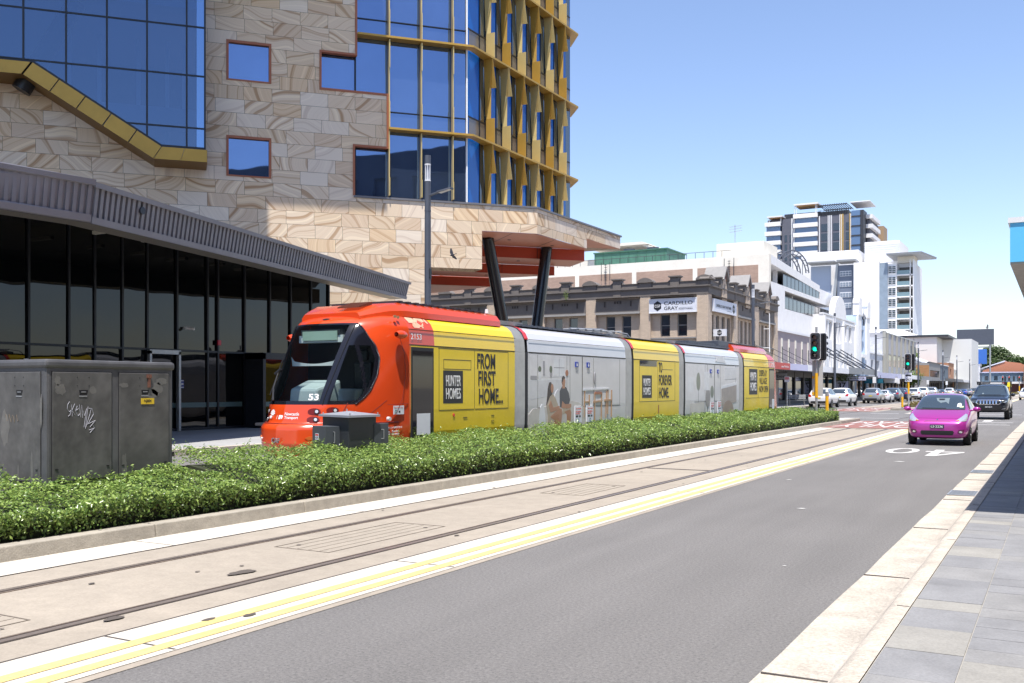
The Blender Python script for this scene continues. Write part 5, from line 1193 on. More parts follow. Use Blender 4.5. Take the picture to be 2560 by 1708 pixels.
# centre car
tag_t('TO', 8.93, 2.12, .30, .32, M_ink, m3, bold=bold); tag_t('FOREVER', 8.95, 1.72, 1.12, .33, M_ink, m3, bold=bold); tag_t('HOME.', 8.95, 1.32, .86, .33, M_ink, m3, bold=bold)
k = decal('logo_panel', [(7.60,1.33),(8.37,1.33),(8.37,2.02),(7.60,2.02)], M_ink, m3); tag_t('HUNTER', 7.70, 1.69, .56, .23, M_white, k, .005, .01); tag_t('HOMES', 7.70, 1.42, .56, .23, M_white, k, .005, .01)
decal('vent_window', [(7.42,2.30),(8.78,2.30),(8.78,2.47),(7.42,2.47)], M_doorgl, m3)
seams(m3, [(6.95,2.492,10.74,2.492),(6.95,2.8,10.74,2.8)], .018); seams(m3, [(7.4,1.22,10.35,1.22),(8.86,1.22,8.86,2.46),(10.35,1.22,10.35,2.46),(7.4,1.22,7.4,2.46),(7.4,.74,10.3,.74),(9.2,2.22,10.15,2.22)])
MB().box(1.324,1.33,8.9,8.96,.85,1.1).build('rust_mark', prust, m3)
# fourth car: printed kitchen
pic([('print_wall', [(11.4,1.2),(13.4,1.2),(13.4,2.44),(11.4,2.44)], pw), ('print_window', [(11.55,1.5),(12.1,1.5),(12.1,2.0),(11.55,2.0)], pwin), ('print_plant', blob(12.6,1.85,.2,.32), C_('soft_plant',(.18,.21,.17))), ('print_stem', [(12.57,1.1),(12.62,1.1),(12.62,1.6),(12.57,1.6)], pgrey), ('print_table', [(11.8,.6),(13.2,.75),(13.2,1.15),(11.8,1.1)], psofa), ('print_chair', blob(13.6,1.3,.25,.35), C_('soft_shadow',(.25,.24,.24))), ('print_flowers', blob(14.05,1.5,.18,.22), C_('soft_plant',(.18,.21,.17))), ('print_window', [(13.2,1.55),(13.75,1.55),(13.75,2.2),(13.2,2.2)], pwin),
     ('print_bench', [(15.1,.95),(16.9,1.1),(16.9,1.75),(15.1,1.6)], C_('bench_wood',(.33,.29,.27))), ('print_benchtop', [(15.1,1.6),(16.9,1.75),(16.9,1.85),(15.1,1.7)], pwin), ('print_cupboard', [(15.5,1.95),(16.9,2.0),(16.9,2.42),(15.5,2.4)], pcoun), ('print_armchair', blob(15.9,.75,.65,.42), C_('brown_chair',(.27,.20,.17))), ('print_roof_glint', [(14.4,2.6),(15.6,2.55),(15.3,2.78),(14.6,2.78)], pwin)], m4)
seams(m4, [(12.2,1.155,16.9,1.155),(13.3,.3,13.3,2.46),(13.55,.3,13.55,2.46),(14.97,.3,14.97,2.46),(16.78,1.155,16.78,2.46)]); seams(m4, [(14.32,.3,14.32,2.46)], .04); seams(m4, [(11.3,2.49,17.2,2.49)], .03); seams(m4, [(11.3,2.8,17.2,2.8)], .012)
wheel_sticker(m4, 13.82, 2.16); wheel_sticker(m4, 14.62, 2.16); tap_sticker(m4, 13.82); tap_sticker(m4, 14.6)
# rear car
k = decal('logo_panel', [(18.56,1.37),(19.70,1.37),(19.70,2.40),(18.56,2.40)], M_ink, m5); tag_t('HUNTER', 18.72, 1.93, .83, .33, M_white, k, .005, .01); tag_t('HOMES', 18.72, 1.52, .83, .33, M_white, k, .005, .01)
tag_t('DISPLAY', 19.98, 2.12, 1.1, .26, M_ink, m5, bold=.01); tag_t('VILLAGE', 19.98, 1.80, 1.1, .26, M_ink, m5, bold=.01); tag_t('NOW OPEN', 19.98, 1.46, 1.3, .26, M_ink, m5, bold=.01)
seams(m5, [(17.88,2.492,22.2,2.492),(17.88,2.8,22.2,2.8)], .018); seams(m5, [(18.1,1.23,21.4,1.23),(19.82,1.23,19.82,2.46),(18.6,.7,21.2,.7)])
tag_t('2153', 21.75, 2.58, .42, .13, M_white, tram, .012, .01)
# cabs
TS = np.array([0,.2,.4,.55,.7,.85,1.0])
CZ = [(.30,(0,.35,.68,.92,1.08,1.16,1.18),(-6.15,-6.08,-5.85,-5.5,-5.05,-4.6,-4.2)),(.45,(0,.36,.71,.96,1.14,1.24,1.275),(-6.42,-6.34,-6.08,-5.66,-5.15,-4.65,-4.2)),(.62,(0,.36,.72,.98,1.16,1.27,1.30),(-6.52,-6.44,-6.17,-5.73,-5.19,-4.67,-4.2)),
      (.86,(0,.36,.72,.98,1.165,1.28,1.318),(-6.52,-6.44,-6.18,-5.74,-5.2,-4.68,-4.2)),(.955,(0,.36,.715,.975,1.16,1.28,1.32),(-6.46,-6.38,-6.12,-5.70,-5.18,-4.67,-4.2)),(.985,(0,.35,.70,.965,1.155,1.278,1.32),(-6.37,-6.29,-6.04,-5.65,-5.15,-4.66,-4.2)),
      (1.3,(0,.35,.70,.96,1.15,1.275,1.325),(-6.28,-6.20,-5.97,-5.6,-5.12,-4.64,-4.2)),(2.0,(0,.36,.71,.96,1.145,1.272,1.325),(-5.90,-5.84,-5.64,-5.35,-4.98,-4.6,-4.2)),(2.5,(0,.37,.73,.96,1.14,1.265,1.325),(-5.60,-5.54,-5.38,-5.14,-4.86,-4.54,-4.2)),
      (2.8,(0,.38,.74,.95,1.115,1.235,1.30),(-5.40,-5.35,-5.2,-5.0,-4.77,-4.5,-4.2)),(2.93,(0,.38,.73,.925,1.08,1.18,1.235),(-5.27,-5.22,-5.08,-4.91,-4.71,-4.46,-4.2)),(3.03,(0,.37,.69,.87,1.0,1.09,1.14),(-5.05,-5.0,-4.9,-4.77,-4.61,-4.42,-4.2)),(3.09,(0,.34,.62,.78,.89,.965,1.01),(-4.8,-4.76,-4.7,-4.61,-4.5,-4.36,-4.2)),(3.125,(0,.25,.46,.58,.67,.74,.8),(-4.5,-4.48,-4.43,-4.38,-4.33,-4.27,-4.2)),(3.14,(0,.02,.04,.06,.08,.1,.12),(-4.24,-4.235,-4.23,-4.22,-4.215,-4.21,-4.2))]
def crv(x, xp, fp):                 # smooth (Catmull-Rom) interpolation
    xp = np.asarray(xp, float); fp = np.asarray(fp, float); i = int(np.clip(np.searchsorted(xp, x)-1, 0, len(xp)-2))
    h = xp[i+1]-xp[i]; t = (x-xp[i])/h; sl_ = np.diff(fp)/np.diff(xp)
    def tan(j):
        if j == 0: return sl_[0]
        if j == len(xp)-1: return sl_[-1]
        a, b = sl_[j-1], sl_[j]; return 0 if a*b <= 0 else 2*a*b/(a+b)
    m0, m1_ = tan(i), tan(i+1)
    return (2*t**3-3*t**2+1)*fp[i]+(t**3-2*t**2+t)*h*m0+(-2*t**3+3*t**2)*fp[i+1]+(t**3-t**2)*h*m1_
ZL = [c[0] for c in CZ]
def cabpt(t, z):
    la = crv(z, ZL, [crv(abs(t), TS, c[1]) for c in CZ]); s = crv(z, ZL, [crv(abs(t), TS, c[2]) for c in CZ])
    return (math.copysign(la, t) if t else 0., s, z)
SBZ = [1.30,1.45,1.6,1.9,2.2,2.45,2.6,2.9]; SBS = [-5.52,-5.30,-5.15,-4.985,-4.92,-4.97,-5.05,-5.12]
LBZ = [2.44,2.55,2.65,2.75,2.83,2.89]; LBL = [1.4,1.13,1.05,.95,.84,.74]
def zone(la, s, z):
    la = abs(la)
    if not 1.32 < z < 2.885: return 0
    if s > np.interp(z, SBZ, SBS) or la > np.interp(z, LBZ, LBL): return 0
    lw = np.interp(z, [1.4,2.86], [.60,.645])
    if la < lw and 1.385 < z < 2.86: return 2
    if la > lw+.14 and 1.395 < z < 2.45 and s < np.interp(z, SBZ, SBS)-.09 and not -5.30 < s < -5.235: return 3
    return 1
NT, NZ = 150, 170
tt = np.linspace(-1, 1, NT+1); zz = np.concatenate([np.linspace(.30, 3.03, NZ-14), np.linspace(3.035, 3.14, 15)])
tab_l = np.array([[crv(abs(t), TS, c[1]) for c in CZ] for t in tt]); tab_s = np.array([[crv(abs(t), TS, c[2]) for c in CZ] for t in tt])
PT = [[(math.copysign(crv(z, ZL, tab_l[i]), tt[i]) if abs(tt[i]) > 1e-9 else 0., crv(z, ZL, tab_s[i]), z) for i in range(NT+1)] for z in zz]
def cab(parent, flip):
    parts = [MB() for _ in range(4)]; idx = [dict() for _ in range(4)]
    for j in range(len(zz)-1):
        for i in range(NT):
            q = [PT[j][i], PT[j][i+1], PT[j+1][i+1], PT[j+1][i]]
            c = [sum(p[k] for p in q)/4 for k in range(3)]; zn = zone(*c); b = parts[zn]; f = []
            for (jj, ii) in ((j,i),(j,i+1),(j+1,i+1),(j+1,i)):
                key = (jj, ii)
                if key not in idx[zn]: p = PT[jj][ii]; idx[zn][key] = len(b.v); b.v.append((-p[0], 18.06-p[1], p[2]) if flip else p)
                f.append(idx[zn][key])
            b.f.append(f); b.m.append(0)
    o = parts[0].build('cab_shell', M_or, parent, smooth=True, fix=False)
    parts[1].build('black_surround', M_cabblk, parent, smooth=True, fix=False); parts[2].build('windscreen', M_cabgl, parent, smooth=True, fix=False); parts[3].build('cab_side_window', M_cabgl, parent, smooth=True, fix=False)
    return o
shell = cab(tram, False); cab(tram, True)
def cabframe(t, z, out=.004):
    p = Vector(cabpt(t, z)); r = Vector(cabpt(t+.01, z))-Vector(cabpt(t-.01, z)); u = Vector(cabpt(t, z+.01))-Vector(cabpt(t, z-.01))
    r.normalize(); n = r.cross(u).normalized()
    if n.y > 0: n = -n
    u = n.cross(r).normalized(); 
    return Matrix(((r.x,u.x,n.x,p.x+n.x*out),(r.y,u.y,n.y,p.y+n.y*out),(r.z,u.z,n.z,p.z+n.z*out),(0,0,0,1)))
def tub(z):
    lo, hi = .3, 1.0
    for _ in range(30):
        m_ = (lo+hi)/2; p = cabpt(m_, z)
        if p[1] > np.interp(z, SBZ, SBS) or p[0] > np.interp(z, LBZ, LBL): hi = m_
        else: lo = m_
    return Vector(cabpt(lo, z))
for sg in (1, -1):
    b = MB(); pts = [tub(z) for z in np.linspace(1.325, 2.88, 46)]; b.path([Vector((sg*p.x, p.y, p.z)) for p in pts], .017, 6); b.build('window_seal', M_cabblk, tram, smooth=True)
# bumper crease line, bonnet seam
b = MB()
for z, r in ((.97,.014),(.50,.007)): b.path([Vector(cabpt(t, z))+Vector((0,-.002,0)) for t in np.linspace(-.9,.9,40)], r, 6)
b.path([Vector(cabpt(.42+.012*k, .5+.085*k)) for k in range(11)], .008, 6)
b.path([Vector(cabpt(.62+.035*min(k,7), 1.0+.16*k*.5)) for k in range(6)], .005, 6)
b.build('cab_seam', mat('orange_seam', (.16,.012,.006), .5), tram)
# black strip on the A pillar and arch door seam
b = MB(); b.path([Vector(cabpt(t, z))+Vector((.006,-.004,0)) for t, z in [(.375+.03*k/12, 1.33+1.52*k/12) for k in range(13)]], .009, 6); b.build('pillar_strip', M_black, tram)
b = MB(); b.path([(1.329*min(1,np.interp(z,[0,2.5,2.8,3.0],[1,1,.985,.87])), s, z) for s, z in ((-4.95,.98),(-4.62,1.15),(-4.42,1.45),(-4.33,1.9),(-4.36,2.3),(-4.5,2.6))], .005, 6); b.path([(1.327,s,z) for s, z in ((-4.9,1.31),(-4.24,1.33))], .005, 6); b.build('side_seam', mat('orange_seam', (.16,.012,.006), .5), tram)
# lamps
for t, z in ((.32,1.195),(.32,1.045),(.455,1.215),(-.32,1.195),(-.32,1.045)):
    T = cabframe(t, z, 0)
    h = MB(T); n = 18; h.add([(.12*math.cos(6.2832*i/n), .062*math.sin(6.2832*i/n), .006) for i in range(n)], [tuple(range(n))]); h = h.build('headlight', mat('lamp_recess_red', (.16,.008,.008), .4), tram, fix=False)
    MB(T).tube((.045,0,.0),(.045,0,.018),.045,n=14).build('lamp_ring', M_black, h); MB(T).tube((.045,0,.01),(.045,0,.024),.03,n=14).build('lens', mat('lamp_lens', (.7,.7,.72), .1, .3), h)
for t, z in ((.345,.71),(-.345,.71)): h = MB(cabframe(t, z, 0)).prism([(-.11,0),(-.04,.035),(.06,.03),(.1,0),(.05,-.03),(-.05,-.03)], -.01, .008, 'z').build('fog_lamp', mat('amber_lamp', (.5,.12,.02), .3), tram); MB(cabframe(t+.07, z-.02, 0)).tube((0,0,0),(0,0,.02),.02,n=10).build('sensor', M_white, tram)
# cab lettering and marks
T = cabframe(.245, 1.405, .004); text('lettering', '53', T, .19, .125, M_white, tram, .003, bold=.02)
T = cabframe(-.27, 1.055, .004); e = text('lettering', 'NSW', T, .17, .06, M_white, tram, .003, bold=.03)
T = cabframe(-.20, 1.155, .004); b = MB(T)
for k in range(7):
    a = math.pi*k/6; b.add([(.0,0,0),(.075*math.cos(a-.22),.075*math.sin(a-.22)*.9,0),(.09*math.cos(a),.09*math.sin(a)*.9,0),(.075*math.cos(a+.22),.075*math.sin(a+.22)*.9,0)], [(0,1,2,3)])
b.add([(-.06,-.035,0),(.06,-.035,0),(.03,.0,0),(-.03,.0,0)], [(0,1,2,3)]); b.build('flower_emblem', M_white, tram, fix=False)
MB(cabframe(-.115, 1.05, .004)).add([(0,0,0),(.008,0,0),(.008,.12,0),(0,.12,0)], [(0,1,2,3)]).build('divider', M_white, tram, fix=False)
MB(cabframe(-.08, 1.05, .005)).add([(0,0,0),(.045,0,0),(.075,.06,0),(.075,0,0),(.12,.02,0),(.12,.14,0),(.075,.15,0),(.045,.09,0),(.045,.13,0),(0,.12,0)], [tuple(range(10))]).build('n_emblem', M_white, tram, fix=False)
T = cabframe(.015, 1.12, .005); text('lettering', 'Newcastle', T, .30, .06, M_white, tram, .003, bold=.012); T = cabframe(.015, 1.04, .005); text('lettering', 'Transport', T, .29, .07, M_white, tram, .003, bold=.012)
text('lettering', 'CAF', cabframe(-.06, .62, .006), .24, .095, mat('chrome', (.6,.6,.62), .2, .9), tram, .02, bold=.02)
text('lettering', 'PROUDLY OPERATED BY', onside(-4.88, .85, -.012), .46, .035, M_white, tram, .003); text('lettering', 'Keolis', onside(-4.75, .775, -.012), .2, .045, M_white, tram, .003); text('lettering', 'Downer', onside(-4.75, .72, -.012), .24, .045, M_white, tram, .003)
b = MB(onside(-4.84, .765, -.01)); b.add([(.035*math.cos(6.2832*i/16), .035*math.sin(6.2832*i/16), 0) for i in range(16)]+[(.018*math.cos(6.2832*i/16), .018*math.sin(6.2832*i/16), 0) for i in range(16)], [(i,(i+1)%16,16+(i+1)%16,16+i) for i in range(16)]); b.build('operator_emblem', M_white, tram, fix=False)
tap_sticker(tram, -4.72, 1.08, .33, .2) if False else None
d = decal('tap_on_sticker', [(-4.72,1.12),(-4.38,1.12),(-4.38,1.29),(-4.72,1.29)], M_sign, tram, .0035); text('lettering', 'Tap on every time', onside(-4.70, 1.24, .006), .28, .025, M_rd, d, .002); decal('card_mark', [(-4.55,1.15),(-4.5,1.15),(-4.5,1.19),(-4.55,1.19)], M_ink, d, .005)
MB().add([(1.331,-4.64+.035*math.cos(.5236*i),1.175+.035*math.sin(.5236*i)) for i in range(12)]+[(1.331,-4.64+.02*math.cos(.5236*i),1.175+.02*math.sin(.5236*i)) for i in range(12)], [(i,(i+1)%12,12+(i+1)%12,12+i) for i in range(12)]).build('tap_ring', mat('tap_ring_teal',(.05,.25,.25),.5), d, fix=False)
MB().tube((1.30,-4.86,1.04),(1.36,-4.86,1.04),.045,.04,14).build('side_indicator', mat('lamp_lens', (.7,.7,.72), .1, .3), tram, smooth='auto')
# side camera pods
for sg, s in ((1,-4.55),(-1,-4.55)):
    G = []
    for i in range(9):
        u = i/8; r = .085*math.sin(math.pi*min(1, .12+.88*u))**.6 if u < 1 else .02
        G.append([(sg*(1.30+.10+r*1.1*math.cos(a)), s-.17+.34*u, 2.67+r*math.sin(a)) for a in np.linspace(0, 6.2832, 13)])
    MB().grid(G).build('camera_pod', M_or, tram, smooth=True, fix=True)
b = MB(); b.tube((1.19,-4.52,3.03),(1.24,-4.55,3.03),.03,n=10).tube((1.19,-4.42,3.02),(1.24,-4.45,3.02),.03,n=10); b.build('horn', mat('brass', (.5,.35,.2), .3, .6), tram)
# roof fairings and gear
def fairing(s0, s1, front):
    b = MB(); q = lambda s, k: [(1.13*k[0],s,3.06-.16*(1-k[1])),(1.12*k[0],s,3.06+.12*k[1]-.06*(1-k[1])),(1.03*k[0],s,3.06+.24*k[1]),(.90*k[0],s,3.06+.29*k[1]),(-.90*k[0],s,3.06+.29*k[1]),(-1.03*k[0],s,3.06+.24*k[1]),(-1.12*k[0],s,3.06+.12*k[1]-.06*(1-k[1])),(-1.13*k[0],s,3.06-.16*(1-k[1]))]
    if front: G = [q(s0-.72,(.66,.16)),q(s0-.45,(.80,.52)),q(s0-.15,(.93,.86)),q(s0+.25,(1,1)),q(s1,(1,1))]
    else: G = [q(s0,(1,1)),q(s1-.25,(1,1)),q(s1+.15,(.93,.86)),q(s1+.45,(.80,.52)),q(s1+.72,(.66,.16))]
    b.grid(G); b.add(G[0],[tuple(range(8))]); b.add(G[-1],[tuple(range(8))])
    o = b.build('roof_fairing', M_or, tram, fix=True); o.data.polygons.foreach_set('use_smooth',[True]*len(o.data.polygons)); o.data.set_sharp_from_angle(angle=R(28)); return o
fr = fairing(-4.3, -.38, True); fairing(17.2, 21.9, False)
b = MB()
for i in range(8):
    for x in (.12,): b.hexa([(x-.02,-4.92+i*.055,3.205+i*.012),(x+.52,-4.92+i*.055,3.205+i*.012),(x+.52,-4.90+i*.055,3.21+i*.012),(x-.02,-4.90+i*.055,3.21+i*.012),(x-.02,-4.92+i*.055,3.235+i*.0155),(x+.52,-4.92+i*.055,3.235+i*.0155),(x+.52,-4.895+i*.055,3.24+i*.0155),(x-.02,-4.895+i*.055,3.24+i*.0155)])
b.build('roof_grille', mat('grille_dark', (.12,.03,.012), .6), tram)
b = MB(); T = cabframe(0.02, 2.975, .004); n = 14; b2 = MB(T).add([(.085*math.cos(6.2832*i/n), .05*math.sin(6.2832*i/n), 0) for i in range(n)], [tuple(range(n))]); b2.build('roof_sensor', M_black, tram, fix=False)
b = MB()
for s0, s1 in ((-4.0,-.5),(17.3,21.5)):
    b.box(-.85,.85,s0,s1,3.353,3.375)
    for i in range(int((s1-s0)/.28)): b.box(-.9,.93,s0+i*.28,s0+.12+i*.28,3.375,3.40)
b.build('roof_panel', M_dark, tram)
MB().tube((.9,-.62,3.36),(.9,-.62,3.46),.045,.035,10).build('antenna', M_white, tram)
b = MB().box(-1.0,1.0,.7,6.2,3.14,3.17).box(-1.0,1.0,11.5,17.1,3.14,3.2).box(-1.0,1.0,7.2,10.6,3.14,3.16).box(-.9,.9,12.8,15.8,3.2,3.30).box(-.95,.95,15.9,17.1,3.2,3.42)
for i in range(20): b.box(-1.02,1.02,.8+i*.27,.84+i*.27,3.17,3.195); b.box(-1.02,1.02,11.6+i*.27,11.64+i*.27,3.2,3.225)
b.build('roof_equipment', M_pole, tram)
b = MB()
for x in (-.55,.55): b.path([(x,4.3,3.28),(x,6.4,3.36),(x*.8,7.7,3.24)], .03, 6); b.path([(x,4.6,3.2),(x*.4,6.2,3.30),(x*.6,7.6,3.34)], .022, 6)
for i in range(7): b.tube((-.75,4.35+i*.5,3.27+.012*i),(.75,4.35+i*.5,3.27+.012*i),.022,n=6)
for sx in (-.5,.5): b.path([(sx,7.6,3.34),(sx*1.4,7.9,3.3),(sx*1.5,8.05,3.16)], .02, 6)
b.box(-.5,.5,5.2,6.0,3.17,3.26); b.build('pantograph', M_galv, tram)
# peeled vinyl patch on the front car
pp = mat('peeled_vinyl', (.70,.42,.28), .5, noise=[(6,.15)])
b = MB()
for s0, s1, z0, z1 in ((-4.15,-3.85,2.92,3.055),(-3.87,-3.62,2.86,3.05),(-3.66,-3.52,2.97,3.05),(-4.02,-3.78,2.83,2.93),(-3.5,-3.43,2.94,3.04),(-3.72,-3.66,2.83,2.9)):
    pts = []
    for i in range(14):
        a = 6.2832*i/14; s = (s0+s1)/2+(s1-s0)/2*max(-1,min(1,1.25*math.cos(a)))*random.uniform(.85,1); z = (z0+z1)/2+(z1-z0)/2*max(-1,min(1,1.25*math.sin(a)))*random.uniform(.8,1)
        la = float(np.interp(z, [p[0] for p in PROF], [p[1] for p in PROF])); pts.append((la*1.0075, s, z+.006))
    b.add(pts, [tuple(range(14))])
b.build('peeled_vinyl', pp, tram, fix=False)
# wipers
b = MB(); A = Vector(cabpt(-.24, 1.40))+Vector((0,-.05,0))
for dt in (0, .03): b.path([A+Vector((dt,0,0)), Vector(cabpt(-.36, 1.62))+Vector((dt*.3,-.05,0)), Vector(cabpt(-.40, 1.95))+Vector((0,-.05,0))], .012, 6)
b.path([Vector(cabpt(-.43, 1.5))+Vector((0,-.06,0)), Vector(cabpt(-.40, 1.95))+Vector((0,-.055,0)), Vector(cabpt(-.385, 2.3))+Vector((0,-.05,0))], .012, 6); b.tube(Vector(cabpt(-.405,1.9))+Vector((-.06,-.06,0)), Vector(cabpt(-.4,2.0))+Vector((.05,-.06,0)), .03, n=8); b.build('wiper', M_black, tram)
# cab interior: floor, rear wall, desk, destination box, blind, extinguisher, seat
b = MB().box(-1.15,1.15,-5.9,-3.5,.9,.95); b.build('cab_floor', M_dark, tram)
MB().box(-1.18,1.18,-3.98,-3.92,.95,2.9).build('cab_rear_wall', mat('beige_cab_wall', (.62,.57,.47), .7), tram)
MB().box(.2,.85,-4.0,-3.99,1.0,2.6).build('cab_door_panel', mat('cab_blue_door', (.12,.16,.28), .5), tram); MB().box(-.45,-.2,-4.0,-3.985,1.0,2.5).build('cab_locker', mat('cab_brown', (.14,.09,.07), .6), tram)
MB().hexa([(-.35,-5.85,1.0),(.35,-5.85,1.0),(.45,-5.15,1.0),(-.45,-5.15,1.0),(-.33,-5.8,1.62),(.33,-5.8,1.62),(.43,-5.2,1.80),(-.43,-5.2,1.80)]).build('driver_desk', mat('desk_grey', (.44,.50,.53), .5), tram, bevel=.05)
MB().box(.55,1.0,-5.45,-4.9,1.0,1.62).build('side_console', mat('desk_grey', (.44,.50,.53), .5), tram, bevel=.04)
t_ = MB().box(-.56,.56,-5.30,-5.12,2.52,2.66).build('destination_box', M_white, tram); MB().box(-.44,.44,-5.335,-5.32,2.56,2.74).build('destination_screen', mat('pale_green_screen', (.42,.55,.47), .2), t_); MB().box(-.5,.5,-5.315,-5.16,2.665,2.77).build('box_body', M_dark, t_)
pts = [(-.58,2.24),(-.55,2.06),(.55,2.06),(.58,2.24)]+[(.5-.1*i, 2.16-.06*math.sin(math.pi*(i+.5)/11)) for i in range(11)]
MB().prism(pts, -5.5, -5.49, 'y').build('sun_blind', M_white, tram)
MB().box(.35,.8,-4.75,-4.62,1.3,2.15).box(.35,.8,-5.1,-4.7,1.25,1.4).box(.45,.7,-4.75,-4.65,2.17,2.4).build('driver_seat', M_black, tram, bevel=.04)
MB().tube((1.12,-4.99+.1,1.42),(1.12,-4.89,1.72),.055,n=12).tube((1.12,-4.89,1.72),(1.12,-4.89,1.8),.02,n=8).build('fire_extinguisher', mat('extinguisher_red', (.5,.02,.02), .3), tram)
for sx in (.98,): MB().tube((sx,-4.62,1.0),(sx,-4.62,2.6),.025,n=8).build('grab_pole', M_white, tram)
# running gear
for s in (-2.2, 8.85, 20.2):
    b = MB().box(-1.1,1.1,s-1.1,s+1.1,.16,.45); b.build('bogie_frame', M_dark, tram)
    for sx in (-.735,.735):
        for ds in (-.9,.9): MB().tube((sx-.06,s+ds,.30),(sx+.06,s+ds,.30),.29,n=24).build('wheel', M_rail, tram)
# ---------------------------------------------------------------- cabinets in the hedge
M_cab = mat('weathered_grey_steel', (.105,.105,.11), .5, .1, noise=[(1.6,.32),(7,.14)])
M_cab2 = mat('faded_grey_door', (.115,.112,.108), .55, .1, noise=[(2.3,.38),(9,.12)])
t = thing('electrical_cabinet', 'large weathered grey three door electrical cabinet with scratched graffiti in the hedge', 'utility cabinet', (-10.07, 7.07, .42))
H = 1.53; DEP = .95; LN = 1.82
MB().box(-DEP,0,0,LN,.02,H).build('cabinet_body', M_cab, t, bevel=.035)
MB().box(-DEP-.02,.02,-.02,LN+.02,H-.09,H+.015).build('cabinet_top', M_cab, t, bevel=.035)
MB().box(-DEP+.03,-.03,.03,LN-.03,-.28,.02).build('plinth', mat('concrete_plinth', (.42,.36,.29), .9), t)
def cdoor(T, wd, zt, zb, nm, tagged=False, x0=0):
    d = MB(T).box(x0,x0+wd,zb,zt,.0,.012).build('cabinet_door', M_cab2, t, bevel=.012)
    b = MB(T); g = .008
    b.box(x0-g,x0,zb-g,zt+g,-.004,.004).box(x0+wd,x0+wd+g,zb-g,zt+g,-.004,.004).box(x0,x0+wd,zt,zt+g,-.004,.004).box(x0,x0+wd,zb-g,zb,-.004,.004); b.build('door_gap', M_gap, d)
    cx = x0+wd*.5; cz = zt-.21
    MB(T).prism([(cx-.055,cz),(cx+.065,cz),(cx+.045,cz-.06),(cx-.045,cz-.06)], .011, .0145, 'z').build('handle_recess', M_black, d)
    MB(T).box(cx-.03,cx+.035,cz-.028,cz-.018,.0145,.018).box(cx-.055,cx+.05,cz-.08,cz-.066,.012,.016).build('handle', M_galv, d)
    b = MB(T)
    for dx in (-.08,.08): b.tube((cx+dx,zt-.06,.012),(cx+dx,zt-.06,.017),.005,n=8).tube((cx+dx,zt-.16,.012),(cx+dx,zt-.16,.017),.005,n=8)
    for dx in (.05,wd-.06): b.box(x0+dx-.018,x0+dx+.018,zb+.14,zb+.15,.012,.018)
    b.build('fixings', M_black, d)
    return d
Tf = frame((.0,0,0), (0,1,0), (0,0,1)); Te = frame((-DEP,0,0), (1,0,0), (0,0,1))
d1 = cdoor(Tf, .80, H-.13, .13, 'door', x0=.07); d2 = cdoor(Tf, .76, H-.13, .12, 'door', True, x0=.98); d3 = cdoor(Te, .76, H-.13, .13, 'door', x0=.09)
# graffiti scratched with a thin pen
gl_ = mat('graffiti_silver', (.42,.42,.48), .6)
raw = [[(.06,.30),(.02,.26),(.01,.2),(.05,.16),(.09,.18),(.07,.12),(.03,.1)],[(.10,.26),(.12,.1)],[(.17,.27),(.11,.18),(.18,.11)],[(.2,.18),(.25,.2),(.22,.24),(.19,.17),(.24,.1),(.28,.13)],[(.27,.26),(.30,.08)],[(.32,.25),(.34,.07)],[(.35,.17),(.38,.1),(.43,.2),(.37,-.06)],[(.46,.23),(.40,-.08),(.5,.12),(.53,.2),(.47,.2)],[(.47,.0),(.58,.12),(.55,.2)],[(.44,-.02),(.62,.03),(.50,-.06)],[(.48,-.1),(.60,-.08),(.56,-.02)],[(.5,-.14),(.6,-.07)]]
b = MB(Tf)
for st in raw: b.path([(.25+u*.62, .80+v*.85, .0135) for u, v in st], .0028, 4)
b.build('graffiti', gl_, d1)
b = MB(Te); b.path([(.2+.02*i, .86+.05*math.sin(i*1.9), .0135) for i in range(14)], .0025, 4); b.build('graffiti', mat('graffiti_tan', (.22,.17,.12), .7), d3)
q = MB(Tf).box(1.30,1.50,1.01,1.085,.012,.018).build('number_plate', mat('tag_yellow', (.70,.48,.03), .5), d2); text('lettering', 'NJB04', frame((.0185,1.345,1.027), (0,1,0), (0,0,1)), .11, .042, M_signdk, q, .002, bold=.01)
MB(Tf).box(1.40,1.435,1.22,1.37,.012,.03).box(1.385,1.45,1.34,1.385,.012,.034).build('hasp', mat('rusty_hasp', (.22,.10,.07), .6, .4), d2)
# patches where paint has been cleaned or faded
b = MB(Tf); rnd = random.Random(4)
for (cx, cz, rx, rz) in ((.17,1.2,.07,.07),(.6,1.19,.05,.05),(.13,1.3,.04,.06),(1.05,1.25,.07,.03),(1.55,1.2,.08,.09),(1.62,1.3,.09,.05),(1.45,1.14,.13,.06),(1.05,.25,.04,.16),(.86,.75,.02,.2)):
    b.add([(cx+rx*math.cos(6.2832*i/20)*rnd.uniform(.75,1.15), cz+rz*math.sin(6.2832*i/20)*rnd.uniform(.75,1.15), .0128 if .07 < cx < .84 or cx > 1 else .002) for i in range(20)], [tuple(range(20))])
b.build('faded_patch', mat('faded_patch', (.155,.15,.14), .6, noise=[(9,.2)]), t, fix=False)
b = MB(Te)
for (cx, cz, rx, rz) in ((.87,.95,.02,.2),(.7,.25,.02,.25),(.45,.2,.015,.15),(.2,.75,.09,.2)):
    b.add([(cx+rx*math.cos(6.2832*i/20)*rnd.uniform(.75,1.15), cz+rz*math.sin(6.2832*i/20)*rnd.uniform(.75,1.15), .0135) for i in range(20)], [tuple(range(20))])
b.build('faded_patch', mat('faded_patch', (.155,.15,.14), .6, noise=[(9,.2)]), t, fix=False)
struct(MB().box(-10.9,-9.7,8.9,9.8,.1,.44).build('cabinet_pad', M_conc2))
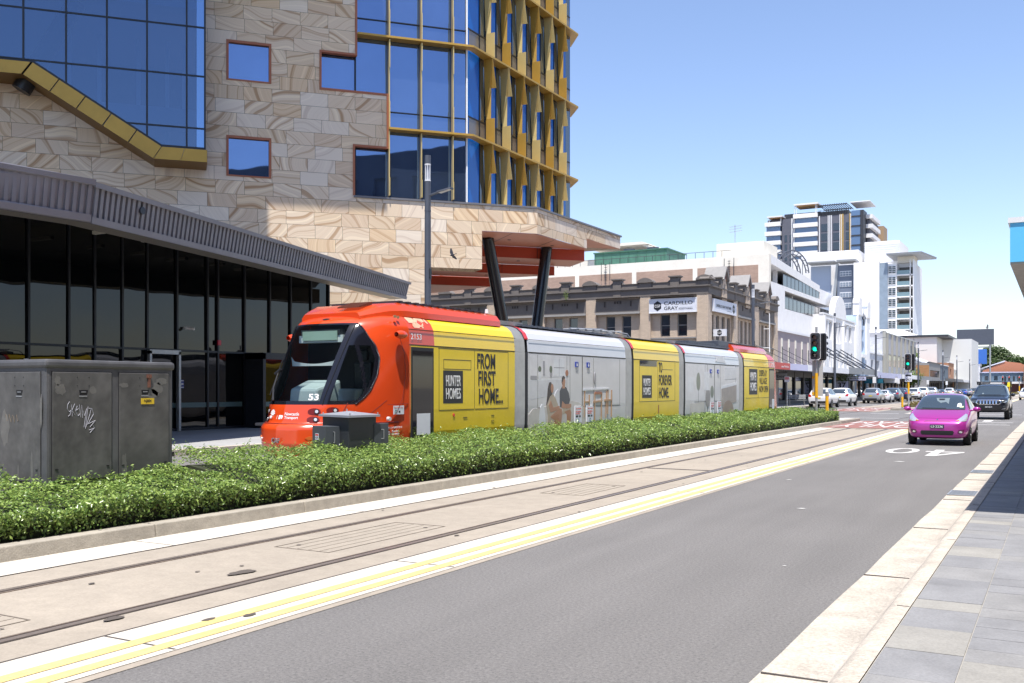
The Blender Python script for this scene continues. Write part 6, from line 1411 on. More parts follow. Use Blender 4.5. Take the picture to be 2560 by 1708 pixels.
# small dark cabinet with an overhanging pale lid
M_anth = mat('anthracite_steel', (.045,.048,.055), .45, .2, noise=[(3,.1)])
t = thing('small_cabinet', 'small dark angular cabinet with a pale flat lid in front of the tram cab', 'utility cabinet', (-9.80, 12.15, 0))
Fp, Lp, Rp = Vector((0,0,0)), Vector((-.84,.36,0)), Vector((.02,.68,0)); Bp = Lp+Rp
pts = [(p.x,p.y) for p in (Fp,Rp,Bp,Lp)]
MB().prism(pts, .1, 1.16, 'z').build('cabinet_body', M_anth, t, bevel=.006)
cxm = (Fp+Bp)/2; lid = [((p-cxm)*1.13+cxm) for p in (Fp,Rp,Bp,Lp)]; lid2 = [((p-cxm)*1.15+cxm) for p in (Fp,Rp,Bp,Lp)]
MB().add([(p.x,p.y,1.165) for p in lid2]+[(p.x,p.y,1.20) for p in lid2]+[(cxm.x,cxm.y,1.255)], [(3,2,1,0),(0,1,5,4),(1,2,6,5),(2,3,7,6),(3,0,4,7),(4,5,8),(5,6,8),(6,7,8),(7,4,8)]).build('lid', mat('pale_lid', (.36,.38,.43), .4, .3), t)
b = MB(); b.tube((cxm.x-.05,cxm.y,1.25),(cxm.x-.05,cxm.y,1.29),.012,n=8)
for p in lid: b.tube((p.x*.9,p.y*.9+.03,1.2),(p.x*.9,p.y*.9+.03,1.235),.01,n=8)
b.build('lid_bolt', M_galv, t)
uL = (Lp-Fp).normalized(); nL = Vector((uL.y,-uL.x,0)); nL = -nL if nL.y > 0 else nL
def sidebox(base, u, n_, wd, dp, z1, nm):
    A = base; q = [A, A+u*wd, A+u*wd+n_*dp, A+n_*dp]
    bx_ = MB().prism([(p.x,p.y) for p in q], .1, z1, 'z').build('side_box', mat('slate_side_box', (.075,.085,.10), .45, .2), t, bevel=.004)
    return q, bx_
q1, b1 = sidebox(Fp+uL*.30, uL, nL, .46, .26, 1.02, 'a')
q2, b2 = sidebox(Rp+Vector((-.12,.0,0)), Vector((-.9,.42,0)).normalized()*-1, Vector((.1,.9,0)).normalized(), .14, .34, 1.05, 'b')
hd = Vector((.012,.0,0))
a = q1[3]; nn = -uL
b = MB(); p0 = q1[3]+(q1[0]-q1[3])*.55+nn*.0; b.path([p0+Vector((0,0,.93)), p0+nn*.05+Vector((0,0,.93)), p0+nn*.05+Vector((0,0,.76)), p0+Vector((0,0,.76))], .006, 6); b.build('handle', M_galv, b1)
b = MB(); p0 = q2[3]*.5+q2[0]*.5; p0 = q2[1]*.5+q2[2]*.5; b.path([p0+Vector((0,0,.95)), p0+Vector((.05,0,.95)), p0+Vector((.05,0,.8)), p0+Vector((0,0,.8))], .006, 6); b.build('handle', M_galv, b2)
Tn = frame(q1[2]+(q1[3]-q1[2])*.25+nL*.002+Vector((0,0,.80)), (q1[3]-q1[2]), (0,0,1)); k = MB(Tn).box(0,.12,0,.10,0,.003).build('danger_label', M_sign, b1); MB(Tn).box(.008,.112,.065,.09,.003,.004).build('red_stripe', M_rd, k); text('lettering', '415V', Tn @ Matrix.Translation((.012,.015,.0035)), .095, .038, M_signdk, k, .001, bold=.02)
b = MB(); 
for z in (.72,.42): 
    p = Fp+uL*.30+nL*.004; b.tube(p+Vector((0,0,z)), p+nL*.012+Vector((0,0,z)), .012, n=8)
b.build('bolt', M_white, t)

# ---------------------------------------------------------------- street lights and signals
def street_light(x, y, h, label, r=.11, arm=1.0, rot=0):
    t = thing('street_light', label, 'street light', (x, y, .15), rot, 'tall charcoal street lights on the left footpath')
    h -= .15
    MB().tube((0,0,0),(0,0,h-2.1),r*1.08,r*1.0,20).tube((0,0,h-2.1),(0,0,h-.9),r*.97,r*.97,20).tube((0,0,h-.3),(0,0,h),r*.97,r*.97,20).tube((0,0,h-1.95),(0,0,h-1.9),r*1.04,n=20).build('pole', M_pole, t, smooth='auto')
    b = MB().tube((0,0,h-.9),(0,0,h-.86),r*.98,n=20).tube((0,0,h-.34),(0,0,h-.3),r*.98,n=20)
    for i in range(6): a = i*math.pi/3; b.tube((r*.82*math.cos(a),r*.82*math.sin(a),h-.88),(r*.82*math.cos(a),r*.82*math.sin(a),h-.32),.014,n=6)
    b.build('cage', M_white, t); MB().tube((0,0,h-.88),(0,0,h-.32),r*.5,n=12).build('lamp_core', mat('opal_lamp', (.45,.48,.55), .3), t)
    b = MB().hexa([(r*.8,-.05,h-1.42),(.45,-.07,h-1.34),(.45,.07,h-1.34),(r*.8,.05,h-1.42),(r*.8,-.05,h-1.36),(.45,-.07,h-1.30),(.45,.07,h-1.30),(r*.8,.05,h-1.36)]).hexa([(.45,-.12,h-1.35),(arm,-.12,h-1.26),(arm,.12,h-1.26),(.45,.12,h-1.35),(.45,-.12,h-1.29),(arm,-.10,h-1.21),(arm,.10,h-1.21),(.45,.12,h-1.29)]); b.build('lamp_arm', M_pole, t)
    MB().hexa([(.5,-.09,h-1.356),(arm-.05,-.09,h-1.276),(arm-.05,.09,h-1.276),(.5,.09,h-1.356),(.5,-.09,h-1.35),(arm-.05,-.09,h-1.27),(arm-.05,.09,h-1.27),(.5,.09,h-1.35)]).build('led_panel', mat('led_panel', (.7,.7,.66), .4), t)
    MB().box(r*.9,r*1.12,-.06,.06,h-4.3,h-3.95).build('access_hatch', M_black, t)
    return t
street_light(-19.25, 28.2, 9.75, 'nearest tall charcoal street light, rising behind the tram in front of the sandstone')
for y, h, lb in ((67.6,8.85,'street light in front of the beige corner building gables'),(95.9,8.75,'street light in front of the mauve shop and white deco building'),(119.7,8.75,'street light before the low white shop'),(158.7,8.6,'street light before the grey office block end'),(194.2,8.5,'street light beside the brown brick shop wall'),(222,8.4,'street light past the dark shop awning'),(255,8.4,'far street light beside the cream shop'),(293,8.4,'far street light left of the billboard'),(330,8.4,'farthest street light near the blue pub')):
    street_light(-18.7, y, h, lb, arm=1.25)
street_light(-43, 68.4, 9.3, 'street light seen under the sandstone building between red panels and black column', r=.3)
M_lens = {k: mat('lens_'+k, c, .25, spec=.6) for k, c in dict(red=(.10,.015,.008), amber=(.16,.05,.005)).items()}
M_green = mat('lens_green_lit', (.02,.35,.20), .3, emit=((.0,.75,.42), 1.3)); M_redlit = mat('lens_red_lit', (.4,.02,.02), .3, emit=((1,.06,.05), 1.2))
def signal(x, y, label, top=4.1, z0=.15, lit='green', scale=1.0, second=True, group='traffic signals', rot=0, yellow=(1.05,2.15), r=.057):
    t = thing('traffic_signal', label, 'traffic light', (x, y, z0), rot, group); top -= z0
    MB().tube((0,0,0),(0,0,top+.25),r,r*.95,14).build('pole', M_galv, t, smooth='auto')
    if yellow: MB().tube((0,0,yellow[0]),(0,0,yellow[1]),r+.012,r+.012,14).build('yellow_sleeve', M_yellow, t, smooth='auto')
    def head(T, nm):
        w_, hh = .235, 1.22; c = .07
        out = [(-w_+c,0),(w_-c,0),(w_,c),(w_,hh-c),(w_-c,hh),(-w_+c,hh),(-w_,hh-c),(-w_,c)]
        hd = MB(T).prism(out, -.09, -.055, 'y').build('signal_head', M_dark, t, bevel=.01)
        inn = [(u*.92, hh/2+(v-hh/2)*.965) for u, v in out]
        MB(T).add([(u,-.093,v) for u, v in out]+[(u,-.093,v) for u, v in inn], [(i,(i+1)%8,8+(i+1)%8,8+i) for i in range(8)]).build('white_border', M_white, hd, fix=False)
        MB(T).box(-.12,.12,-.055,.16,.06,hh-.06).build('signal_case', M_black, hd, bevel=.02)
        for k, nm_ in enumerate(('red','amber','green','arrow')):
            zc = hh-.21-.265*k; n = 18
            m = M_lens.get(nm_) or (M_green if lit == 'green' and nm_ == 'green' else M_black)
            if lit == 'red' and nm_ == 'red': m = M_redlit
            MB(T).tube((0,-.135,zc),(0,-.09,zc),.095,n=18).build('lens', m, hd)
            b = MB(T); ra = .108
            G = [[(ra*math.cos(a), -.09-d*(1 if math.sin(a) > -.3 else .4), zc+ra*math.sin(a)) for a in np.linspace(-.5, math.pi+.5, 16)] for d in (0, .26)]
            b.grid(G); b.build('visor', M_black, hd, fix=False)
            if nm_ == 'arrow': MB(T).box(-.06,.06,-.14,-.136,zc+.02,zc+.05).box(-.017,.017,-.14,-.136,zc-.065,zc+.02).build('t_symbol', M_white, hd)
        return hd
    head(Matrix.Translation((-.02,-.07,top-1.23)), 'front')
    if second: head(Matrix.Translation((.17,.14,top-1.25)) @ Matrix.Rotation(R(150), 4, 'Z'), 'rear')
    return t
t = signal(-9.52, 44.75, 'nearest traffic signal with green light at the end of the hedge', top=4.12)
MB().box(-.20,.27,.075,.09,1.12,2.72).build('sign_back_panel', mat('pale_grey_panel', (.46,.47,.47), .6, noise=[(2,.08)]), t); MB().box(-.2,-.1,.068,.075,1.15,1.3).box(-.2,-.1,.068,.075,1.9,2.02).build('yellow_tape', M_yellow, t)
t2 = signal(-9.68, 76.5, 'second traffic signal with a TRAM ONLY sign on the far median island', top=4.15)
k = MB().box(-.25,.25,-.085,-.072,1.93,2.62).build('only_sign', M_sign, t2); Ts = frame((-.25,-.087,1.93), (1,0,0), (0,0,1))
text('lettering', 'ONLY', Ts @ Matrix.Translation((.07,.08,0)), .36, .17, M_signdk, k, .002, bold=.02)
b = MB(Ts).box(.06,.44,.42,.50,0,.003).box(.1,.4,.5,.54,0,.003); [b.tube((.13+.24*i,.40,0),(.13+.24*i,.40,.003),.03,n=10) for i in (0,1)]; b.box(.0,.5,.0,.012,0,.003).box(.0,.5,.678,.69,0,.003).box(.0,.012,.012,.678,0,.003).box(.488,.5,.012,.678,0,.003); b.build('tram_pictogram', M_signdk, k)
for (x, y, lb) in ((-20.1,275,'far red traffic signal left of the street end'),(-18.7,276,'far red traffic signal beside the leftmost far one'),(-12.8,280,'far traffic signal right of the dark four wheel drive roof'),(-11.3,279,'far traffic signal over the yellow sign'),(-9.1,282,'rightmost far traffic signal')):
    signal(x, y, lb, top=4.6, lit='red', second=False, group='distant traffic signals', yellow=(.6,2.0), r=.12)
t = thing('yellow_sign_post', 'small yellow square sign on an orange post far down the street', 'sign', (-10.6, 262, 0)); MB().tube((0,0,0),(0,0,2.6),.12,n=8).build('post', M_yellow, t); MB().box(-.5,.5,-.15,-.12,1.9,3.0).build('sign_plate', mat('bright_yellow', (.8,.7,.03), .5), t)
def bollard(x, y, h, label):
    t = thing('push_button_post', label, 'bollard', (x, y, .14), 0, 'yellow push button posts'); h -= .14
    MB().tube((0,0,0),(0,0,h-.2),.06,n=14).build('post', M_galv, t, smooth='auto'); MB().tube((0,0,h-.95),(0,0,h-.2),.075,n=14).build('yellow_sleeve', M_yellow, t, smooth='auto'); MB().tube((0,0,h-.2),(0,0,h),.078,n=14).build('cap', M_galv, t, smooth='auto')
bollard(-9.15, 45.2, 1.47, 'short yellow post at the hedge end beside the nearest signal'); bollard(-9.95, 75.3, 1.2, 'short yellow post on the far median beside the second signal')
t = thing('parking_sign', 'small white and red parking sign on a thin post on the left footpath', 'sign', (-19.2, 79.4, .15)); MB().tube((0,0,0),(0,0,2.4),.03,n=8).build('post', M_galv, t); k = MB().box(-.2,.2,-.04,-.03,1.95,2.4).build('sign_plate', M_sign, t); MB().box(-.17,.17,-.045,-.04,2.15,2.36).build('red_legend', mat('faded_sign_red', (.55,.18,.2), .5), k)
for i, y in enumerate((118, 137, 170, 200)):
    t = thing('parking_sign', ('white parking sign beside the silver wagon','white parking sign near the second signal','white parking sign by the brown brick shop','far white parking sign before the cream shop')[i], 'sign', (-18.6, y, .15)); MB().tube((0,0,0),(0,0,2.7),.035,n=8).build('post', M_galv, t); MB().box(-.18,.18,-.05,-.04,2.05,2.75).build('sign_plate', M_white, t)
# bench under the awning
t = thing('bench', 'grey slatted street bench under the awning behind the tram', 'bench', (-19.3, 83.2, .15), R(20))
b = MB(); [b.box(-.75,.75,-.3+i*.13,-.2+i*.13,.43,.47) for i in range(4)]; b.build('seat', M_awg, t); b = MB(); [b.hexa([(-.75,.24+i*.03,.55+i*.13),(.75,.24+i*.03,.55+i*.13),(.75,.27+i*.03,.55+i*.13),(-.75,.27+i*.03,.55+i*.13),(-.75,.26+i*.03,.65+i*.13),(.75,.26+i*.03,.65+i*.13),(.75,.29+i*.03,.65+i*.13),(-.75,.29+i*.03,.65+i*.13)]) for i in range(3)]; b.build('backrest', M_awg, t)
for x in (-.6,.6): MB().tube((x,-.28,0),(x,-.22,.44),.025,n=8).tube((x,.3,0),(x,.2,.44),.025,n=8).tube((x,.2,.44),(x,.36,.95),.025,n=8).build('leg', M_galv, t)
# hanging signs
def hang(name, label, x0, x1, y, z0, z1, m, txt=None, tm=M_signdk, frame_m=M_signdk):
    t = thing(name, label, 'sign', (x0, y, z0)); MB().box(0,x1-x0,-.05,.05,0,z1-z0).build('sign_board', m, t)
    MB().box(-.06,x1-x0+.06,-.04,.04,z1-z0,z1-z0+.07).box(-.06,x1-x0+.06,-.04,.04,-.07,0).build('sign_frame', frame_m, t); MB().tube((.3,0,z1-z0),(.3,0,z1-z0+.5),.025,n=6).tube((x1-x0-.3,0,z1-z0),(x1-x0-.3,0,z1-z0+.5),.025,n=6).build('hanger', M_dark, t)
    if txt: text('lettering', txt, frame((.12,-.052,(z1-z0)*.25), (1,0,0), (0,0,1)), x1-x0-.24, (z1-z0)*.5, tm, t, .003, bold=.01)
hang('hanging_sign', 'pale lilac hanging sign reading AW HUNTER below the grey awning', -20.2, -18.2, 110, 2.45, 2.85, M_lav, 'AW HUNTER')
hang('hanging_sign', 'teal hanging shop sign behind the silver wagon', -20.5, -18.4, 123, 2.25, 2.65, mat('teal_sign', (.01,.12,.18), .5), None, M_white, mat('teal_sign', (.01,.12,.18), .5))
hang('hanging_sign', 'grey hanging sign board under the red awning', -21.2, -19.6, 81, 2.35, 2.85, M_awg, 'Barber', M_signdk, M_dark)
hang('hanging_sign', 'white hanging sign with black script farther along', -20.2, -18.6, 136, 2.3, 3.0, M_white)
t = thing('shop_poster', 'black framed 37 sign on the shop wall behind the white cars', 'sign', (-21.2, 108.6, 1.0)); MB().box(0,1.55,-.03,.03,0,1.5).build('sign_frame', M_signdk, t); MB().box(.1,1.45,-.04,-.03,.1,1.4).build('sign_board', M_lav, t); text('lettering', '37', frame((.35,-.045,.62), (1,0,0), (0,0,1)), .85, .6, M_signdk, t, .003, bold=.03); text('lettering', 'BAR', frame((.4,-.045,.25), (1,0,0), (0,0,1)), .7, .2, M_signdk, t, .003)
# ---------------------------------------------------------------- right hand awning (only its near end shows) and the building that carries it
t = thing('right_awning', 'bright blue fronted shop awning jutting into the right edge of the picture', 'awning', (-.49, 12.3, 3.05))
MB().box(.0,3.6,.0,.03,.0,.44).build('blue_fascia', mat('sky_blue_sign', (.12,.52,.84), .4), t); MB().box(-.02,3.6,-.015,40,.44,.50).build('top_flashing', M_white, t)
MB().box(.0,3.6,.03,40,.03,.44).build('awning_box', M_white, t); MB().box(.0,.14,.031,40,-.02,.028).box(.14,.17,.031,40,-.05,.028).box(.17,3.6,.031,40,.0,.028).build('soffit', mat('perforated_soffit', (.5,.47,.42), .5, noise=[(9,.25)]), t)
rbn = thing('right_brick_building', 'plain rendered shop building on the right footpath carrying the blue awning', 'building', (3.1, -34, 0))
b = MB(); wall_open(b, 0, 40, 0, 9, [(4+k*4, 6+k*4, 5, 7.2) for k in range(9)], 0, .2); 
M_rb = mat('right_render', (.52,.50,.47), .85, noise=[(.4,.12)]); 
b2 = MB(Matrix(((0,-1,0,0),(-1,0,0,0),(0,0,1,0),(0,0,0,1))) if False else Matrix(((0,1,0,0),(1,0,0,0),(0,0,1,0),(0,0,0,1)))); wall_open(b2, 0, 46, 3.6, 9, [(2+k*4, 4.2+k*4, 5, 7.2) for k in range(11)], 0, .25); wall_open(b2, 0, 46, 0, 3.6, [(1+k*4.4, 4.6+k*4.4, .6, 3.0) for k in range(10)], 0, .25); b2.box(0,46,.3,12,0,8.7); b2.build('wall', M_rb, rbn, fix=False)
rb2 = thing('right_tall_building', 'tall slate building on the right beyond the frame, seen in the glass reflections', 'building', (5.5, -2, 0)); b2 = MB(Matrix(((0,1,0,0),(1,0,0,0),(0,0,1,0),(0,0,0,1)))); wall_open(b2, 0, 36, 0, 21, [(1.5+k*4, 4+k*4, z, z+2) for k in range(8) for z in (5,9,13,17)], 0, .25); b2.box(0,36,.3,22,0,20.8); b2.build('wall', mat('slate_render', (.10,.11,.13), .8), rb2, fix=False)
rb3 = thing('right_grey_building', 'grey office building behind the camera, seen only in reflections', 'building', (4, -75, 0)); b2 = MB(Matrix(((0,1,0,0),(1,0,0,0),(0,0,1,0),(0,0,0,1)))); wall_open(b2, 0, 40, 0, 15, [(1.5+k*4, 4.5+k*4, z, z+2) for k in range(9) for z in (1,4.8,8.6,12)], 0, .25); b2.box(0,40,.3,14,0,14.8); b2.build('wall', M_pole, rb3, fix=False)
# ---------------------------------------------------------------- cars
from mathutils.bvhtree import BVHTree
def paint(name, c, metal=.25): return mat('paint_'+name, c, .28, metal, coat=.8)
M_tyre = mat('tyre', (.018,.018,.019), .85); M_rim = mat('alloy_rim', (.42,.43,.45), .3, .8); M_trim = mat('black_trim', (.02,.02,.022), .6); M_tail = mat('tail_lamp', (.35,.012,.015), .15, coat=.5); M_head = mat('head_lamp', (.55,.58,.62), .08, .5, coat=1); M_chrome = mat('chrome_trim', (.65,.65,.68), .12, 1.0); M_carglass = mat('car_glass', (.035,.05,.062), .03, spec=1.0, ior=1.6)
class Car:
    def __init__(s, name, label, cat, st, pm, loc=(0,0,0), rotz=0, group=None):
        s.root = thing(name, label, cat, loc, rotz, group)
        G = []
        for (y, zs, zb, zt, wm, wb, wt) in st:
            cab_ = zt-zb > .2
            h = [(0,zs),(wm*.80,zs),(wm*.965,zs+.09),(wm,(zs+zb)*.5+.03),(wm*.985,zb-.07),(wb,zb)]
            h += [(wt+(wb-wt)*.42,zb+(zt-zb)*.55),(wt+.01,zt-.085),(wt*.82,zt-.018),(0,zt)] if cab_ else [(wb*.93,zb+(zt-zb)*.45),(wb*.82,zb+(zt-zb)*.7),(wb*.55,zt-.006),(0,zt)]
            G.append([(x, y, z) for x, z in h]+[(-x, y, z) for x, z in h[-2:0:-1]]+[(h[0][0], y, h[0][1])])
        b = MB(); n = len(G[0])-1
        vs = [p for r in G for p in r[:-1]]
        b.add(vs, [(i*n+j, i*n+(j+1)%n, (i+1)*n+(j+1)%n, (i+1)*n+j) for i in range(len(G)-1) for j in range(n)]+[tuple(range(n))[::-1], tuple(range((len(G)-1)*n, len(G)*n))])
        s.body = b.build('body', pm, s.root, smooth=True); m = s.body.modifiers.new('smooth', 'SUBSURF'); m.levels = 2; m.render_levels = 2
        dg = bpy.context.evaluated_depsgraph_get(); ev = s.body.evaluated_get(dg); me = ev.to_mesh()
        bm = bmesh.new(); bm.from_mesh(me); s.bvh = BVHTree.FromBMesh(bm); bm.free(); ev.to_mesh_clear(); s.st = st
    def decal(s, name, pts, view, m, out=.006, mirror=True, parent=None, sub=3):
        """outline drawn in a front/rear/side/top view and laid onto the bodywork"""
        for sg in ((1, -1) if mirror else (1,)):
            bm = bmesh.new()
            P = {'f': lambda u, v: Vector((u*sg, -6, v)), 'r': lambda u, v: Vector((u*sg, 6, v)), 's': lambda u, v: Vector((6*sg, u, v)), 't': lambda u, v: Vector((u*sg, v, 6))}[view]
            D = {'f': Vector((0,1,0)), 'r': Vector((0,-1,0)), 's': Vector((-sg,0,0)), 't': Vector((0,0,-1))}[view]
            vv = [bm.verts.new(P(u, v)) for u, v in pts]; bm.faces.new(vv); bmesh.ops.triangulate(bm, faces=bm.faces)
            for _ in range(sub): bmesh.ops.subdivide_edges(bm, edges=bm.edges, cuts=1, use_grid_fill=True)
            ok = True
            for v in bm.verts:
                hit = s.bvh.ray_cast(v.co, D)
                if hit[0] is None:
                    near = s.bvh.find_nearest(v.co+D*(6-.3)); v.co = near[0]+near[1]*out
                else: v.co = hit[0]+(hit[1] if hit[1].dot(D) < 0 else -hit[1])*out
            bmesh.ops.recalc_face_normals(bm, faces=bm.faces)
            me = bpy.data.meshes.new(name); bm.to_mesh(me); bm.free(); me.materials.append(m); me.polygons.foreach_set('use_smooth', [True]*len(me.polygons))
            o = bpy.data.objects.new(name, me); COL.objects.link(o); o.parent = parent or s.root
        return o
    def wheels(s, ys, r, w_, tx, rim=True, spokes=7):
        for y in ys:
            for sg in (1, -1):
                a = MB(); n = 26; x0 = sg*(tx+.012)
                ar = [(x0, y+(r+.055)*math.cos(6.2832*i/n), max(r+(r+.055)*math.sin(6.2832*i/n), s.st[3][1]-.0)) for i in range(n)]
                a.add(ar, [tuple(range(n))]); a.build('wheel_arch', M_trim, s.root, fix=False)
                W = MB(); prof_ = [(tx-w_, r*.75),(tx-w_, r*.95),(tx-w_+.03, r),(tx-.03+.02, r),(tx+.02, r*.95),(tx+.018, r*.66),(tx-.05, r*.62)]
                G = [[(sg*(px_), y+rr*math.cos(a_), r+rr*math.sin(a_)) for px_, rr in prof_] for a_ in np.linspace(0, 6.2832, 29)]
                wl = W.grid(G).build('wheel', M_tyre, s.root, smooth=True)
                rb_ = MB()
                rb_.tube((sg*(tx-.06),y,r),(sg*(tx-.055),y,r),r*.64,n=24,m=1); rb_.tube((sg*(tx-.06),y,r),(sg*(tx+.024),y,r),r*.14,n=12)
                for k in range(spokes):
                    a_ = 6.2832*k/spokes; c_, s_ = math.cos(a_), math.sin(a_); q = [(-.03,.1),(.03,.1),(.045,.66),(-.045,.66)]
                    pts = [(sg*(tx+.012), y+r*(v*c_-u*s_*1.6), r+r*(v*s_+u*c_*1.6)) for u, v in q]; rb_.add(pts+[(sg*(tx-.04), p[1], p[2]) for p in pts], [(0,1,2,3),(0,1,5,4),(1,2,6,5),(2,3,7,6),(3,0,4,7)])
                G = [[(sg*(tx+.016), y+rr*r*math.cos(a_), r+rr*r*math.sin(a_)) for rr in (.60,.67)] for a_ in np.linspace(0, 6.2832, 25)]; rb_.grid(G)
                rb_.build('rim', [M_rim, M_black], wl, fix=False)
    def mirrors(s, y, z, x, pm, sz=(.11,.07)):
        for sg in (1, -1):
            G = []
            for i in range(8):
                u = i/7; k = math.sin(math.pi*min(.97, .08+.9*u))**.5
                G.append([(sg*(x+.04+.20*u), y+sz[1]*k*math.cos(a_), z+sz[0]*.62*k*math.sin(a_)) for a_ in np.linspace(0, 6.2832, 13)])
            MB().grid(G).tube((sg*(x-.06),y,z-.05),(sg*(x+.08),y,z-.02),.025,n=8).build('wing_mirror', pm, s.root, smooth=True)
    def plate(s, view, z, txt, m, tm, wd=.37, y=None, cx=0):
        hh = .107; o = (0, -6, z) if view == 'f' else (0, 6, z); d_ = Vector((0,1,0)) if view == 'f' else Vector((0,-1,0))
        hit = s.bvh.ray_cast(Vector((0, o[1], z+.02)), d_); yy = hit[0].y if hit[0] else (s.st[0][0] if view == 'f' else s.st[-1][0])
        T = frame((-wd/2, yy-.014, z-hh/2), (1,0,0), (0,0,1)) if view == 'f' else frame((wd/2, yy+.014, z-hh/2), (-1,0,0), (0,0,1))
        p_ = MB(T).box(0,wd,0,hh,-.01,.004).build('number_plate', m, s.root)
        if txt: text('lettering', txt, T @ Matrix.Translation((.03,.022,.006)), wd-.06, hh-.045, tm, p_, .002, bold=.01)
M_pkplate = mat('plate_dark', (.025,.035,.05), .4); M_ylplate = mat('plate_yellow', (.62,.50,.03), .4)
# magenta hatchback (front towards the camera = -y)
ST_H = [(-1.85,.33,.58,.60,.50,.46,.4),(-1.80,.22,.64,.68,.68,.62,.5),(-1.66,.19,.74,.80,.775,.72,.5),(-1.40,.18,.84,.90,.815,.765,.5),(-1.08,.18,.92,1.00,.83,.78,.5),(-.86,.18,.95,1.06,.833,.785,.5),(-.52,.18,.965,1.27,.833,.785,.60),(-.10,.18,.975,1.445,.833,.785,.575),(.45,.18,.985,1.49,.833,.785,.575),(1.10,.18,1.0,1.465,.83,.78,.57),(1.52,.20,1.0,1.39,.815,.77,.555),(1.70,.24,.98,1.22,.79,.74,.55),(1.80,.28,.88,.95,.74,.69,.5),(1.85,.36,.70,.74,.62,.58,.4)]
pmag = paint('magenta', (.42,.035,.30), .35)
c = Car('hatchback', 'bright magenta hatchback driving towards the camera on the asphalt lane', 'car', ST_H, pmag, (-3.03, 31.7, 0), 0)
c.decal('windscreen', [(-.66,1.025),(.66,1.025),(.565,1.40),(.3,1.425),(-.3,1.425),(-.565,1.40)], 'f', M_carglass, .005, False, sub=4)
c.decal('side_window', [(-.50,1.03),(.32,1.05),(.32,1.38),(-.02,1.37)], 's', M_carglass, .004); c.decal('side_window', [(.40,1.05),(1.25,1.08),(1.12,1.36),(.40,1.38)], 's', M_carglass, .004)
c.decal('headlight', [(.47,.70),(.60,.685),(.735,.70),(.76,.79),(.745,.875),(.70,.90),(.60,.80)], 'f', M_head, .007); c.decal('indicator', [(.47,.70),(.57,.69),(.56,.73)], 'f', mat('amber_lamp', (.5,.12,.02), .3), .010)
c.decal('grille', [(-.40,.305),(.40,.305),(.44,.38),(.41,.43),(-.41,.43),(-.44,.38)], 'f', M_black, .006, False, sub=4); c.decal('bonnet_slot', [(-.36,.675),(-.30,.705),(.30,.705),(.36,.675),(.28,.685),(-.28,.685)], 'f', mat('dark_magenta', (.12,.01,.07), .5), .004, False)
c.decal('fog_recess', [(.52,.37),(.60,.34),(.68,.38),(.70,.47),(.55,.45)], 'f', mat('dark_magenta', (.12,.01,.07), .5), .005); c.decal('fog_lamp', [(.57,.375),(.62,.365),(.65,.40),(.61,.43),(.565,.41)], 'f', M_head, .009)
c.decal('bonnet_seam', [(-.74,-1.60),(-.5,-1.66),(0,-1.69),(.5,-1.66),(.74,-1.60),(.5,-1.652),(0,-1.682),(-.5,-1.652)], 't', mat('dark_magenta', (.12,.01,.07), .5), .003, False); c.decal('lower_lip', [(-.6,.21),(.6,.21),(.66,.235),(-.66,.235)], 'f', M_trim, .004, False)
c.decal('emblem', [(0,.755),(-.025,.735),(0,.72),(.025,.735)], 'f', M_chrome, .008, False, sub=1)
c.plate('f', .545, 'LS·2236', M_pkplate, M_white); c.wheels((-1.10,1.35), .285, .17, .80); c.mirrors(-.62, 1.02, .80, pmag)
c.decal('wiper', [(-.5,1.035),(.15,1.03),(.15,1.045),(-.5,1.05)], 'f', M_black, .012, False); c.decal('cowl', [(-.64,1.0),(.64,1.0),(.66,1.028),(-.66,1.028)], 'f', M_trim, .006, False)
c.decal('paper_sticker', [(.43,1.08),(.55,1.08),(.54,1.16),(.50,1.19),(.44,1.17)], 'f', M_sign, .009, False); c.decal('rego_label', [(.50,1.06),(.60,1.06),(.60,1.10),(.50,1.10)], 'f', mat('label_green', (.5,.6,.35), .5), .011, False); c.decal('corner_sticker', [(-.53,1.385),(-.46,1.39),(-.46,1.405),(-.52,1.4)], 'f', M_sign, .009, False)
c.decal('screen_view', [(-.16,1.33),(.2,1.33),(.2,1.16),(.12,1.22),(-.02,1.19),(-.12,1.25)], 'f', mat('through_view', (.16,.2,.22), .15), .0075, False); c.decal('rear_mirror', [(-.08,1.31),(.08,1.31),(.07,1.265),(-.07,1.265)], 'f', M_black, .011, False)
MB().tube((0,.9,1.47),(0,1.05,1.58),.006,n=5).build('aerial', M_black, c.root)
# black four wheel drive
ST_P = [(-2.38,.50,.92,.95,.66,.6,.5),(-2.30,.42,1.0,1.04,.84,.78,.5),(-2.10,.38,1.08,1.13,.91,.86,.5),(-1.7,.36,1.13,1.19,.935,.89,.5),(-1.2,.36,1.16,1.22,.942,.90,.5),(-.95,.36,1.17,1.28,.942,.90,.72),(-.62,.36,1.18,1.55,.942,.90,.70),(-.30,.36,1.19,1.78,.942,.90,.68),(.3,.36,1.2,1.84,.942,.90,.68),(1.3,.36,1.2,1.84,.942,.90,.68),(2.1,.4,1.2,1.80,.93,.88,.66),(2.30,.45,1.18,1.55,.91,.86,.66),(2.38,.5,1.0,1.05,.86,.8,.5),(2.42,.55,.9,.95,.8,.75,.5)]
pblk = paint('black', (.010,.012,.02), .3)
c = Car('four_wheel_drive', 'large black four wheel drive with chrome grille behind the magenta hatchback', 'car', ST_P, pblk, (-3.2, 58.0, 0), 0)
c.decal('windscreen', [(-.80,1.24),(.80,1.24),(.675,1.73),(-.675,1.73)], 'f', M_carglass, .006, False, sub=4); c.decal('side_window', [(-.55,1.24),(.45,1.25),(.45,1.72),(-.15,1.72)], 's', M_carglass, .005); c.decal('side_window', [(.52,1.25),(1.95,1.27),(1.8,1.71),(.52,1.72)], 's', M_carglass, .005)
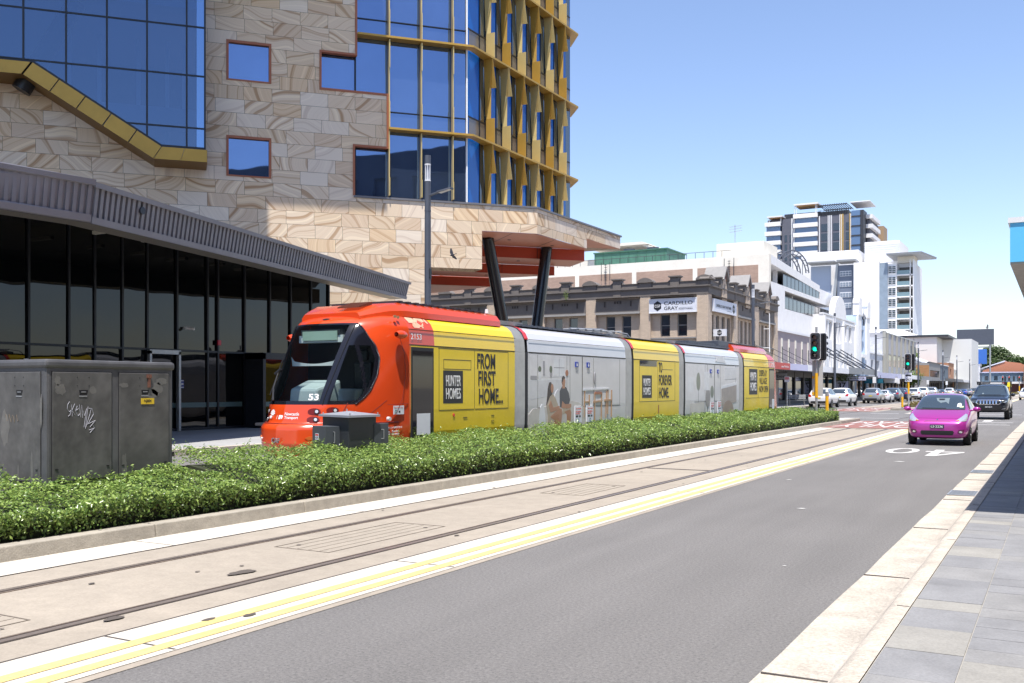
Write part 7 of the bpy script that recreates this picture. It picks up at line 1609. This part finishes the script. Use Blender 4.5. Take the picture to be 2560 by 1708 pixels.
c.decal('grille', [(-.42,.80),(.42,.80),(.50,1.0),(-.50,1.0)], 'f', M_black, .012, False); 
for k in range(6): c.decal('grille_bar', [(-.40+k*.145,.815),(-.345+k*.145,.815),(-.335+k*.145,.985),(-.41+k*.145,.985)], 'f', M_chrome, .03, False, sub=1)
c.decal('grille_surround', [(-.54,1.0),(.54,1.0),(.52,1.03),(-.52,1.03)], 'f', M_chrome, .025, False); c.decal('grille_surround', [(-.43,.775),(.43,.775),(.45,.80),(-.45,.80)], 'f', M_chrome, .025, False); c.decal('grille_side', [(.43,.78),(.48,.78),(.60,.86),(.53,1.02),(.50,1.0),(.54,.87)], 'f', M_chrome, .02)
c.decal('headlight', [(.56,.90),(.72,.86),(.86,.93),(.84,1.02),(.60,1.0)], 'f', mat('smoked_lamp', (.06,.07,.07), .1, coat=1), .01); c.decal('lamp_strip', [(.60,.90),(.74,.875),(.82,.93),(.80,.955),(.72,.91)], 'f', M_head, .014)
c.decal('lower_intake', [(-.55,.50),(.55,.50),(.62,.72),(-.62,.72)], 'f', M_black, .008, False); c.decal('fog_lamp', [(.66,.64),(.74,.64),(.74,.72),(.66,.72)], 'f', mat('smoked_lamp', (.06,.07,.07), .1, coat=1), .01); c.decal('bumper_trim', [(.58,.53),(.74,.55),(.78,.60),(.66,.575)], 'f', M_galv, .01)
c.plate('f', .655, 'DKV·81M', M_pkplate, M_white); c.wheels((-1.45,1.35), .385, .24, .925); c.mirrors(-.72, 1.27, .93, pblk, (.15,.09))
b = MB()
for y in (-.1,.6,1.4): b.box(-.72,.72,y,y+.08,1.93,1.97)
for x in (-.66,.66): b.box(x-.03,x+.03,-.2,1.8,1.90,1.93); b.box(x-.03,x+.03,-.15,-.08,1.8,1.9); b.box(x-.03,x+.03,1.6,1.68,1.8,1.9)
b.build('roof_rack', M_trim, c.root); MB().tube((.93,-.85,1.0),(.96,-.75,1.9),.035,n=8).box(.92,1.0,-.82,-.7,1.84,1.98).build('snorkel', M_trim, c.root)
c.decal('wiper', [(-.5,1.265),(.5,1.26),(.5,1.28),(-.5,1.285)], 'f', M_black, .012, False); c.decal('dash_sticker', [(-.40,1.30),(-.3,1.29),(-.31,1.36),(-.38,1.36)], 'f', mat('through_view', (.16,.2,.22), .15), .012, False)
# parked cars: three builds, then copies in other colours
ST_S = [(-2.2,.42,.74,.78,.60,.55,.4),(-2.12,.32,.84,.89,.80,.74,.5),(-1.85,.27,.93,1.0,.885,.83,.5),(-1.4,.25,.98,1.06,.905,.85,.5),(-1.0,.25,1.0,1.12,.91,.855,.66),(-.6,.25,1.01,1.38,.91,.855,.65),(-.2,.25,1.02,1.60,.91,.855,.635),(.5,.25,1.03,1.67,.91,.855,.635),(1.3,.25,1.05,1.65,.905,.85,.63),(1.85,.29,1.06,1.58,.895,.84,.61),(2.08,.33,1.05,1.36,.87,.82,.61),(2.18,.38,.98,1.06,.83,.77,.5),(2.24,.45,.80,.85,.72,.66,.5)]
def suv(label, pm, loc, plate=M_ylplate):
    c = Car('parked_wagon', label, 'car', ST_S, pm, loc, math.pi, 'cars parked along the left kerb')
    c.decal('rear_window', [(-.56,1.15),(.56,1.15),(.52,1.52),(-.52,1.52)], 'r', M_carglass, .006, False, sub=4); c.decal('side_window', [(-.55,1.08),(.38,1.09),(.38,1.54),(-.12,1.54)], 's', M_carglass, .005); c.decal('side_window', [(.45,1.09),(1.25,1.10),(1.2,1.53),(.45,1.54)], 's', M_carglass, .005); c.decal('side_window', [(1.32,1.12),(1.82,1.18),(1.66,1.50),(1.28,1.53)], 's', M_carglass, .005)
    c.decal('tail_lamp', [(.56,.90),(.80,.90),(.82,1.06),(.74,1.12),(.60,1.04)], 'r', M_tail, .008); c.decal('bumper', [(-.78,.40),(.78,.40),(.80,.56),(-.80,.56)], 'r', M_trim, .008, False); c.decal('windscreen', [(-.7,1.1),(.7,1.1),(.58,1.55),(-.58,1.55)], 'f', M_carglass, .006, False); c.decal('lower_sill', [(-2.0,.27),(2.0,.30),(2.0,.40),(-2.0,.38)], 's', M_trim, .006)
    c.plate('r', .80, None, plate, M_signdk, .34); c.wheels((-1.35,1.32), .345, .2, .885); c.mirrors(-.75, 1.08, .88, pm, (.12,.08)); return c.root
ST_D = [(-2.25,.36,.62,.66,.6,.55,.4),(-2.15,.25,.70,.75,.78,.72,.5),(-1.8,.2,.78,.85,.86,.81,.5),(-1.2,.19,.84,.93,.885,.835,.5),(-.9,.19,.87,.99,.89,.84,.66),(-.5,.19,.89,1.22,.89,.84,.62),(-.1,.19,.90,1.40,.89,.84,.58),(.5,.19,.91,1.45,.89,.84,.58),(1.1,.19,.93,1.38,.885,.835,.57),(1.55,.2,.95,1.18,.88,.83,.60),(1.85,.23,.96,1.04,.86,.80,.5),(2.15,.29,.92,.98,.80,.74,.5),(2.25,.38,.76,.80,.68,.62,.4)]
def sedan(label, pm, loc):
    c = Car('parked_sedan', label, 'car', ST_D, pm, loc, math.pi, 'cars parked along the left kerb')
    c.decal('rear_window', [(-.58,1.05),(.58,1.05),(.50,1.33),(-.50,1.33)], 'r', M_carglass, .006, False, sub=4); c.decal('side_window', [(-.5,.96),(.4,.97),(.4,1.33),(0,1.33)], 's', M_carglass, .005); c.decal('side_window', [(.46,.97),(1.3,1.0),(1.0,1.31),(.46,1.33)], 's', M_carglass, .005)
    c.decal('tail_lamp', [(.45,.80),(.76,.82),(.78,.92),(.48,.90)], 'r', M_tail, .008); c.decal('bumper', [(-.7,.30),(.7,.30),(.72,.42),(-.72,.42)], 'r', M_trim, .007, False); c.decal('windscreen', [(-.7,1.0),(.7,1.0),(.55,1.36),(-.55,1.36)], 'f', M_carglass, .006, False)
    c.plate('r', .66, None, M_ylplate, M_signdk, .34); c.wheels((-1.35,1.35), .315, .19, .865); c.mirrors(-.7, .98, .86, pm); return c.root
def ute(label, pm, loc):
    st = [(-2.6,.5,.86,.9,.66,.6,.5),(-2.5,.42,.96,1.0,.86,.8,.5),(-2.1,.36,1.05,1.11,.92,.87,.5),(-1.5,.35,1.1,1.17,.935,.885,.5),(-1.2,.35,1.12,1.26,.94,.89,.7),(-.85,.35,1.13,1.55,.94,.89,.68),(-.5,.35,1.14,1.76,.94,.89,.65),(.2,.35,1.15,1.80,.94,.89,.65),(.75,.35,1.15,1.74,.94,.89,.65),(.86,.36,1.14,1.22,.935,.89,.6),(1.0,.37,1.12,1.15,.93,.885,.6),(2.4,.42,1.1,1.13,.92,.87,.6),(2.6,.5,1.05,1.08,.88,.82,.6)]
    c = Car('parked_utility', label, 'car', st, pm, loc, math.pi, 'cars parked along the left kerb')
    c.decal('rear_window', [(-.58,1.28),(.58,1.28),(.55,1.66),(-.55,1.66)], 'r', M_carglass, .006, False); c.decal('side_window', [(-.8,1.19),(.1,1.2),(.1,1.68),(-.4,1.68)], 's', M_carglass, .005); c.decal('side_window', [(.15,1.2),(.7,1.2),(.66,1.67),(.15,1.68)], 's', M_carglass, .005)
    c.decal('tail_lamp', [(.72,.74),(.84,.74),(.84,1.0),(.72,1.0)], 'r', M_tail, .008); c.decal('bumper', [(-.75,.5),(.75,.5),(.75,.64),(-.75,.64)], 'r', M_trim, .02, False); c.wheels((-1.6,1.45), .38, .24, .91); c.mirrors(-.95, 1.2, .92, pm, (.14,.09)); return c.root
pw_ = paint('white', (.70,.70,.71), .0); psv = paint('silver', (.42,.43,.45), .5); pbl = paint('steel_blue', (.12,.15,.19), .5); pnv = paint('navy', (.015,.03,.07), .4); pbr = paint('bright_blue', (.02,.09,.40), .3); pgy = paint('graphite', (.06,.062,.068), .5)
KX = -17.15
s0 = suv('nearest parked white wagon with red tail lamps beside the yellow post', pw_, (KX, 83.6, 0))
def sw(pm): return {pw_.name: pm}
dup(s0, (KX+.05, 91.6, 0), math.pi, 'second parked white wagon nose to tail with the first')
dup(s0, (KX, 108.6, 0), math.pi, 'parked silver wagon with yellow plate beside the black framed sign', swap=sw(psv))
d0 = sedan('white sedan parked ahead of the silver wagon', pw_, (KX, 115.4, 0))
dup(s0, (KX, 122.6, 0), math.pi, 'steel blue wagon parked between the white sedan and the navy wagon', swap=sw(pbl))
dup(s0, (KX, 129.8, 0), math.pi, 'navy wagon parked behind the second signal pole', swap=sw(pnv))
dup(s0, (KX, 142.3, 0), math.pi, 'white wagon parked right of the second signal pole')
u0 = ute('white utility parked ahead of the white wagon', pw_, (KX, 150.5, 0))
dup(u0, (KX, 161.5, 0), math.pi, 'silver utility parked before the dark sedan', swap=sw(psv))
dup(d0, (KX, 174, 0), math.pi, 'graphite sedan parked past the silver utility', swap=sw(pgy))
dup(s0, (KX, 190, 0), math.pi, 'white wagon parked beyond the graphite sedan')
dup(d0, (KX, 204, 0), math.pi, 'dark sedan parked beside the bright blue car', swap=sw(pgy))
dup(d0, (KX, 218, 0), math.pi, 'bright blue sedan parked far down the kerb', swap=sw(pbr))
dup(d0, (KX, 231, 0), math.pi, 'grey sedan parked beyond the bright blue one', swap=sw(psv))
dup(s0, (KX, 247, 0), math.pi, 'last dark wagon parked before the far shops', swap=sw(pgy))
dup(s0, (-3.9, 149, 0), 0, 'white wagon driving behind the black four wheel drive at the right frame edge', 'distant moving cars'); dup(d0, (-2.2, 305, 0), 0, 'bright blue car far off at the right edge of the street', 'distant moving cars', swap=sw(pbr))
# ---------------------------------------------------------------- birds
def bird(loc, rz, s, label):
    b = MB(); G = []
    for y, r, z in ((-.17,.004,.0),(-.14,.018,.012),(-.10,.03,.016),(-.03,.05,.0),(.05,.05,-.005),(.13,.028,0),(.2,.012,.005),(.29,.03,.01)):
        G.append([(r*math.cos(a), y, z+r*(.8 if y < .2 else .18)*math.sin(a)) for a in np.linspace(0, 6.2832, 11)])
    b.grid(G)
    o = b.build('pigeon', mat('pigeon_grey', (.06,.06,.075), .7, noise=[(14,.3)]), None, smooth=True, loc=loc)
    for sg in (1, -1):
        w_ = MB(); A = [(.03,-.07,.01),(.17,-.10,.08),(.32,-.02,.14),(.36,.06,.15),(.26,.08,.12),(.15,.10,.07),(.03,.10,.01)]
        w_.add([(sg*x, y, z) for x, y, z in A]+[(sg*x, y, z-.006) for x, y, z in A], [tuple(range(7)), tuple(range(7,14))]+[(i,(i+1)%7,7+(i+1)%7,7+i) for i in range(7)]); w_.build('wing', mat('wing_grey', (.09,.09,.105), .7, noise=[(20,.4)]), o)
    o.scale = (s,)*3; o.rotation_euler = (R(20), R(-55), rz); return tag(o, label, 'bird')
bird((-21.6, 33.4, 7.05), R(250), .75, 'dark pigeon gliding in front of the lit sandstone'); bird((-3.9, 66.6, 5.35), R(80), .55, 'tiny dark bird high in the sky at right')
# ---------------------------------------------------------------- hedge and trees
def leaf_mat(name, c1, c2, gloss=.35):
    m = mat(name, c1, gloss, spec=.5); n = m.node_tree.nodes; l = m.node_tree.links; p = n['Principled BSDF']
    g = n.new('ShaderNodeNewGeometry'); r = n.new('ShaderNodeValToRGB'); r.color_ramp.elements[0].color = (*c1, 1); r.color_ramp.elements[1].color = (*c2, 1)
    l.new(g.outputs['Random Per Island'], r.inputs[0]); l.new(r.outputs[0], p.inputs['Base Color'])
    ts = n.new('ShaderNodeBsdfTranslucent'); l.new(r.outputs[0], ts.inputs[0]); ms = n.new('ShaderNodeMixShader'); ms.inputs[0].default_value = .28
    l.new(p.outputs[0], ms.inputs[1]); l.new(ts.outputs[0], ms.inputs[2]); l.new(ms.outputs[0], n['Material Output'].inputs[0])
    return m
M_leaf = leaf_mat('hedge_leaf', (.085,.165,.03), (.33,.44,.11), .26); M_leaf2 = leaf_mat('tree_leaf', (.03,.06,.015), (.09,.14,.035), .5)
def leaves(name, C, N, S, m, parent=None, up=.5, seed=1):
    """C centres, N outward directions, S lengths: one folded leaf per point, as a single mesh"""
    rg = np.random.default_rng(seed); n = len(C)
    d = rg.normal(size=(n, 3)); d = d/np.linalg.norm(d, axis=1, keepdims=True); nr = N*.9+d*.75; nr[:, 2] += up*.5; nr /= np.linalg.norm(nr, axis=1, keepdims=True)
    t = rg.normal(size=(n, 3)); t -= nr*(t*nr).sum(1, keepdims=True); t /= np.linalg.norm(t, axis=1, keepdims=True)+1e-9; bt = np.cross(nr, t)
    S = S[:, None]; tip = C+t*S*.55+nr*S*.02; base = C-t*S*.45; a = C+bt*S*.24+nr*S*.10+t*S*.02; b = C-bt*S*.24+nr*S*.10+t*S*.02
    V = np.stack([base, a, tip, b], 1).reshape(-1, 3); me = bpy.data.meshes.new(name)
    idx = np.arange(n)*4; F = np.stack([idx, idx+1, idx+2, idx, idx+2, idx+3], 1).reshape(-1, 3)
    me.vertices.add(len(V)); me.vertices.foreach_set('co', V.ravel()); me.loops.add(F.size); me.loops.foreach_set('vertex_index', F.ravel().astype(np.int32))
    me.polygons.add(len(F)); me.polygons.foreach_set('loop_start', (np.arange(len(F))*3).astype(np.int32)); me.update(calc_edges=True); me.materials.append(m)
    o = bpy.data.objects.new(name, me); COL.objects.link(o)
    if parent: o.parent = parent
    return o
def hz_top(x, y):          # hedge height over the bed: clipped, slightly domed, lumpy
    u = np.clip((-8.80-x)/2.0, 0, 1); base = np.where(u < .12, .50+.55*u, np.where(u > .9, .74-2.2*(u-.9), .55+.22*u))
    lump = .035*np.sin(y*1.7+x*2)+.03*np.sin(y*4.1+x*5.3)+.025*np.sin(y*9.7-x*7)
    low = np.where(y < 9.2, -.10, 0)
    return base+lump+low
hd = thing('hedge', 'long low clipped green hedge in the kerbed median in front of the tram', 'hedge', (0, 0, 0))
rg = np.random.default_rng(11); Cs, Ns, Ss = [], [], []
def blocked(x, y): return ((x < -10.02) & (x > -11.1) & (y > 6.95) & (y < 8.95)) | ((x < -9.75) & (x > -10.7) & (y > 8.9) & (y < 9.3)) | ((x < -9.86) & (x > -10.8) & (y > 12.5-.4*(x+9.8)*0) & (y < 13.2) & (y > 12.2-.43*(x+9.8)))
for y0, y1, dens, sz in ((-2,5,260,.055),(5,9,2000,.05),(9,13,1600,.052),(13,18,1150,.056),(18,25,720,.064),(25,34,460,.075),(34,45.7,310,.088)):
    n = int((y1-y0)*2.0*dens); x = rg.uniform(-10.85,-8.80,n); y = rg.uniform(y0,y1,n); z = hz_top(x,y)-np.abs(rg.normal(0,.065,n))+.03
    k = ~blocked(x,y); Cs.append(np.stack([x,y,z],1)[k]); Ns.append(np.tile([0,0,1.],(k.sum(),1))); Ss.append(sz*rg.uniform(.6,1.25,k.sum()))
    n = int((y1-y0)*.62*dens*1.25); y = rg.uniform(y0,y1,n); zt = hz_top(np.full(n,-8.82),y)+.06; z = .14+(zt-.14)*rg.uniform(0,1,n)**.75; x = -8.83+.045*rg.normal(size=n)-.10*(1-np.clip((z-.14)/.3,0,1))
    Cs.append(np.stack([x,y,z],1)); Ns.append(np.tile([.95,-.1,.35],(n,1))); Ss.append(sz*rg.uniform(.6,1.2,n))
n = 1100; x = rg.uniform(-10.8,-8.8,n); z = rg.uniform(.14,.72,n); y = 45.72+.06*rg.normal(size=n); Cs.append(np.stack([x,y,z],1)); Ns.append(np.tile([.3,.9,.2],(n,1))); Ss.append(np.full(n,.085))
n = 1500; x = rg.uniform(-9.3,-8.8,n); y = 45.7+.5*rg.uniform(0,1,n); z = .15+.42*rg.uniform(0,1,n); Cs.append(np.stack([x,y,z],1)); Ns.append(np.tile([.3,.3,.8],(n,1))); Ss.append(np.full(n,.085))
# shoots standing above the clipped top
n = 420; x = rg.uniform(-10.6,-8.9,n); y = 5+rg.uniform(0,1,n)**1.5*30; k = ~blocked(x,y); x, y = x[k], y[k]
for j in range(5):
    z = hz_top(x,y)+.015+.024*j; Cs.append(np.stack([x+rg.normal(0,.018,len(x)),y+rg.normal(0,.018,len(x)),z],1)); Ns.append(np.tile([0,-.2,.8],(len(x),1))); Ss.append(.045*rg.uniform(.7,1.2,len(x)))
C_all = np.concatenate(Cs); leaves('foliage', C_all, np.concatenate(Ns), np.concatenate(Ss), M_leaf, hd, seed=5)['kind'] = 'stuff'
# dark twiggy core that keeps light from passing straight through
b = MB(); ys = [-2+.25*i for i in range(191)]
def core(x, y): return float(hz_top(np.array(x), np.array(y)))-.13
for (xa, xb) in ((-10.74,-10.2),(-10.2,-9.6),(-9.6,-8.90)):
    for ya, yb in zip(ys[:-1], ys[1:]):
        if bool(blocked(np.array((xa+xb)/2), np.array((ya+yb)/2))): continue
        b.hexa([(xa,ya,.1),(xb,ya,.1),(xb,yb,.1),(xa,yb,.1),(xa,ya,core(xa,ya)),(xb,ya,core(xb,ya)),(xb,yb,core(xb,yb)),(xa,yb,core(xa,yb))])
b.build('branches', mat('hedge_core', (.025,.032,.012), .9, noise=[(25,.5)]), hd, fix=False)
b = MB(); rnd = random.Random(3)
for i in range(700):
    y = 4+rnd.random()**1.4*32; x = -8.86-.05*rnd.random(); b.tube((x-.12,y,.13),(x+rnd.uniform(-.03,.04),y+rnd.uniform(-.08,.08),.3+rnd.random()*.1),.005,.003,4,caps=False)
b.build('stems', mat('hedge_twig', (.12,.06,.03), .8), hd)
def tree(label, x, y, h, r, seed, m=M_leaf2, n=9000, name='plane_tree', sq=.8, size=.95, group='trees at the end of the street', trunk=.35, grp=True):
    t = thing(name, label, 'tree', (x, y, 0), 0, group if grp else None); rg = np.random.default_rng(seed); rd = random.Random(seed)
    b = MB(); b.tube((0,0,0),(0,0,h*.42),trunk,trunk*.7,10)
    tips = []
    for i in range(7):
        a = 6.2832*i/7+rd.random(); e = Vector((math.cos(a)*r*.55, math.sin(a)*r*.55, h*(.55+.3*rd.random()))); b.tube((0,0,h*.36),e,trunk*.45,trunk*.15,7); tips.append(e)
    b.build('trunk', mat('bark', (.11,.085,.06), .9, noise=[(4,.3)]), t)
    cl = []; 
    for i in range(26):
        a = rd.random()*6.2832; ph = math.acos(rd.uniform(-.55,1)); k = rd.random()**.35*r*.82; cl.append((k*math.sin(ph)*math.cos(a), k*math.sin(ph)*math.sin(a), h-r*sq+k*math.cos(ph)*sq-.05*h, r*rd.uniform(.25,.42)))
    cl = np.array(cl); w_ = cl[:,3]**2; pick = rg.choice(len(cl), n, p=w_/w_.sum()); d = rg.normal(size=(n,3)); d /= np.linalg.norm(d,axis=1,keepdims=True)
    rad = cl[pick,3]*rg.uniform(.55,1.05,n)**.6; C = cl[pick,:3]+d*rad[:,None]; leaves('crown', C, d, size*rg.uniform(.6,1.3,n), m, t, seed=seed)
    return t
tree('broad plane tree left of the group above the orange gable', -24.5, 430, 18.5, 8.5, 21); tree('lower plane tree in the middle of the group above the blue pub', -13, 425, 14.6, 8, 22); tree('plane tree at the right edge of the group', 1, 420, 18.5, 8.5, 23); tree('darker plane tree behind the group', -4, 445, 13.5, 8, 24)
tree('small bright street tree before the brown brick shop', -19.9, 163, 4.7, 1.6, 31, leaf_mat('young_leaf', (.10,.16,.03), (.22,.32,.07)), 900, 'street_tree', 1.0, .3, None, .07, False)
tree('small street tree tucked behind the grey block', -23.5, 190, 9.4, 1.3, 32, leaf_mat('young_leaf', (.10,.16,.03), (.22,.32,.07)), 500, 'street_tree', 1.0, .4, None, .08, False)
o = leaves('hanging_plant', *(lambda rg: (np.array([-20.4,108.2,2.75])+rg.normal(size=(420,3))*np.array([.5,.2,.26]), rg.normal(size=(420,3)), np.full(420,.17)))(np.random.default_rng(3)), leaf_mat('basket_leaf', (.06,.10,.02), (.13,.18,.05)), seed=9); tag(o, 'bushy hanging plant under the grey awning left of the lilac sign', 'plant')
n = 2600; rg = np.random.default_rng(8); o = leaves('groundcover', np.stack([rg.uniform(-10.4,-9.0,n), 80+220*rg.uniform(0,1,n)**1.4, rg.uniform(.25,.55,n)],1), np.tile([0,0,1.],(n,1)), np.full(n,.3), leaf_mat('dry_leaf', (.12,.10,.03), (.24,.19,.06)), seed=4); o['kind'] = 'stuff'; o['label'] = 'dry ground cover in the far median'
o = leaves('balcony_plant', *(lambda rg: (np.array([-121.3,199.6,21.6])+rg.normal(size=(300,3))*np.array([.8,.2,1.0]), rg.normal(size=(300,3)), np.full(300,.55)))(np.random.default_rng(5)), M_leaf2, seed=19); tag(o, 'dark potted plant on a balcony of the orange brick flats', 'plant')
